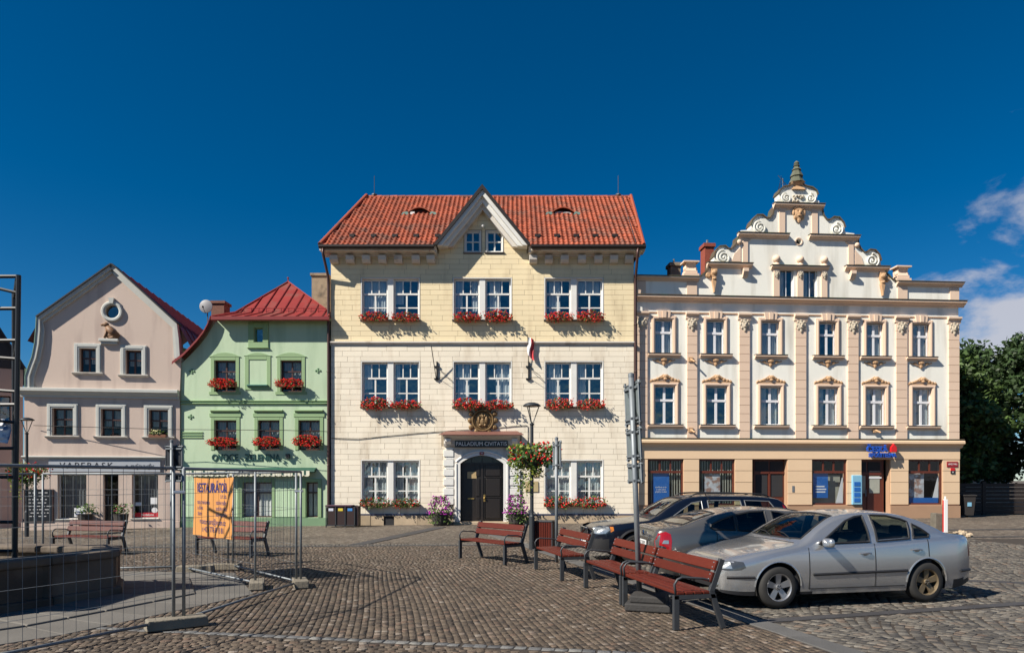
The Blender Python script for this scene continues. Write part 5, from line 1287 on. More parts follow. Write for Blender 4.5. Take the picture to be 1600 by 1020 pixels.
for i in (0, 1, 3, 5):
    x0, x1, z0, z1 = gf[i]
    o = window(R, x0, x1, z0, z1, [(.74, 1), (.26, 3)], m_rbw, yd=.0, fb=.07, bar=.07, tr=.10, gm=m_shopglass, room=1.4)
    if i < 2:
        for k in range(13):
            xx = x0 + .1 + k * (x1 - x0 - .2) / 12; MB().box(xx - .022, .14, z0 + .06, xx + .022, .15, z1 - .06).build('vertical_blind', m_blind, o)
    if i == 0:
        MB().box(x0 + .26, .065, z0 + .08, x0 + .98, .075, z1 - .56).build('poster', m_poster, o)
        for k, (s, w) in enumerate((('zaměřeno na vás', .5), ('a vaše plány', .42), ('přijďte k nám', .5))): text('lettering', s, .09, m_letter, o, (x0 + .62, .062, z0 + .78 - k * .1), ext=.001, width=w)
        text('lettering', 'banka', .07, m_letter, o, (x0 + .42, .187, z1 - .68), ext=.001) if False else None
    if i == 1: MB().box(x0 + .27, .065, z0 + .08, x0 + .98, .075, z1 - .56).build('poster', m_post2, o)
    if i == 3:
        MB().box(x0 + .12, .065, z0 + .3, x0 + .8, .075, z1 - .5).build('poster', m_poster, o)
        for k, w in enumerate((.42, .5, .46)): MB().box(x0 + .22, .060, z0 + .78 - k * .12, x0 + .22 + w, .063, z0 + .83 - k * .12).build('poster_line', m_letter, o)
        MB().box(x0 + .12, .3, z0 + .06, x1 - .1, .32, z0 + 1.3).build('inner_screen', m_blind, o)
    if i == 5: MB().box(x0 + .1, .12, z0 + .3, x0 + .85, .13, z1 - .5).build('poster', m_post2, o); MB().box(x0 + .1, .08, z0 + .06, x1 - .1, .1, z0 + .3).build('inner_screen', m_poster, o)
    if i in (3, 5): MB().add([(x1 - .42, .09, z0 + .07), (x1 - .08, .09, z0 + .07), (x1 - .08, .09, z1 - .6)], [(0, 1, 2)]).build('sunlit_reveal_patch', m_paper, o)  # sunlight on the inner reveal, put in as a white triangle
# doors
x0, x1, z0, z1 = gf[2]; xa = x0 + .16
d1 = MB().box(xa, .2, z0, x1, .25, z1).box(xa - .16, .26, z0, x1, .3, z1).build('street_door', m_rbw, R)
xm = (xa + x1) / 2
MB().box(xa + .06, .17, z1 - .5, xm - .04, .199, z1 - .08).box(xm + .04, .17, z1 - .5, x1 - .06, .199, z1 - .08).build('fanlight', m_dark, d1)
for a, b in ((xa, xm), (xm, x1)):
    MB().box(a + .08, .185, 1.15, b - .08, .199, z1 - .66).build('door_pane', m_dark, d1); MB().box(a + .1, .175, .3, b - .1, .199, 1.02).build('door_panel', m_rbw, d1, bevel=.015)
MB().box(xm - .04, .15, z0, xm + .04, .199, z1 - .58).box(xa, .15, z1 - .62, x1, .199, z1 - .54).build('door_frame', m_rbw, d1)
x0, x1, z0, z1 = gf[4]; xb = g(1381.5, 760)[0]
d2 = MB().box(x0, .2, z0, xb + .1, .25, z1).build('bank_door', m_rbw, R); MB().box(x0 + .06, .17, z1 - .55, x0 + .34, .199, z1 - .1).box(x0 + .44, .17, z1 - .55, xb - .08, .199, z1 - .1).build('fanlight', m_dark, d2)
MB().box(x0 + .08, .18, 1.3, x0 + .32, .199, z1 - .72).box(x0 + .50, .18, 1.3, xb - .1, .199, z1 - .72).build('door_pane', m_blind, d2); MB().box(x0 + .48, .165, 1.95, xb - .02, .179, 2.02).build('door_notice', m_paper, d2); MB().box(x0 + .30, .14, 1.15, x0 + .34, .2, 1.45).build('door_handle', m_zinc, d2)
MB().box(x0 + .02, .17, z1 - .68, xb, .199, z1 - .58).box(x0 + .40, .165, z0, x0 + .44, .199, z1 - .68).build('door_frame', m_rbw, d2)
for k in range(2): MB().box(x0 + .1, -.55 + k * .2, -.3, x1 + .1 - k * .12, .2, .22 + k * .1).build('door_step', m_plinth, R)
# info column, signs, house number
x0, x1, z0, z1 = BK.rect(1328, 1343.5, 742, 788); m_lb = mat('light_blue_panel', (.22, .46, .62), .4, var=.06)
ip = MB().box(x0, -.2, z0, x1, -.09, z1).build('info_column', m_lb, R, bevel=.03)
for k in range(4): MB().box(x0 + .08, -.215, z0 + .12 + k * .235, x1 - .1, -.201, z0 + .30 + k * .235).build('info_tile', m_poster, ip)
m_bl = mat('blue_sign_letters', (.01, .075, .42), .35, coat=.3); m_rd = mat('red_sign', (.60, .01, .012), .35, coat=.3)
xl, zl = g(1368, 702.5); text('lettering', 'ČESKÁ', .34, m_bl, R, (xl - .12, -.30, zl), ext=.05, width=.95, bold=.012)
xl, zl = g(1372.5, 711.5); text('lettering', 'SPOŘITELNA', .25, m_bl, R, (xl, -.30, zl), ext=.05, width=1.24, bold=.010)
xl, zl = g(1389.5, 702); MB().prism([(xl - .15, zl - .14), (xl + .15, zl - .14), (xl + .15, zl + .08), (xl, zl + .26), (xl - .15, zl + .08)], -.35, -.25).build('sign_emblem', m_rd, R, bevel=.03)
x0, x1, z0, z1 = BK.rect(1477, 1494, 721, 729.3); MB().box(x0, -.12, z0, x1, -.09, z1).build('street_name_plate', mat('red_name_plate', (.28, .012, .02), .35), R); text('lettering', 'NÁMĚSTÍ MÍRU', .10, m_letter, R, ((x0 + x1) / 2, -.122, (z0 + z1) / 2), ext=.001, width=.42)
x0, x1, z0, z1 = BK.rect(1483, 1489.2, 731, 739.5); MB().box(x0, -.12, z0, x1, -.09, (z0 + z1) / 2).build('house_number', m_sign, R); MB().box(x0, -.12, (z0 + z1) / 2 + .004, x1, -.09, z1).build('house_number', m_rd, R)
text('lettering', '86', .09, m_letter, R, ((x0 + x1) / 2, -.122, (3 * z0 + z1) / 4), ext=.001)
x, z = g(1238, 763); MB().box(x - .05, -.1, z - .15, x + .05, -.05, z + .12).build('doorbell_panel', m_zinc, R)
# chimneys behind the parapet
m_rbrick = mat('red_chimney_brick', (.26, .06, .035), .8, var=.3, scale=6, bump=.4)
def bchim(u0, u1, v0, v1, d, m):
    mb = MB(); a = at(u0, v0, d); b = at(u1, v1, d); q = lambda p: ((p - BK.O).dot(BK.e), -(p - BK.O).dot(BK.n), p.z)
    x0, y, z1 = q(a); x1, _, z0 = q(b)
    c = MB().box(x0, y, z0 - .5, x1, y + .6, z1).box(x0 - .06, y - .06, z1 - .16, x1 + .06, y + .66, z1 + .0).build('chimney', m, R); MB().tube([((x0 + x1) / 2, y + .3, z1), ((x0 + x1) / 2, y + .3, z1 + .25)], .05, 6).build('chimney_pot', m_zinc, c)
bchim(1048, 1064, 410, 440, 34, m_stucco); bchim(1101.5, 1116, 380, 425, 33, m_rbrick)
# iron lantern stubs on two pilasters and one window
for u, v in ((1078, 562), (1078, 671.5), (1366, 672)):
    x, z = g(u, v); mb = MB(); mb.box(x - .1, -.12, z - .1, x + .1, -.03, z + .1).tube([(x, -.1, z), (x + .12, -.3, z - .12)], .04, 6); mb.build('wall_fitting', m_orn, R)

# ================================================================ beyond the right corner: fence, trees, far house
m_fw = mat('dark_fence_wood', (0.018, 0.012, 0.010), .7, var=.3, scale=4, rand=.25)
fp = thing('board_fence', 'tall dark timber board fence under the trees on the right', 'fence', (20.8, 34.0, .2))
for k in range(4):
    x0 = k * 2.6 - .6; MB().box(x0 - .08, -.02, -.3, x0 + .08, .12, 1.62).build('post', m_fw, fp)
    for j in range(8):
        z = .06 + j * .185
        MB().box(x0 + .085, .0, z, x0 + 2.515, .045, z + (.165 if not (j == 2 and k == 2) else .13)).build('board', m_fw, fp)
wb = thing('wheelie_bin', 'dark waste bin standing at the bank house corner beside the fence', 'bin', (20.55, 31.9, .2))
MB().add([(-.22, -.25, .08), (.22, -.25, .08), (.22, .25, .08), (-.22, .25, .08), (-.28, -.32, .95), (.28, -.32, .95), (.28, .32, .95), (-.28, .32, .95)], [(3, 2, 1, 0), (4, 5, 6, 7), (0, 1, 5, 4), (1, 2, 6, 5), (2, 3, 7, 6), (3, 0, 4, 7)]).build('body', m_planter, wb, bevel=.02)
MB().box(-.31, -.35, .952, .31, .36, 1.02).build('lid', m_planter, wb, bevel=.02); MB().box(-.1, -.305, .5, .08, -.29, .68).build('sticker', m_lb, wb)
for s_ in (-1, 1): MB().lathe([(0, -.03), (.1, -.03), (.1, .03), (0, .03)], (s_ * .22, .26, .1), 12, 'x').build('wheel', m_planter, wb)
FH = Facade('far_white_house', 'pale house showing in gaps behind the trees on the right', (23.5, 46.0), 0.0)
mb = MB(); wall(mb, [(0, 0), (9, 0), (9, 7), (0, 7)], [rectp((1.0, 2.0, 1.2, 3.0)), rectp((4, 5, 1.2, 3))], .4, .2); mb.build('wall', mat('pale_pink_wall', (.62, .55, .47), .8, var=.1), FH.root)
window(FH.root, 1, 2, 1.2, 3, [(1, 2)], m_white); window(FH.root, 4, 5, 1.2, 3, [(1, 2)], m_white)
MB().add([(-.5, -.5, 6.9), (9.5, -.5, 6.9), (9.5, 4, 9), (-.5, 4, 9)], [(0, 1, 2, 3)]).build('roof', m_cop, FH.root); shell(FH.root, 0, 9, 0, 7, 8, m_bw)
m_tleaf = mat('tree_leaf', (0.060, 0.104, 0.024), .6, var=.35, scale=1.2, island=.5, trans=.22); m_bark = mat('bark', (.06, .045, .03), .9, var=.3, scale=8, bump=.6)
m_tleaf2 = mat('dark_tree_leaf', (0.036, 0.068, 0.020), .6, var=.35, scale=1.2, island=.5, trans=.2)
def tree(label, base, h, rad, m, seed, z_low=.18, n=15000):
    random.seed(seed); rg = np.random.default_rng(seed)
    t = thing('broadleaf_tree', label, 'tree', base, 0, 'trees on the right')
    mb = MB(); top = Vector((.2, .1, h * .62)); mb.tube([(0, 0, -.2), (.05, 0, h * .15), (.1, .05, h * .35), top], [h * .032, h * .026, h * .02, h * .012], 8)
    cl = []
    for k in range(64):
        a = random.uniform(0, 6.283); el = random.uniform(-.95, 1.45); rr = rad * random.uniform(.55, 1.0)
        c = Vector((math.cos(a) * math.cos(el) * rr, math.sin(a) * math.cos(el) * rr, h * .52 + math.sin(el) * h * .42 * random.uniform(.75, 1.05))); c.z = max(c.z, h * z_low)
        cl.append((c, random.uniform(.18, .34) * rad))
        if k % 3 == 0: s = Vector((.08, .03, h * random.uniform(.2, .55))); mb.tube([s, s.lerp(c, .5) + Vector((0, 0, .25)), c], [h * .012, h * .008, h * .003], 5)
    mb.build('trunk', m_bark, t)
    cen = np.array([list(c) for c, _ in cl]); rs = np.array([r for _, r in cl])
    k = rg.integers(0, len(cl), n); d = rg.normal(size=(n, 3)); d /= np.linalg.norm(d, axis=1)[:, None]
    P = cen[k] + d * (rs[k] * rg.uniform(.35, 1.12, n))[:, None] * np.array([1.15, 1.15, .72])
    a = rg.normal(size=(n, 3)); a[:, 2] *= .6; a /= np.linalg.norm(a, axis=1)[:, None]; b = np.cross(a, rg.normal(size=(n, 3))); b /= np.linalg.norm(b, axis=1)[:, None]
    s = rg.uniform(.09, .19, n)[:, None]
    V = np.stack([P - a * s, P - b * s * .6, P + a * s, P + b * s * .6], 1)
    stuff(obj('crown', mesh_np('crown', V, np.array([[0, 1, 2, 3]]), m), t))
tree('leafy mid-green tree rising beside the bank house corner', (23.4, 37.5, .2), 8.3, 2.7, m_tleaf, 3, .13, 20000)
tree('taller dark tree at the right edge of the square', (28.6, 38.5, .2), 9.6, 3.6, m_tleaf2, 5, .12, 22000)
tree('dark tree behind the board fence, partly hidden by the leafy one', (26.4, 41.5, .2), 9.6, 3.6, m_tleaf2, 9, .12, 20000)
random.seed(21)
# ================================================================ street furniture
m_bwood = mat('red_bench_wood', (0.092, 0.0155, 0.0085), .5, var=.3, scale=5, stretch=(2, 2, 14), rand=.15, bump=.12, bscale=50, spec=.25)
m_bmet = mat('bench_iron', (0.048, 0.052, 0.058), .5, .3, var=.2, scale=8, rand=.06)
BL, BD = 1.74, .46
def make_bench():
    """faces -y; root at the middle of the front feet line"""
    t = thing('park_bench', 'x', 'bench', (0, 0, 0), 0, 'red slatted benches on the square')
    for s in (-1, 1):
        x = s * (BL / 2 - .02)
        MB().bar((x, 0, 0), (x, 0, .43), .055, .075, up=(0, 1, 0)).build('leg', m_bmet, t, bevel=.006)
        MB().bar((x, .64, 0), (x, .47, .47), .055, .07, up=(0, 1, 0)).build('leg', m_bmet, t, bevel=.006)
        MB().bar((x, .47, .45), (x, .62, .86), .055, .07, up=(0, 1, 0)).build('back_post', m_bmet, t, bevel=.006)
        MB().bar((x, -.03, .405), (x, .53, .405), .055, .05).build('seat_rail', m_bmet, t)
        MB().tube([(x, .0, .42), (x, -.02, .56), (x, .02, .62), (x, .08, .645), (x, .36, .625), (x, .46, .60), (x, .53, .64)], .016, 6).build('armrest', m_bmet, t, smooth=True)
    for k in range(4): MB().box(-BL / 2, .005 + k * .118, .432, BL / 2, .108 + k * .118, .470).build('seat_slat', m_bwood, t, bevel=.008)
    d = Vector((0, .15, .41)).normalized(); n_ = Vector((0, -d.z, d.y))
    for z in (.11, .265):
        c = Vector((0, .47, .45)) + d * (z + .07) + n_ * .055
        sl = MB().bar(c - Vector((BL / 2, 0, 0)), c + Vector((BL / 2, 0, 0)), .036, .128, up=d).build('back_slat', m_bwood, t, bevel=.008)
        for s in (-1, 1):
            mb = MB()
            for q in (-.03, .03): p = c + n_ * .02 + d * q + Vector((s * (BL / 2 - .04), 0, 0)); mb.blob(p, .010, 6, 4)
            mb.build('bolt', m_zinc, sl)
    return t
bench0 = make_bench(); used = [False]
def bench(fl, fr, label):
    """fl, fr = ground points under the left and right front legs, seen from the front"""
    a, b = Vector(fl), Vector(fr); c = (a + b) / 2; d = (b - a)
    if not used[0]: o = bench0; used[0] = True
    else: o = copy_tree(bench0)
    o.location = (c.x, c.y, float(zg(c.x, c.y)) + .022); o.rotation_euler = (0, 0, math.atan2(d.y, d.x)); o['label'] = label
    return o
# the row by the kerb faces left, so its "left" end is the far one
bench((1.66, 10.38), (2.03, 8.70), 'nearest red bench, in front of the silver car')
bench((1.27, 12.16), (1.64, 10.46), 'second red bench from the front, with the tall sign pole behind it')
bench((.50, 14.62), (.92, 12.98), 'red bench behind the slim sign pole, third in the row by the kerb')
bench((-1.23, 16.72), (-.15, 15.40), 'red bench standing free left of the lamp post and waste bin')
bench((-7.95, 17.75), (-6.35, 17.15), 'red bench seen behind the orange banner')
bench((-11.95, 18.3), (-10.25, 17.9), 'red bench behind the stone fountain, in front of the pink house')

m_lampm = mat('lamp_post_iron', (0.045, 0.05, 0.055), .5, .4, var=.15, scale=5)
m_lampg = mat('lamp_diffuser', (.55, .56, .55), .4, var=.05)
def lamp(p, h, label):
    t = thing('street_lamp', label, 'street lamp', p, 0, 'street lamps with flower baskets')
    MB().lathe([(.075, 0), (.075, .9), (.06, .93), (.05, 1.0), (.045, h - .62), (.06, h - .6), (.06, h - .56)], (0, 0, 0), 12).build('post', m_lampm, t, smooth=False)
    for k in range(3):
        a = k * 2 * math.pi / 3 + .1; mb = MB(); mb.tube([(0, 0, h - .58), (.05 * math.cos(a), .05 * math.sin(a), h - .5), (.205 * math.cos(a), .205 * math.sin(a), h - .08)], .014, 5); mb.build('head_arm', m_lampm, t)
    MB().lathe([(0, h), (.08, h - .005), (.17, h - .03), (.235, h - .075), (.245, h - .1), (.22, h - .11)], (0, 0, 0), 20).build('canopy', m_lampm, t, smooth=True)
    MB().lathe([(.22, h - .111), (.1, h - .125), (0, h - .13)], (0, 0, 0), 20).build('diffuser', m_lampg, t)
    return t
L1 = gnd(831, 858.5); lamp(L1, CAMH + (750 - 628.5) / F * L1.y - L1.z, 'dark street lamp beside the waste bin, in front of the cream house')
L2 = gnd(42, 838); lamp(L2, CAMH + (750 - 652) / F * L2.y - L2.z, 'dark street lamp in front of the pink house')
def basket(p, r, label, seed, trail, sc_=1.0):
    random.seed(seed)
    t = thing('hanging_flower_basket', label, 'flower basket', p, 0, 'flower baskets on the lamp posts')
    MB().lathe([(.08, -.28), (.26, -.22), (.34, -.05), (.36, .02), (.08, .02)], (0, 0, 0), 14).build('bowl', m_planter, t)
    lf, ly, br = MB(), MB(), MB()
    def rp(k=1.0):
        a = random.uniform(0, 6.283); q = r * math.sqrt(random.uniform(.1, 1)) * k; z = random.uniform(-.32, .36) * (1.05 - .5 * q / r) * r / .6
        return (q * math.cos(a), q * math.sin(a), z + .05)
    leafquads(lf, [rp(.95) for _ in range(560)], .10); leafquads(ly, [(p_[0] - r * .35, p_[1], p_[2]) for p_ in (rp(.55) for _ in range(210))], .10)
    for _ in range(trail):
        a = random.uniform(0, 6.283); q = r * random.uniform(.25, .62); x0, y0 = q * math.cos(a) - r * .12, q * math.sin(a); z = -.2; ln = random.uniform(.3, .85) * (1.2 if x0 < 0 else .5)
        leafquads(lf if random.random() < .6 else ly, [(x0 + random.uniform(-.05, .05), y0 + random.uniform(-.05, .05), z - ln * k / 9) for k in range(9)], .075)
    for _ in range(170):
        x, y, z = rp(1.04); bloom(br, (x + r * .12, y, z + .06), random.uniform(.025, .045))
    stuff(lf.build('foliage', m_leaf, t)); stuff(ly.build('yellow_foliage', m_leaf2, t)); stuff(br.build('blossoms', m_red, t))
basket((L1.x, L1.y, CAMH + (750 - 716) / F * L1.y), .70, 'big hanging basket of red geraniums with trailing greenery, in front of the doorway', 4, 46)
basket((L2.x, L2.y, CAMH + (750 - 741) / F * L2.y), .70, 'hanging basket of red flowers in front of the pink house', 8, 26)
random.seed(33)
# planters by the door
def planter(p, label, seed):
    random.seed(seed); t = thing('petunia_planter', label, 'planter', p, 0, 'petunia planters by the doorway')
    MB().lathe([(.26, 0), (.31, .1), (.36, .5), (.38, .55), (.30, .56)], (0, 0, 0), 14).build('tub', m_planter, t); lf, bl = MB(), MB()
    def rp():
        a = random.uniform(0, 6.283); z = random.uniform(.25, 1.25); q = (.52 if z < .75 else .52 - (z - .75) * .45) * math.sqrt(random.uniform(.2, 1)); return (q * math.cos(a), q * math.sin(a), z)
    leafquads(lf, [rp() for _ in range(330)] + [(x * 1.0, y * 1.0, z * .62 - .08) for x, y, z in (rp() for _ in range(260))], .09)
    for _ in range(190):
        x, y, z = rp(); bloom(bl, (x * 1.08, y * 1.08, max(.5, z)), random.uniform(.03, .05))
    stuff(lf.build('foliage', m_leaf, t)); stuff(bl.build('blossoms', m_purple, t))
planter((tx(690), 29.6, float(zg(-3, 29.6))), 'tub of purple petunias left of the arched doorway', 3); planter((tx(806.5), 29.55, float(zg(0, 29.6))), 'tub of purple petunias right of the arched doorway', 6)
for u, lab, sd in ((133, 'dark pot with white flowers at the pink house shop, left of the shop door', 5), (189, 'dark pot with a small shrub right of the shop door of the pink house', 9)):
    p = gnd(u, 827); random.seed(sd); t = thing('plant_pot', lab, 'plant pot', p, 0, 'pots at the shop door')
    MB().lathe([(.2, 0), (.29, .62), (.31, .64), (.25, .65)], (0, 0, 0), 12).build('pot', m_planter, t); lf, bl = MB(), MB()
    leafquads(lf, [(random.gauss(0, .17), random.gauss(0, .17), .72 + random.uniform(-.05, .35)) for _ in range(130)], .10)
    for _ in range(14): bloom(bl, (random.gauss(-.08, .15), random.gauss(-.1, .1), .8 + random.uniform(-.1, .2)), .035)
    stuff(lf.build('foliage', m_leaf, t)); stuff(bl.build('blossoms', m_letter if sd == 5 else m_pink, t))
random.seed(40)
# slatted waste bin by the lamp
p = gnd(851, 857); t = thing('slatted_waste_bin', 'square waste bin clad in red slats beside the lamp post', 'waste bin', p, math.radians(-12))
MB().box(-.2, -.2, .05, .2, .2, .72).build('liner', m_bmet, t); MB().box(-.245, -.245, .735, .245, .245, .775).build('lid', m_bmet, t, bevel=.01)
for k in range(4):
    a = k * math.pi / 2; c, s = round(math.cos(a)), round(math.sin(a))
    for j in range(8):
        q = -.215 + j * .0615; x, y = q * c - (-.225) * s * 1, q * s + (-.225) * c
        MB().box(-.024, -.012, .04, .024, .012, .73).build('slat', m_bwood, t, loc=(x, y, 0)).rotation_euler = (0, 0, a)
    MB().box(-.014, -.014, 0, .014, .014, .735).build('corner_post', m_bmet, t, loc=((-.235 if k in (0, 3) else .235), (-.235 if k < 2 else .235), 0))
# recycling station against the cream house
p = Vector((tx(519) + .02, 29.55, float(zg(-7.5, 29.6)))); t = thing('recycling_station', 'brown three-compartment recycling bin against the cream house', 'recycling bin', p)
m_bbin = mat('brown_bin_panel', (.035, .018, .016), .5, var=.2); W3 = 1.18; 
for k, (cm_, ) in enumerate(((mat('white_label', (.6, .62, .7), .5),), (mat('yellow_label', (.7, .55, .05), .5),), (mat('blue_label', (.05, .25, .6), .5),))):
    x0 = .02 + k * W3 / 3; c = MB().box(x0 + .03, -.42, .1, x0 + W3 / 3 - .03, .06, .84).build('compartment', m_bbin, t); MB().box(x0 + .10, -.43, .68, x0 + W3 / 3 - .10, -.421, .79).build('label_plate', cm_, c)
for k in range(4): MB().box(k * W3 / 3, -.45, 0, k * W3 / 3 + .04, -.41, .86).build('frame_post', m_bmet, t); 
MB().box(0, -.45, .06, W3 + .04, -.41, .1).box(0, .04, .06, W3 + .04, .08, .9).build('frame', m_bmet, t)
MB().box(-.02, -.46, .865, W3 - .1, .1, .92).build('lid', mat('purple_brown_lid', (.07, .03, .05), .5), t, bevel=.01); MB().box(W3 + .045, -.4, .05, W3 + .16, .08, .88).build('side_panel', m_bbin, t)

# sign posts (seen from behind)
m_signb = mat('sign_back_grey', (.17, .20, .205), .5, .25, var=.15, scale=3, rand=.05)
m_signk = mat('dark_sign_back', (.030, .034, .042), .5, .3, var=.2)
def sign_pole(base, top, label, plates, r=.035, m=m_zinc, mp=m_signb):
    """plates: (z centre, width, height, heading, offset along the plate)"""
    t = thing('traffic_sign_post', label, 'sign post', base); b = Vector(base); ax_ = Vector(top) - b
    MB().tube([(0, 0, 0), ax_], r, 10).build('pole', m, t, smooth=True); MB().lathe([(r + .004, 0), (r + .004, .05), (0, .07)], tuple(ax_), 10).build('pole_cap', m, t)
    for (z, w, h, a, off) in plates:
        c = ax_ * (z / ax_.z); d = Vector((math.cos(a), math.sin(a), 0)); n = Vector((-d.y, d.x, 0)); c = c + n * (r + .03) + d * off
        up = ax_.normalized(); cor = [(-1, -1), (1, -1), (1, 1), (-1, 1)]; pts = []
        for i, j in cor:
            for k, l in ((.86, 1), (1, .86)) if i * j > 0 else ((1, .86), (.86, 1)):
                pts.append(c + d * (i * k * w / 2) + up * (j * l * h / 2))
        mb = MB(); q = len(pts); mb.add([p - n * .012 for p in pts] + [p + n * .012 for p in pts], [tuple(range(q)), tuple(range(2 * q - 1, q - 1, -1))] + [((i + 1) % q, i, q + i, q + (i + 1) % q) for i in range(q)])
        o = mb.build('sign_plate', mp, t); MB().tube([p - n * .014 for p in pts], .012, 4, closed=True).build('plate_rim', m, o)
        for j in (-.34, .34): MB().bar(c - d * w * .42 + up * h * j - n * .03, c + d * w * .42 + up * h * j - n * .03, .02, .03).bar(c - n * (r * 2 + .03) - d * (off) + up * h * j, c - d * off + up * h * j, .08, .03).build('clamp', m, o)
    return t
b0 = gnd(1003, 936)
sign_pole((1.97, 10.85, 0), (1.835, 10.85, 3.46), 'tall leaning steel post with three traffic signs seen from behind', [(3.06, .62, .70, math.radians(283), -.14), (2.43, .60, .54, math.radians(283), -.14), (1.98, .58, .33, math.radians(283), -.14)], .042)
b1 = gnd(869.5, 879); sign_pole(b1, b1 + Vector((0.0, 0, CAMH + (750 - 687) / F * b1.y)), 'slim steel post with one traffic sign, by the waste bin', [(CAMH + (750 - 711) / F * b1.y, .62, .66, math.radians(284), -.15)], .036)
b2 = Vector((-7.13, 14.75, float(zg(-7.1, 14.75)))); sign_pole(b2, b2 + Vector((0, 0, 2.68)), 'post with two dark sign backs behind the wire fence on the left', [(2.36, .42, .56, math.radians(-6), .02), (1.95, .40, .20, math.radians(-6), .02)], .033, mp=m_signk)
# loose foot blocks under the bench
m_rub = mat('dark_rubber', (.035, .033, .032), .8, var=.3, scale=6, bump=.3)
t = thing('ballast_stack', 'dark ballast blocks at the foot of the tall sign post, under the bench', 'ballast block', (1.95, 10.3, .02), math.radians(-18))
MB().box(-.24, -.42, 0, .40, -.1, .11).build('block', m_rub, t, bevel=.02); MB().box(-.22, -.08, 0, .36, .24, .11).build('block', m_rub, t, bevel=.02); MB().box(-.18, -.36, .112, .33, .12, .21).build('block', m_rub, t, bevel=.02)

# ================================================================ fountain
m_fst = mat('fountain_sandstone', (.125, .10, .077), .85, var=.4, scale=1.6, bump=.6, bscale=10, rand=.12, col2=(.065, .05, .038), c2=(.48, .66), c2scale=1.4)
m_fstl = mat('pale_slab', (.12, .112, .10), .85, var=.25, scale=2, rand=.15, bump=.3)
FT = thing('stone_fountain', 'low polygonal stone fountain basin at the left edge', 'fountain', (0, 0, -.04))
inner = grow(FOUNT, -.32); o_rim = grow(FOUNT, .06); i_rim = grow(FOUNT, -.38)
def slab_piece(a, b, c, d, z0, z1, nm, m, parent, bev=.015):
    P = [a, b, c, d]; mb = MB(); mb.add([(p.x, p.y, z0) for p in P] + [(p.x, p.y, z1) for p in P], [(3, 2, 1, 0), (4, 5, 6, 7), (0, 1, 5, 4), (1, 2, 6, 5), (2, 3, 7, 6), (3, 0, 4, 7)])
    o = mb.build(nm, m, parent, bevel=bev); bm = bmesh.new(); bm.from_mesh(o.data); bmesh.ops.recalc_face_normals(bm, faces=bm.faces); bm.to_mesh(o.data); bm.free(); return o
base_o = grow(FOUNT, .09); step_o = grow(FOUNT, 1.15); step_i = grow(FOUNT, -.1)
NF = len(FOUNT)
for i in range(NF):
    j = (i + 1) % NF; V2 = lambda q: Vector((q[0], q[1]))
    e = .012; l = lambda a, b, f: V2(a).lerp(V2(b), f)
    slab_piece(l(FOUNT[i], FOUNT[j], e), l(FOUNT[i], FOUNT[j], 1 - e), l(inner[i], inner[j], 1 - e), l(inner[i], inner[j], e), .1, .66, 'basin_panel', m_fst, FT)
    slab_piece(l(o_rim[i], o_rim[j], .003), l(o_rim[i], o_rim[j], .997), l(i_rim[i], i_rim[j], .997), l(i_rim[i], i_rim[j], .003), .665, .79, 'rim_stone', m_fst, FT, .03)
    slab_piece(l(base_o[i], base_o[j], .003), l(base_o[i], base_o[j], .997), l(inner[i], inner[j], .997), l(inner[i], inner[j], .003), .0, .2, 'base_stone', m_fst, FT, .03)
    c = V2(FOUNT[i]); d = (c - FC).normalized() ; mb = MB(); mb.lathe([(.11, .2), (.09, .24), (.09, .6), (.11, .655)], (c.x - d.x * .06, c.y - d.y * .06, 0), 10); (mb.build('corner_pier', m_fst, FT) if i % 2 == 0 else None)
    n = 2
    for k in range(n):
        a0, a1 = k / n + .004, (k + 1) / n - .004
        slab_piece(l(step_o[i], step_o[j], a0), l(step_o[i], step_o[j], a1), l(step_i[i], step_i[j], a1), l(step_i[i], step_i[j], a0), -.1, .085, 'step_slab', m_fstl, FT, .02)
        slab_piece(l(RING[i], RING[j], a0), l(RING[i], RING[j], a1), l(step_i[i], step_i[j], a1), l(step_i[i], step_i[j], a0), -.1, .058, 'pavement_slab', m_fstl, FT, .01)
mb = MB(); mb.add([(p.x, p.y, .22) for p in inner], [tuple(range(NF))]); mb.build('basin_floor', mat('pale_basin_floor', (.30, .27, .21), .9, var=.3, scale=2), FT)
# pedestal and figure added out of view, left, to shade basin and steps
MB().box(-10.9, 8.9, .2, -8.9, 10.1, 1.6).box(-10.6, 8.2, 1.6, -9.2, 9.9, 3.1).box(-10.75, 8.0, 3.1, -9.05, 10.0, 3.3).build('shade_pedestal', m_fst, FT, bevel=.03)
MB().tube([(-9.9, 9.5, 3.3), (-9.9, 9.5, 3.9), (-9.85, 9.5, 4.5), (-9.9, 9.5, 4.75), (-9.9, 9.5, 4.85)], [.34, .26, .32, .12, .1], 10).blob((-9.9, 9.5, 4.98), (.13, .13, .17), 10, 7).build('shade_figure', m_fst, FT, smooth=True)
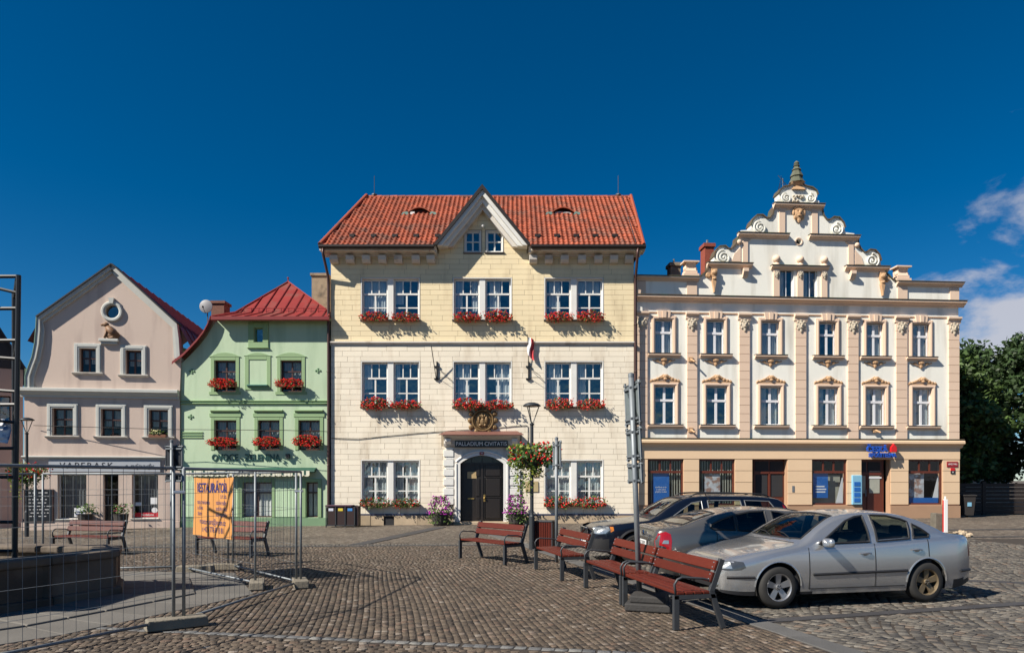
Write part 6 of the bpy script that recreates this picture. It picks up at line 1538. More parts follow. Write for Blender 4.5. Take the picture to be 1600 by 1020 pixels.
# scaffold tower standing in the basin
SF = thing('scaffold_tower', 'dark tubular scaffold tower rising from the fountain at the left edge', 'scaffold', (-7.63, 10.8, .18))
zt = lambda v: CAMH + (750 - v) / F * 10.8 - .18
for k, (dx, dy) in enumerate(((0, 0), (-2.0, 0), (-.75, 1.05), (-2.6, 1.05))): MB().tube([(dx, dy, 0), (dx + (.0 if k else .06), dy, zt(430))], .036, 8).build('standard', m_iron, SF)
for v in (432, 482, 532, 632, 700, 745, 815, 860): MB().tube([(.04, 0, zt(v)), (-2.0, 0, zt(v + 1))], .028, 6).build('rung', m_iron, SF)
for a, b, c, d in ((.05, 458, -1.1, 430), (.05, 561, -2.0, 545), (.04, 612, -2.0, 596), (.03, 660, -2.0, 640)): MB().tube([(a, 0, zt(b)), (c, 0, zt(d))], .026, 6).build('brace', m_iron, SF)
MB().tube([(-.25, -.02, zt(452)), (-.25, -.02, zt(492)), (-.29, -.02, zt(498)), (-.6, -.02, zt(500))], .024, 6).build('guard_rail', m_iron, SF)
for v in (432, 532, 632, 745): MB().tube([(.03, 0, zt(v) - .05), (-.75, 1.05, zt(v) - .05)], .024, 6).build('transom', m_iron, SF)
mb = MB(); vs = []
for i in range(7):
    for j in range(5): vs.append((-.12 - i * .16, .05 + .05 * math.sin(i * 1.7 + j), zt(654) - j * .09 - .02 * i + .03 * math.sin(i * 2.3 + j * 1.4)))
t = tag(mb.add(vs, [(i * 5 + j, i * 5 + j + 1, i * 5 + 6 + j, i * 5 + 5 + j) for i in range(6) for j in range(4)]).build('tarpaulin', mat('blue_tarp', (.05, .14, .30), .45, var=.5, scale=5, col2=(.6, .62, .65), c2=(.52, .6), c2scale=5)), 'crumpled blue tarpaulin hung on the scaffold tower', 'tarpaulin'); t.location = (-7.63, 10.8, .18)

# ================================================================ wire site fence
PH = 2.0
def fence_panel(a, b, label, zb=.06, h=1.96):
    a, b = Vector((a[0], a[1], float(zg(a[0], a[1])))), Vector((b[0], b[1], float(zg(b[0], b[1])))); d = b - a; ln = d.xy.length
    t = thing('site_fence', label, 'site fence', a, math.atan2(d.y, d.x), 'wire panels of the site fence')
    sl = d.z / ln; P = lambda x, z: (x, 0, z + zb + sl * x)
    for x in (.02, ln - .02): MB().tube([P(x, 0.04), P(x, h)], .021, 8).build('upright', m_zinc, t, smooth=True)
    MB().tube([P(.02, h), P(ln - .02, h)], .019, 8).build('top_rail', m_zinc, t, smooth=True); MB().tube([P(.02, .05), P(ln - .02, .05)], .019, 8).build('bottom_rail', m_zinc, t, smooth=True)
    mb = MB(); n = int(ln / .135)
    for i in range(1, n): mb.tube([P(ln * i / n, .05), P(ln * i / n, h)], .0026, 3, caps=False)
    for k in range(1, 6): mb.tube([P(.02, .05 + (h - .05) * k / 6), P(ln - .02, .05 + (h - .05) * k / 6)], .0032, 3, caps=False)
    stuff(mb.build('wire_mesh', m_zinc, t)); return t
m_conc = mat('fence_foot_concrete', (.20, .175, .135), .9, var=.3, scale=4, bump=.4, rand=.12)
def fence_foot(x, y, ang, label, L_=.72):
    t = tag(MB().prism([(-L_ / 2, 0), (L_ / 2, 0), (L_ / 2 - .02, .13), (-L_ / 2 + .02, .13)], -.12, .12).build('concrete_block', m_conc, bevel=.015), label, 'concrete block', 'concrete feet of the site fence')
    t.location = (x, y, float(zg(x, y)) + .02); t.rotation_euler = (0, 0, ang); return t
N0 = (-4.27, 8.92); N1 = (-3.69, 12.33); N2 = (-4.42, 12.15); N3 = (-6.75, 14.45); N4 = (-5.85, 14.75); N5 = (-9.35, 14.0)
fence_panel((-5.83, 5.82), N0, 'nearest wire fence panel in front of the fountain')
fence_panel((N0[0] + .09, N0[1] + .02), N1, 'wire fence panel running back from the big front foot')
fence_panel(N3, N2, 'wire fence panel carrying the orange banner')
fence_panel(N4, (N1[0] - .08, N1[1]), 'wire fence panel seen through the one with the banner, right of it')
fence_panel(N5, (N4[0] - .08, N4[1]), 'rear wire fence panel behind the fountain')
fence_panel((-12.6, 12.9 + 1.0), (N5[0] - .1, N5[1] - .02), 'rear wire fence panel at the left picture edge')
fence_foot(-4.22, 8.86, math.radians(36), 'long concrete fence foot in the foreground'); fence_foot(N1[0] - .02, N1[1], math.radians(112), 'rightmost concrete fence foot', .62)
fence_foot(N2[0] + .02, N2[1], math.radians(108), 'concrete fence foot under the right post of the banner panel', .62); fence_foot(N3[0] + .3, N3[1] - .1, math.radians(5), 'concrete fence foot under the left end of the banner panel'); fence_foot(N4[0] - .2, N4[1], math.radians(3), 'concrete fence foot under the paired rear posts')
fence_foot(N5[0], N5[1], math.radians(3), 'concrete fence foot behind the fountain')
for k, (p, z, a, lab) in enumerate(((N0, 1.72, 20, 'steel clamp joining the two front fence posts'), ((N1[0] - .04, N1[1]), 1.68, 0, 'steel clamp joining the two right fence posts'))):
    c = tag(MB().box(-.02, -.035, -.02, .12, .035, .02).build('pipe_clamp', mat('bright_clamp', (.6, .62, .66), .35, .8), bevel=.008), lab, 'clamp', 'clamps on the site fence'); c.location = (p[0] - (.0 if k == 0 else .05), p[1], z); c.rotation_euler = (0, 0, math.radians(a))
# banner
a = Vector((N3[0], N3[1], 0)); b = Vector((N2[0], N2[1], 0)); d = (b - a).normalized(); ln = (b - a).length
BW, BH = 1.86, 1.13
m_ban = mat('orange_banner', (.66, .30, .085), .6, var=.08, scale=2, trans=.2); m_bt = mat('blue_banner_print', (.03, .03, .16), .6)
bn_ = thing('orange_banner', 'orange restorers banner with blue print tied to the wire fence', 'banner', a + d * (ln * .475) + Vector((0, 0, 1.36)), math.atan2(d.y, d.x))
def fold(x, z): return .018 * np.sin(x * 5.5 + z * 1.2) + .012 * np.sin(x * 11 - z * 3) + .03 * np.exp(-((x - .62 + z * .25) / .12) ** 2)
nx, nz_ = 36, 22; vs = []
for i in range(nx + 1):
    for j in range(nz_ + 1):
        x = -BW / 2 + BW * i / nx; z = -BH / 2 + BH * j / nz_; vs.append((x, -.045 + float(fold(x, z)), z - .02 * math.sin(math.pi * i / nx) * (1 if j == nz_ else 0)))
MB().add(vs, [(i * (nz_ + 1) + j, (i + 1) * (nz_ + 1) + j, (i + 1) * (nz_ + 1) + j + 1, i * (nz_ + 1) + j + 1) for i in range(nx) for j in range(nz_)]).build('cloth', m_ban, bn_, smooth=True)
def btext(s, size, x, z, w, **k):
    def fn(co):
        X = co[:, 0] + x; Z = co[:, 1] + z; return np.stack([X, -.053 + fold(X, Z), Z], -1)
    o = text('lettering', s, size, m_bt, bn_, (0, 0, 0), ext=0, width=w, rot=(0, 0, 0), fn=fn, **k)
btext('RESTAURÁTOŘI', .25, 0.0, .36, 1.34, bold=.004); btext('s.r.o.', .13, .48, .215, .26)
for s, x, z, w in (('restaurování kamene', -.38, .09, .62), ('a dřeva', -.55, -.02, .26), ('zlacení', -.58, -.13, .2), ('nástěnné malby', .36, .09, .46), ('sochařské práce', .36, -.02, .46), ('štuky a fasády', .36, -.13, .46), ('restauratori.sro@seznam.cz', -.03, -.28, 1.16), ('tel. +420 776 89 13 81', 0, -.43, .95)): btext(s, .12 if z > -.2 else .15, x, z, w)

# flag, white barrier post, stone, rubble
fl = thing('small_flag', 'small white and red flag on the cream house wall', 'flag', (tx(826), 30.17, tz(574)))
MB().tube([(0, 0, 0), (-.05, -.12, 1.38)], .014, 5).build('flagpole', m_iron, fl)
mb, m2, m3 = MB(), MB(), MB()
for k, M_ in enumerate((mb, m2)):
    vs = []
    for i in range(5):
        for j in range(9): f = i / 4 * .5 + k * .5; vs.append((-.05 + f * .26 + .02 * math.sin(j * .9), -.1 + .05 * math.sin(f * 7 + j * .5), 1.30 - j * .10 - f * .14 - (.12 * f * j / 8)))
    M_.add(vs, [(i * 9 + j, i * 9 + j + 1, i * 9 + 10 + j, i * 9 + 9 + j) for i in range(4) for j in range(8)])
mb.build('white_half', m_letter, fl); m2.build('red_half', mat('flag_red', (.5, .03, .04), .7), fl)
p = gnd(1477, 834); t = thing('barrier_post', 'white and red marker post beside the broken stone near the bank', 'marker post', p)
MB().box(-.06, -.03, 0, .07, .03, 1.12).build('board', m_letter, t, bevel=.01); MB().box(-.075, -.025, .02, -.062, .025, 1.1).build('edge_strip', m_rd, t); MB().tube([(0, 0, 1.12), (0, 0, 1.22)], .025, 6).build('post_tip', m_letter, t)
p = gnd(1465, 833); mb = MB(); mb.prism([(-.17, -.05), (.18, -.05), (.17, .64), (-.16, .68)], -.15, .15); t = tag(mb.build('stone_bollard', m_plinth if False else mat('lichen_stone', (.13, .115, .09), .9, var=.5, scale=7, bump=.6), bevel=.03), 'rough square stone stump beside the white marker post', 'stone stump'); t.location = p
for k in range(13):
    q = gnd(1482 + k * 2.6 + random.uniform(-2, 2), 834 + random.uniform(-2, 6)); r = random.uniform(.06, .15); mb = MB(); mb.blob((0, 0, 0), (r, r * .8, r * .6), 6, 4); mb.v = [(x * random.uniform(.8, 1.2), y * random.uniform(.8, 1.2), z * random.uniform(.8, 1.2)) for x, y, z in mb.v]
    o = tag(mb.build('rubble_stone', m_plinth), 'loose stone in the small rubble heap beside the marker post', 'stone', 'rubble heap stones'); o.location = q + Vector((0, 0, r * .35 + .01))
# overhead cable from the sign pole area to the pink house
t = tag(MB().tube([PK.w(.4, -.1, 4.15), (-14.5, 29.5, 4.0), (-9.5, 29.3, 3.95), (-7.9, 30.1, 3.95)], .012, 4).build('overhead_cable', m_iron), 'thin dark cable strung low across the pink and green house fronts', 'cable')
# ================================================================ cars
def pchip(P):
    x = np.array([p[0] for p in P], float); y = np.array([p[1] for p in P], float)
    h = np.diff(x); d = np.diff(y) / h; m = np.zeros(len(x)); m[0], m[-1] = d[0], d[-1]
    for i in range(1, len(x) - 1):
        if d[i - 1] * d[i] > 0:
            w1, w2 = 2 * h[i] + h[i - 1], h[i] + 2 * h[i - 1]; m[i] = (w1 + w2) / (w1 / d[i - 1] + w2 / d[i])
    def f(t):
        t = np.clip(np.asarray(t, float), x[0], x[-1]); i = np.clip(np.searchsorted(x, t) - 1, 0, len(h) - 1); s = (t - x[i]) / h[i]
        return (1 + 2 * s) * (1 - s) ** 2 * y[i] + s * (1 - s) ** 2 * h[i] * m[i] + s * s * (3 - 2 * s) * y[i + 1] + s * s * (s - 1) * h[i] * m[i + 1]
    return f
m_tyre = mat('tyre_rubber', (.022, .021, .02), .8, var=.3, scale=12)
m_black = mat('black_trim', (.016, .016, .018), .55, var=.15)
m_arch = mat('wheel_well', (.008, .008, .008), .9, var=0)
m_cglass = glass('car_glass', (.60, .68, .64), 1.55, .01)
m_chrome = mat('chrome', (.62, .63, .65), .12, 1.0, var=0)
m_lens = mat('headlight_lens', (.07, .075, .08), .12, .3, var=.5, scale=16, coat=1.0)
m_refl = mat('lamp_reflector', (.55, .56, .52), .18, .7, var=.5, scale=22, coat=1.0)
m_tail = mat('tail_light', (.30, .005, .005), .2, 0, var=.25, scale=18, coat=1.0)
m_seat = mat('seat_cloth', (.03, .03, .033), .9, var=.2)
m_plate = mat('plate_white', (.75, .75, .74), .4, var=.02); m_eu = mat('plate_blue', (.02, .07, .35), .4, var=0)
m_amber = mat('amber_lens', (.5, .16, .02), .25, coat=.6)
class Car:
    NL, NU = 18, 26
    def __init__(s, K):
        s.K = K; s.top, s.belt, s.bot, s.wid = (pchip(K[k]) for k in ('top', 'belt', 'bot', 'wid')); s.tum = K.get('tum', .42)
    def low(s, x):
        z = float(s.bot(x))
        for w in s.K['wheels']:
            q = s.K['arch'] ** 2 - (x - w) ** 2
            if q > 0: z = max(z, s.K['axle'] + math.sqrt(q))
        return z
    def sec(s, x):
        """one half section: arrays of y and z from the lower edge to the roof centre"""
        zb = float(s.belt(x)); zt = max(float(s.top(x)), zb + .012); wb = float(s.wid(x)); h = zt - zb
        z0 = min(s.low(x), zb - .02)
        zl = z0 + (zb - z0) * np.linspace(0, 1, s.NL); r = (zl - .52) / .36
        yl = wb * (1 - np.where(r < 0, .055 * r * r, .03 * r * r)) - .012 * np.exp(-((zl - zb) / .03) ** 2)
        ye = yl[-1]; wr = ye - s.tum * h * (1 - .12 * np.clip(h, 0, 1))
        ctl = np.array([(ye, zb), (ye - .30 * (ye - wr), zb + .40 * h), (wr + .16 * (ye - wr), zb + .78 * h), (wr - .02, zb + .925 * h), (wr * .80, zb + .985 * h), (wr * .42, zt + .012 * min(1, h * 3)), (0, zt + .02 * min(1, h * 3))])
        if h < .3:
            f = h / .3; flat = np.array([(ye, zb), (ye - .015, zb + .35 * h), (ye - .05, zb + .62 * h), (ye - .12, zb + .80 * h), (ye * .72, zb + .92 * h), (ye * .4, zb + .98 * h), (0, zt)])
            f = f * f * (3 - 2 * f); ctl = flat * (1 - f) + ctl * f
        k = np.linspace(0, 6, s.NU); i = np.minimum(k.astype(int), 5); t = k - i
        Pp = np.vstack([2 * ctl[0] - ctl[1], ctl, (-ctl[5][0], ctl[5][1])])
        p0, p1, p2, p3 = (Pp[i + j] for j in range(4)); t = t[:, None]
        c = .5 * (2 * p1 + (p2 - p0) * t + (2 * p0 - 5 * p1 + 4 * p2 - p3) * t * t + (3 * p1 - p0 - 3 * p2 + p3) * t ** 3)
        c[-1, 0] = 0
        return np.concatenate([yl, c[1:, 0]]), np.concatenate([zl, c[1:, 1]])
    def side(s, x, z):
        y, zz = s.sec(x); n = s.NL + int(s.NU * .62); return float(np.interp(z, zz[:n], y[:n]))
    def topz(s, x, y):
        yy, zz = s.sec(x); return float(np.interp(abs(y), yy[s.NL:][::-1], zz[s.NL:][::-1]))
    def on_side(s, x, z, sg, off):
        e = .012; y = s.side(x, z); dx = (s.side(x + e, z) - s.side(x - e, z)) / (2 * e); dz = (s.side(x, z + e) - s.side(x, z - e)) / (2 * e)
        n = Vector((-dx, 1, -dz)).normalized() * off; return Vector((x + n.x, sg * (y + n.y), z + n.z))
    def on_top(s, x, y, off):
        e = .012; z = s.topz(x, y); dx = (s.topz(x + e, y) - s.topz(x - e, y)) / (2 * e); dy = (s.topz(x, y + e) - s.topz(x, y - e)) / (2 * e)
        n = Vector((-dx, -dy, 1)).normalized() * off; return Vector((x + n.x, y + n.y, z + n.z))
    def patch(s, poly, sg, off, name, m, parent, top=False, cuts=3, thick=.0):
        bm = bmesh.new(); f = bm.faces.new([bm.verts.new((a, b, 0)) for a, b in poly])
        bmesh.ops.triangulate(bm, faces=[f]); bmesh.ops.subdivide_edges(bm, edges=bm.edges[:], cuts=cuts, use_grid_fill=True)
        for v in bm.verts: v.co = s.on_top(v.co.x, v.co.y, off) if top else s.on_side(v.co.x, v.co.y, sg, off)
        bmesh.ops.recalc_face_normals(bm, faces=bm.faces)
        me = bpy.data.meshes.new(name); bm.to_mesh(me); bm.free(); me.materials.append(m); me.polygons.foreach_set('use_smooth', [True] * len(me.polygons))
        return obj(name, me, parent)
    def line(s, pts, sg, r, name, m, parent, closed=False, top=False, off=.0, seg=.05):
        P = [Vector(p) for p in pts]; Q = []
        for i in range(len(P) if closed else len(P) - 1):
            a, b = P[i], P[(i + 1) % len(P)]; k = max(1, int((b - a).length / seg)); Q += [a.lerp(b, j / k) for j in range(k)]
        if not closed: Q.append(P[-1])
        return MB().tube([s.on_top(q.x, q.y, off) if top else s.on_side(q.x, q.y, sg, off) for q in Q], r, 5, closed=closed).build(name, m, parent)
def pin(x, y, poly):
    r = False; j = len(poly) - 1
    for i in range(len(poly)):
        if (poly[i][1] > y) != (poly[j][1] > y) and x < (poly[j][0] - poly[i][0]) * (y - poly[i][1]) / (poly[j][1] - poly[i][1]) + poly[i][0]: r = not r
        j = i
    return r
def wheel(t, x, y, r, sg, mrim, rim=.68, spokes=5, wide=.19):
    w = thing_part = bpy.data.objects.new('wheel', None); C.objects.link(w); w.parent = t; w.location = (x, y, r); w.empty_display_size = .2
    o = sg * wide / 2
    MB().lathe([(r * rim, -wide / 2), (r * .86, -wide / 2 - .008), (r * .97, -wide / 2 + .02), (r, -wide / 2 + .05), (r, wide / 2 - .05), (r * .97, wide / 2 - .02), (r * .86, wide / 2 + .008), (r * rim, wide / 2)], (0, 0, 0), 36, 'y').build('tyre', m_tyre, w, smooth=True)
    R_ = r * rim; mb = MB(); f = sg * (wide / 2 - .012)
    mb.lathe([(R_ * 1.02, f), (R_ * .99, f + sg * .012), (R_ * .92, f), (R_ * .90, f - sg * .09)], (0, 0, 0), 36, 'y')
    mb.lathe([(R_ * .22, f - sg * .02), (R_ * .20, f + sg * .004), (R_ * .1, f + sg * .006), (0, f + sg * .006)], (0, 0, 0), 18, 'y')
    for k in range(spokes):
        a = 2 * math.pi * k / spokes + math.pi / 2; c, s_ = math.cos(a), math.sin(a)
        w0, w1 = (R_ * .17, R_ * .24) if spokes <= 6 else (R_ * .07, R_ * .09)
        P = [(R_ * .12, -w0), (R_ * .96, -w1), (R_ * .96, w1), (R_ * .12, w0)]
        q = [(p * c - l * s_, p * s_ + l * c) for p, l in P]
        fa, fb = f - sg * .005, f - sg * .035
        mb.add([(q[0][0], fa - sg * .02, q[0][1]), (q[1][0], fa, q[1][1]), (q[2][0], fa, q[2][1]), (q[3][0], fa - sg * .02, q[3][1])] + [(a_, fb - sg * .01, b_) for a_, b_ in q], [(0, 1, 2, 3), (0, 4, 5, 1), (1, 5, 6, 2), (2, 6, 7, 3), (3, 7, 4, 0)])
    mb.build('rim', mrim, w)
    MB().lathe([(R_ * .93, f - sg * .09), (0, f - sg * .085)], (0, 0, 0), 24, 'y').build('brake_disc', m_arch, w)
    mb = MB()
    for k in range(5):
        a = 2 * math.pi * (k + .5) / 5 + math.pi / 2; mb.blob((R_ * .15 * math.cos(a), f + sg * .006, R_ * .15 * math.sin(a)), .012, 6, 4)
    mb.build('wheel_bolts', m_black, w); return w
def build_car(name, label, K, paint, loc, heading, group=None):
    """heading: direction of the front; car frame x = 0 at the front bumper, x = L at the rear"""
    car = Car(K); L = K['L']; t = thing(name, label, 'car', (0, 0, 0), 0, 'cars parked by the kerb')
    xs = set(np.round(np.arange(0, L + .001, .028), 4).tolist() + [round(L, 4)])
    for w in K['wheels']:
        for k in (-1, 1): xs.add(round(w + k * K['arch'] * .9995, 4)); xs.add(round(w + k * (K['arch'] + .001), 4)); xs.add(round(w + k * K['arch'] * .97, 4))
    for d in K['doors']: xs |= {round(d[0], 4), round(d[1], 4)}
    for k in ('hood', 'boot'): xs.add(round(K[k], 4))
    xs = sorted(x for x in xs if 0 <= x <= L); S_ = [car.sec(x) for x in xs]; nl, nt = car.NL, car.NL + car.NU - 1
    reg = {}
    def put(key, quad, sg):
        d = reg.setdefault(key, ([], [])); o = len(d[0]); d[0].extend(quad); d[1].append((o, o + 1, o + 2, o + 3) if sg < 0 else (o + 3, o + 2, o + 1, o))
    ws_, rs_ = K['shield'], K['rear']
    for i in range(len(xs) - 1):
        xa, xb = xs[i], xs[i + 1]; xm = (xa + xb) / 2
        for j in range(nt - 1):
            ya = (S_[i][0][j], S_[i][0][j + 1], S_[i + 1][0][j + 1], S_[i + 1][0][j]); za = (S_[i][1][j], S_[i][1][j + 1], S_[i + 1][1][j + 1], S_[i + 1][1][j])
            zc = sum(za) / 4; yc = sum(ya) / 4; key = 'body'
            if j >= nl - 1:
                if pin(xm, yc, ws_) or pin(xm, -yc, ws_): key = 'windscreen'
                elif pin(xm, yc, rs_) or pin(xm, -yc, rs_): key = 'rear_window'
                elif xm < K['hood'] and j > nl + 3: key = 'bonnet'
                elif xm > K['boot'] and j > nl + 3: key = 'boot_lid'
            if key == 'body' and j < nl + int(car.NU * .62):
                for q, w in enumerate(K['glass']):
                    if pin(xm, zc, w): key = 'side_window%d' % q
                if key == 'body' and zc < float(car.belt(xm)) + .0 and zc > K['sill']:
                    for q, (a, b) in enumerate(K['doors']):
                        if a < xm < b and j < nl and all(math.hypot(xm - w, zc - K['axle']) > K['arch'] + .03 for w in K['wheels']): key = 'door%d' % q
            if key in ('body',) and zc < K['black'](xm): key = 'bumper_trim_f' if xm < K['wheels'][0] else ('bumper_trim_r' if xm > K['wheels'][1] else 'sill_trim')
            for sg in (-1, 1):
                k2 = key + ('' if key in ('body', 'windscreen', 'rear_window', 'bonnet', 'boot_lid') else ('n' if sg < 0 else 'f'))
                q = [(xa, sg * ya[0], za[0]), (xa, sg * ya[1], za[1]), (xb, sg * ya[2], za[2]), (xb, sg * ya[3], za[3])]
                put(k2, [q[0], q[3], q[2], q[1]], sg)
    for i, x in ((0, 0.0), (-1, L)):       # nose and tail faces
        y, z = S_[i]; n = len(y); 
        for j in range(n - 1):
            for sg in (-1, 1):
                q = [(x, 0, z[j]), (x, sg * y[j], z[j]), (x, sg * y[j + 1], z[j + 1]), (x, 0, z[j + 1])]
                put('body' if z[j] > K['black'](x) else (('bumper_trim_f' if i == 0 else 'bumper_trim_r') + ('n' if sg < 0 else 'f')), q, sg if i == 0 else -sg)
    def mesh_of(key, nm, m, parent=t):
        v, f = reg[key]; bm = bmesh.new(); vs = [bm.verts.new(p) for p in v]
        for q in f:
            try: bm.faces.new([vs[i] for i in q])
            except ValueError: pass
        bmesh.ops.remove_doubles(bm, verts=bm.verts, dist=.0006); bmesh.ops.dissolve_degenerate(bm, edges=bm.edges, dist=.0004)
        me = bpy.data.meshes.new(nm); bm.to_mesh(me); bm.free(); me.materials.append(m); me.polygons.foreach_set('use_smooth', [True] * len(me.polygons)); return obj(nm, me, parent)
    doors = {}
    for key in sorted(reg, key=lambda k: (k.startswith('side_window'), k)):
        if key.startswith('door'): doors[key[4:]] = mesh_of(key, 'door', paint)
        elif key.startswith('side_window'): mesh_of(key, 'side_window', K.get('tint', m_cglass))
        elif key in ('windscreen', 'rear_window'): mesh_of(key, key, K.get('tint', m_cglass) if key == 'rear_window' else m_cglass)
        elif 'trim' in key: mesh_of(key, 'bumper_trim' if key.startswith('b') else 'sill_trim', m_black)
        else: mesh_of(key, key, paint)
    # seals round the glass, panel gaps
    for sg in (-1, 1):
        for w in K['glass']: car.line(w, sg, .017 if not K.get('clad') else .012, 'window_seal', K.get('seal', m_black), t, closed=True, off=.002)
        for a, b in K['doors']:
            zt_ = lambda x: float(car.belt(x)) - .005
            lo = lambda x: max(K['sill'], car.low(x) + .005)
            zs_ = lambda x: [(x, z) for z in np.linspace(max(K['sill'], car.low(x) + .03), zt_(x), 8)]
            car.line(zs_(a), sg, .0065, 'door_gap', m_arch, t, off=.0005)
        b = K['doors'][-1][1]; car.line([(b, z) for z in np.linspace(max(K['sill'], car.low(b) + .03), float(car.belt(b)) - .01, 8)], sg, .0065, 'door_gap', m_arch, t, off=.0005)
        car.line([(x, K['sill']) for x in np.linspace(K['doors'][0][0], min(K['doors'][-1][1], K['wheels'][1] - K['arch'] - .04), 12)], sg, .0065, 'door_gap', m_arch, t, off=.0005)
        for w in K['wheels']:
            aa = np.linspace(.02, math.pi - .02, 20); car.line([(w + (K['arch'] + .008) * math.cos(q), K['axle'] + (K['arch'] + .008) * math.sin(q)) for q in aa], sg, .013 if not K.get('clad') else .035, 'wheel_arch_lip', paint if not K.get('clad') else m_black, t)
        if K.get('rub'):
            a, b, z = K['rub']; car.line([(a, z), (b, z + .02)], sg, .020, 'rub_strip', m_black, t, off=.004)
            for a, b in K.get('rub2', []): car.line([(a, z - .02), (b, z - .02)], sg, .020, 'bumper_strip', m_black, t, off=.003)
        for x, z in K['handles']:
            p = car.on_side(x, z, sg, .02); mb = MB(); mb.tube([car.on_side(x + q, z + .004 * math.sin((q + .08) * 20), sg, .012 + .022 * math.cos(q / .09 * math.pi / 2)) for q in np.linspace(-.09, .09, 7)], .014, 6); mb.blob(car.on_side(x, z - .008, sg, -.006), (.06, .02, .03), 8, 5); mb.build('door_handle', paint if not K.get('clad') else m_black, doors.get('%d%s' % (K['handles'].index((x, z)), 'n' if sg < 0 else 'f'), t))
        # mirror
        x, z = K['mirror']; p = car.on_side(x, z, sg, .0); mb = MB(); c = (p.x + .02, p.y + sg * .12, p.z + .04); mb.blob(c, (1, 1, 1), 16, 10); sp = lambda q, e: math.copysign(abs(q) ** e, q); mb.v = [(c[0] + .06 * (sp(v[0] - c[0], .7) if v[0] < c[0] else .4 * sp(v[0] - c[0], .4)), c[1] + .115 * sp(v[1] - c[1], .6), c[2] + .066 * sp(v[2] - c[2], .6)) for v in mb.v]; o = mb.build('door_mirror', paint, t, smooth=True)
        MB().tube([(p.x, p.y - sg * .02, p.z + .01), (p.x + .01, p.y + sg * .06, p.z + .02)], .022, 6).build('mirror_stalk', m_black, o)
        for poly, m in K['lights']: car.patch(poly, sg, .004, 'headlight' if m is m_lens else ('tail_light' if m is m_tail else 'indicator'), m, t)
        for poly in K.get('refl', []): car.patch(poly, sg, .008, 'lamp_reflector', m_refl, t)
        for x in K['wheels']: wheel(t, x, sg * K['track'], K['r'], sg, K['rims'][K['wheels'].index(x)], K.get('rim', .66), K.get('spokes', 5))
    for poly in (ws_, rs_): car.line(poly, 1, .014, 'windscreen_seal', m_black, t, closed=True, top=True, off=.001)
    # bonnet and boot shut lines
    car.line([(K['hood'], y) for y in np.linspace(-.66, .66, 14)], 1, .006, 'bonnet_gap', m_arch, t, top=True)
    # wheel wells, floor, cabin
    r = K['arch']
    for w in K['wheels']:
        for sg in (-1, 1):
            mb = MB(); n = 14; y0, y1 = sg * (K['track'] + .06), sg * (K['track'] - .26); P = [(w + r * math.cos(q), K['axle'] + r * math.sin(q)) for q in np.linspace(-.35, math.pi + .35, n)]
            mb.add([(a, y0, b) for a, b in P] + [(a, y1, b) for a, b in P], [(i, i + 1, n + i + 1, n + i) for i in range(n - 1)]); mb.add([(a, y1, b) for a, b in P], [tuple(range(n))]); mb.build('wheel_well', m_arch, t)
    wf = .60; MB().box(.5, -wf, .2, L - .5, wf, .30).build('floor_pan', m_arch, t)
    sx_ = K['seats']; m = MB()
    for x, y in ((sx_[0], -.36), (sx_[0], .36)):
        st_ = MB().box(x - .45, y - .24, .30, x + .08, y + .24, .52).prism([(x - .02, .5), (x + .12, .5), (x + .30, 1.02), (x + .18, 1.03)], y - .23, y + .23); st_.box(x + .22, y - .12, 1.08, x + .31, y + .12, 1.27).tube([(x + .26, y, 1.0), (x + .26, y, 1.1)], .02, 5); st_.build('seat', m_seat, t, bevel=.03)
    x = sx_[1]; MB().box(x - .45, -.6, .30, x + .08, .6, .52).prism([(x - .02, .5), (x + .12, .5), (x + .26, 1.0), (x + .16, 1.0)], -.58, .58).box(x + .18, -.45, 1.0, x + .26, -.22, 1.14).box(x + .18, .22, 1.0, x + .26, .45, 1.14).build('rear_seat', m_seat, t, bevel=.03)
    dxx = K['dash']; MB().box(dxx, -.66, .5, dxx + .34, .66, float(car.belt(dxx)) + .0).build('dashboard', m_seat, t, bevel=.04)
    a = np.linspace(0, 2 * math.pi, 20)[:-1]; MB().tube([(dxx + .48 + .07 * math.sin(q), -.36 * K.get('lhd', 1) + .18 * math.cos(q), .86 + .17 * math.sin(q)) for q in a], .015, 6, closed=True).build('steering_wheel', m_black, t)
    # wipers
    for y in (-.45, .05):
        xw = min(p[0] for p in ws_) + .05; MB().tube([car.on_top(xw - .06, y, .012), car.on_top(xw + .03, y + .28, .014), car.on_top(xw + .06, y + .5, .014)], .008, 4).build('wiper', m_black, t)
    # inner lining below the glass line so that one does not see through the doors
    mb = MB()
    for sg in (-1, 1):
        pts = [(x, sg * (car.side(x, .7) - .06)) for x in np.linspace(K['doors'][0][0] - .2, K['doors'][-1][1] + .1, 10)]
        mb.add([(x, y, .25) for x, y in pts] + [(x, y, float(car.belt(x)) - .01) for x, y in pts], [(i, i + 1, 11 + i - 0, 10 + i) for i in range(9)])
    mb.build('door_lining', m_seat, t)
    # orient: move geometry so that the origin is under the middle of the car
    d = Vector(heading).normalized(); t.rotation_euler = (0, 0, math.atan2(-d.y, -d.x)); t.location = loc
    return car, t
def plate(t, x, z, sg, txt, y=0.0, eu=True):
    o = MB().box(x - .006, y - .26, z - .056, x + .006, y + .26, z + .056).build('number_plate', m_plate, t)
    MB().box(x + sg * .0065, y + (.26 if sg < 0 else -.26), z - .056, x + sg * .009, y + (.215 if sg < 0 else -.215), z + .056).build('plate_band', m_eu, o)
    text('lettering', txt, .10, m_black, o, (x + sg * .0085, y - .02 * sg * -1, z), ext=.001, width=.40, rot=(math.pi / 2, 0, -math.pi / 2 if sg < 0 else math.pi / 2))
def hv(a): return Vector((math.cos(math.radians(a)), math.sin(math.radians(a)), 0))
HEAD = -hv(12.5)
m_silver = mat('silver_paint', (.50, .505, .51), .24, .75, var=.08, scale=1.5, coat=1.0)
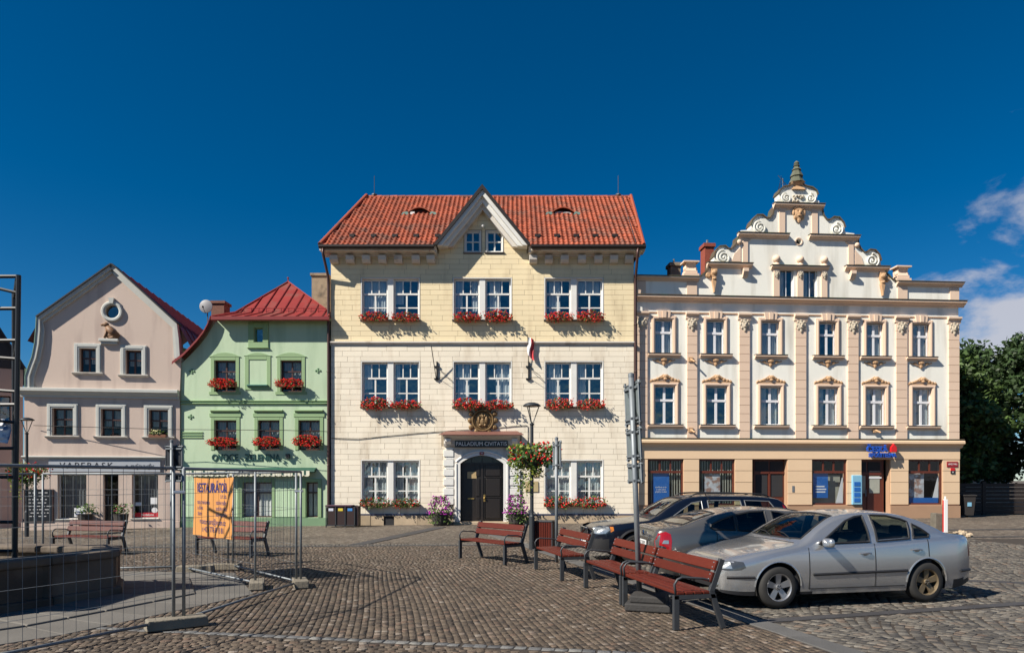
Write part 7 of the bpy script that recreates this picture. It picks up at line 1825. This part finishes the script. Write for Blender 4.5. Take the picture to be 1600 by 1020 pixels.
m_greyp = mat('warm_grey_paint', (.165, .158, .148), .27, .65, var=.05, scale=2, coat=.7)
m_navy = mat('navy_paint', (.003, .005, .012), .3, .05, var=.05, scale=2, coat=.6)
m_alloy = mat('alloy', (.42, .42, .43), .35, .8, var=.15, scale=9); m_dirty = mat('brake_dust_alloy', (.20, .15, .09), .55, .5, var=.3, scale=9)
KS = dict(refl=[[(.06, .575), (.075, .65), (.17, .672), (.19, .58)]], L=4.39, top=[(0, .50), (.03, .60), (.12, .68), (.4, .77), (.85, .86), (1.22, .925), (1.30, .955), (1.6, 1.13), (1.95, 1.30), (2.15, 1.345), (2.55, 1.368), (2.95, 1.35), (3.3, 1.27), (3.62, 1.15), (3.86, 1.05), (4.0, 1.03), (4.22, 1.01), (4.31, .97), (4.37, .80), (4.39, .62)],
          belt=[(0, .46), (.12, .60), (.4, .69), (.9, .80), (1.35, .865), (2.4, .905), (3.3, .955), (3.8, .975), (4.16, .95), (4.32, .88), (4.39, .58)],
          bot=[(0, .30), (.08, .23), (.5, .19), (3.9, .19), (4.26, .27), (4.39, .36)], wid=[(0, .46), (.03, .60), (.12, .71), (.35, .80), (.8, .855), (2.2, .868), (3.4, .86), (3.95, .825), (4.2, .76), (4.33, .68), (4.39, .56)],
          wheels=[.87, 3.385], arch=.355, axle=.31, r=.305, track=.765, sill=.27, doors=[(1.36, 2.47), (2.47, 3.42)], hood=1.24, boot=3.98,
          glass=[[(1.55, .915), (1.86, 1.105), (2.08, 1.235), (2.26, 1.295), (2.40, 1.312), (2.40, .93)], [(2.53, .935), (2.53, 1.318), (2.80, 1.308), (3.04, 1.255), (3.14, 1.215), (3.10, .965)], [(3.17, .972), (3.21, 1.18), (3.34, 1.11), (3.46, 1.02), (3.44, .985)]],
          shield=[(1.36, -.64), (1.33, -.3), (1.33, .3), (1.36, .64), (1.98, .50), (2.0, 0), (1.98, -.50)], rear=[(3.28, -.48), (3.26, 0), (3.28, .48), (3.80, .60), (3.84, 0), (3.80, -.60)],
          black=lambda x: .265 if x < .55 else (.21 if x < 3.9 else .33), rub=(1.42, 3.02, .475), rub2=[(.12, .5), (4.02, 4.36)], handles=[(2.30, .765), (3.20, .80)], mirror=(1.60, .90), seats=(2.25, 3.05), dash=1.45,
          lights=[([(.05, .56), (.07, .655), (.2, .69), (.34, .675), (.37, .60), (.3, .565), (.15, .55)], m_lens), ([(4.26, .66), (4.25, .9), (4.31, .9), (4.365, .70)], m_tail)], rims=[m_alloy, m_dirty])
c_, t_ = build_car('silver_saloon', 'silver saloon car parked nearest, its nose behind the front bench', KS, m_silver, (2.72, 11.02, .022), HEAD)
_d = hv(12.5).xy; _n = Vector((-_d.y, _d.x))
# front wheel of the near side must stand on the photographed spot
fw = gnd(1212, 951); near = Vector((.87, -.765)); off = _d * near.x + _n * near.y; t_.location = (fw.x - off.x, fw.y - off.y, .022)
plate(t_, -.012, .45, -1, '1U1 0312')
MB().box(-.02, -.44, .52, .03, .44, .56).build('grille', m_black, t_); MB().box(-.012, -.52, .30, .02, .52, .38).build('air_intake', m_black, t_)
for y in (-.56, .56): MB().blob((.035, y, .345), (.03, .06, .045), 10, 6).build('fog_lamp', m_refl, t_, smooth=True)
MB().lathe([(0, -.02), (.045, -.018), (.05, 0)], (.02, 0, .61), 14, 'x').build('badge', m_chrome, t_)
KO = dict(L=4.57, top=[(0, .50), (.03, .62), (.12, .70), (.4, .79), (.85, .88), (1.22, .95), (1.30, .98), (1.6, 1.14), (1.95, 1.31), (2.2, 1.325), (2.6, 1.35), (3.0, 1.335), (3.4, 1.265), (3.8, 1.16), (4.1, 1.06), (4.22, 1.04), (4.45, 1.02), (4.53, .96), (4.56, .80), (4.57, .55)],
          belt=[(0, .46), (.12, .62), (.4, .71), (.9, .82), (1.35, .885), (2.4, .92), (3.3, .96), (3.9, .985), (4.3, .98), (4.5, .91), (4.57, .52)],
          bot=[(0, .30), (.08, .23), (.5, .19), (4.0, .19), (4.45, .27), (4.57, .34)], wid=[(0, .46), (.03, .62), (.12, .73), (.35, .82), (.8, .87), (2.2, .885), (3.4, .88), (4.0, .855), (4.4, .80), (4.52, .74), (4.57, .66)],
          wheels=[.90, 3.48], arch=.355, axle=.315, r=.31, track=.775, sill=.27, doors=[(1.38, 2.52), (2.52, 3.50)], hood=1.26, boot=4.15,
          glass=[[(1.60, .94), (1.90, 1.125), (2.12, 1.225), (2.32, 1.285), (2.46, 1.30), (2.46, .955)], [(2.58, .96), (2.58, 1.305), (2.85, 1.295), (3.12, 1.245), (3.12, .98)], [(3.16, .985), (3.16, 1.235), (3.40, 1.16), (3.58, 1.08), (3.60, 1.03), (3.54, 1.0)]],
          shield=[(1.36, -.65), (1.33, -.3), (1.33, .3), (1.36, .65), (2.0, .51), (2.02, 0), (2.0, -.51)], rear=[(3.42, -.50), (3.40, 0), (3.42, .50), (4.05, .62), (4.10, 0), (4.05, -.62)],
          black=lambda x: .24, handles=[(2.36, .80), (3.36, .83)], mirror=(1.64, .925), seats=(2.3, 3.12), dash=1.47, tint=glass('tinted_car_glass', (.16, .19, .19), 1.55, .01),
          lights=[([(.05, .58), (.07, .68), (.2, .71), (.36, .69), (.3, .585), (.15, .565)], m_lens), ([(4.30, .64), (4.285, .80), (4.30, .92), (4.38, .96), (4.50, .93), (4.545, .80), (4.545, .64)], m_tail)], rims=[m_alloy, m_alloy])
car2, t2 = build_car('grey_liftback', 'warm grey car with its tail towards the benches, behind the silver one', KO, m_greyp, (0, 0, 0), hv(5))
_d = hv(5).xy; _n = Vector((-_d.y, _d.x)); p = Vector((2.47, 12.08))          # rear near corner
t2.location = (p.x + _d.x * 4.57 + _n.x * .82, p.y + _d.y * 4.57 + _n.y * .82, .022)
for sg in (-1, 1):
    car2.patch([(4.34, .755), (4.34, .815), (4.42, .815), (4.45, .755)], sg, .008, 'reversing_lamp', m_refl, t2)
plate(t2, 4.585, .72, 1, '4U2 2819')
MB().box(4.575, -.42, .80, 4.59, .42, .83).build('boot_strip', m_chrome, t2); MB().lathe([(0, .02), (.05, .018), (.055, 0)], (4.565, 0, .90), 14, 'x').build('badge', m_chrome, t2)
text('lettering', 'OCTAVIA', .06, m_chrome, t2, (4.583, .45, .87), ext=.002, width=.26, rot=(math.pi / 2, 0, math.pi / 2))
MB().tube([(3.25, 0, 1.40), (3.42, 0, 1.62)], .008, 5).build('aerial', m_black, t2)
KV = dict(refl=[[(.07, .675), (.08, .795), (.2, .825), (.36, .815), (.385, .75), (.29, .68), (.15, .665)]], L=4.73, tum=.36, top=[(0, .52), (.03, .68), (.12, .78), (.4, .86), (.9, .93), (1.28, .975), (1.38, 1.02), (1.75, 1.24), (2.1, 1.42), (2.35, 1.475), (2.8, 1.50), (3.5, 1.495), (4.1, 1.465), (4.35, 1.42), (4.5, 1.28), (4.62, 1.02), (4.70, .85), (4.73, .6)],
          belt=[(0, .48), (.12, .70), (.4, .79), (.9, .87), (1.4, .92), (2.4, .955), (3.4, .985), (4.2, 1.0), (4.55, .97), (4.68, .80), (4.73, .56)],
          bot=[(0, .34), (.08, .28), (.5, .25), (4.1, .25), (4.6, .33), (4.73, .40)], wid=[(0, .50), (.03, .66), (.12, .77), (.35, .86), (.8, .905), (2.2, .92), (3.6, .92), (4.3, .89), (4.6, .83), (4.7, .76), (4.73, .68)],
          wheels=[.95, 3.71], arch=.395, axle=.345, r=.34, track=.80, sill=.34, doors=[(1.46, 2.58), (2.58, 3.55)], hood=1.32, boot=4.52,
          glass=[[(1.70, .975), (2.05, 1.20), (2.28, 1.335), (2.50, 1.375), (2.50, .985)], [(2.64, .99), (2.64, 1.385), (3.40, 1.385), (3.44, 1.01)], [(3.52, 1.015), (3.50, 1.385), (4.08, 1.365), (4.30, 1.05), (4.26, 1.03)]],
          shield=[(1.46, -.68), (1.42, -.3), (1.42, .3), (1.46, .68), (2.12, .56), (2.14, 0), (2.12, -.56)], rear=[(4.42, -.55), (4.41, 0), (4.42, .55), (4.58, .62), (4.59, 0), (4.58, -.62)],
          black=lambda x: .56 if x < .36 else (.36 if x < 4.3 else .60), clad=True, handles=[(2.40, .84), (3.38, .87)], mirror=(1.74, .96), seats=(2.4, 3.25), dash=1.55, seal=mat('grey_window_trim', (.20, .21, .22), .45, .4, var=0), spokes=7, rim=.70,
          lights=[([(.06, .66), (.07, .80), (.2, .84), (.38, .83), (.42, .74), (.3, .665), (.15, .65)], m_lens), ([(.40, .70), (.385, .82), (.46, .82), (.47, .74)], m_amber), ([(4.46, .75), (4.40, 1.30), (4.46, 1.24), (4.58, .98), (4.62, .75)], m_tail)], rims=[m_alloy, m_alloy])
car3, t3 = build_car('navy_estate', 'dark navy estate car with roof rails, behind the grey one', KV, m_navy, (0, 0, 0), -hv(6))
_d = hv(6).xy; _n = Vector((-_d.y, _d.x)); fw = Vector((2.70, 15.5)); off = _d * .95 + _n * -.80; t3.location = (fw.x - off.x, fw.y - off.y, .03)
for sg in (-1, 1):
    pts = [car3.on_top(x, sg * .50, .05 if .05 < (x - 2.3) / 1.9 < .97 else .0) for x in np.linspace(2.3, 4.2, 14)]; MB().tube(pts, .018, 6).build('roof_rail', m_black, t3, smooth=True)
MB().box(-.03, -.34, .60, .03, .34, .76).build('grille', m_arch, t3); MB().bar((-.036, .30, .60), (-.036, -.30, .76), .012, .03).build('grille_bar', m_chrome, t3); surround(t3, (-.34, .34, .60, .76), .02, .02, m_chrome, 'grille_frame').rotation_euler = (0, 0, -math.pi / 2)
plate(t3, -.03, .50, -1, '2U3 4471')
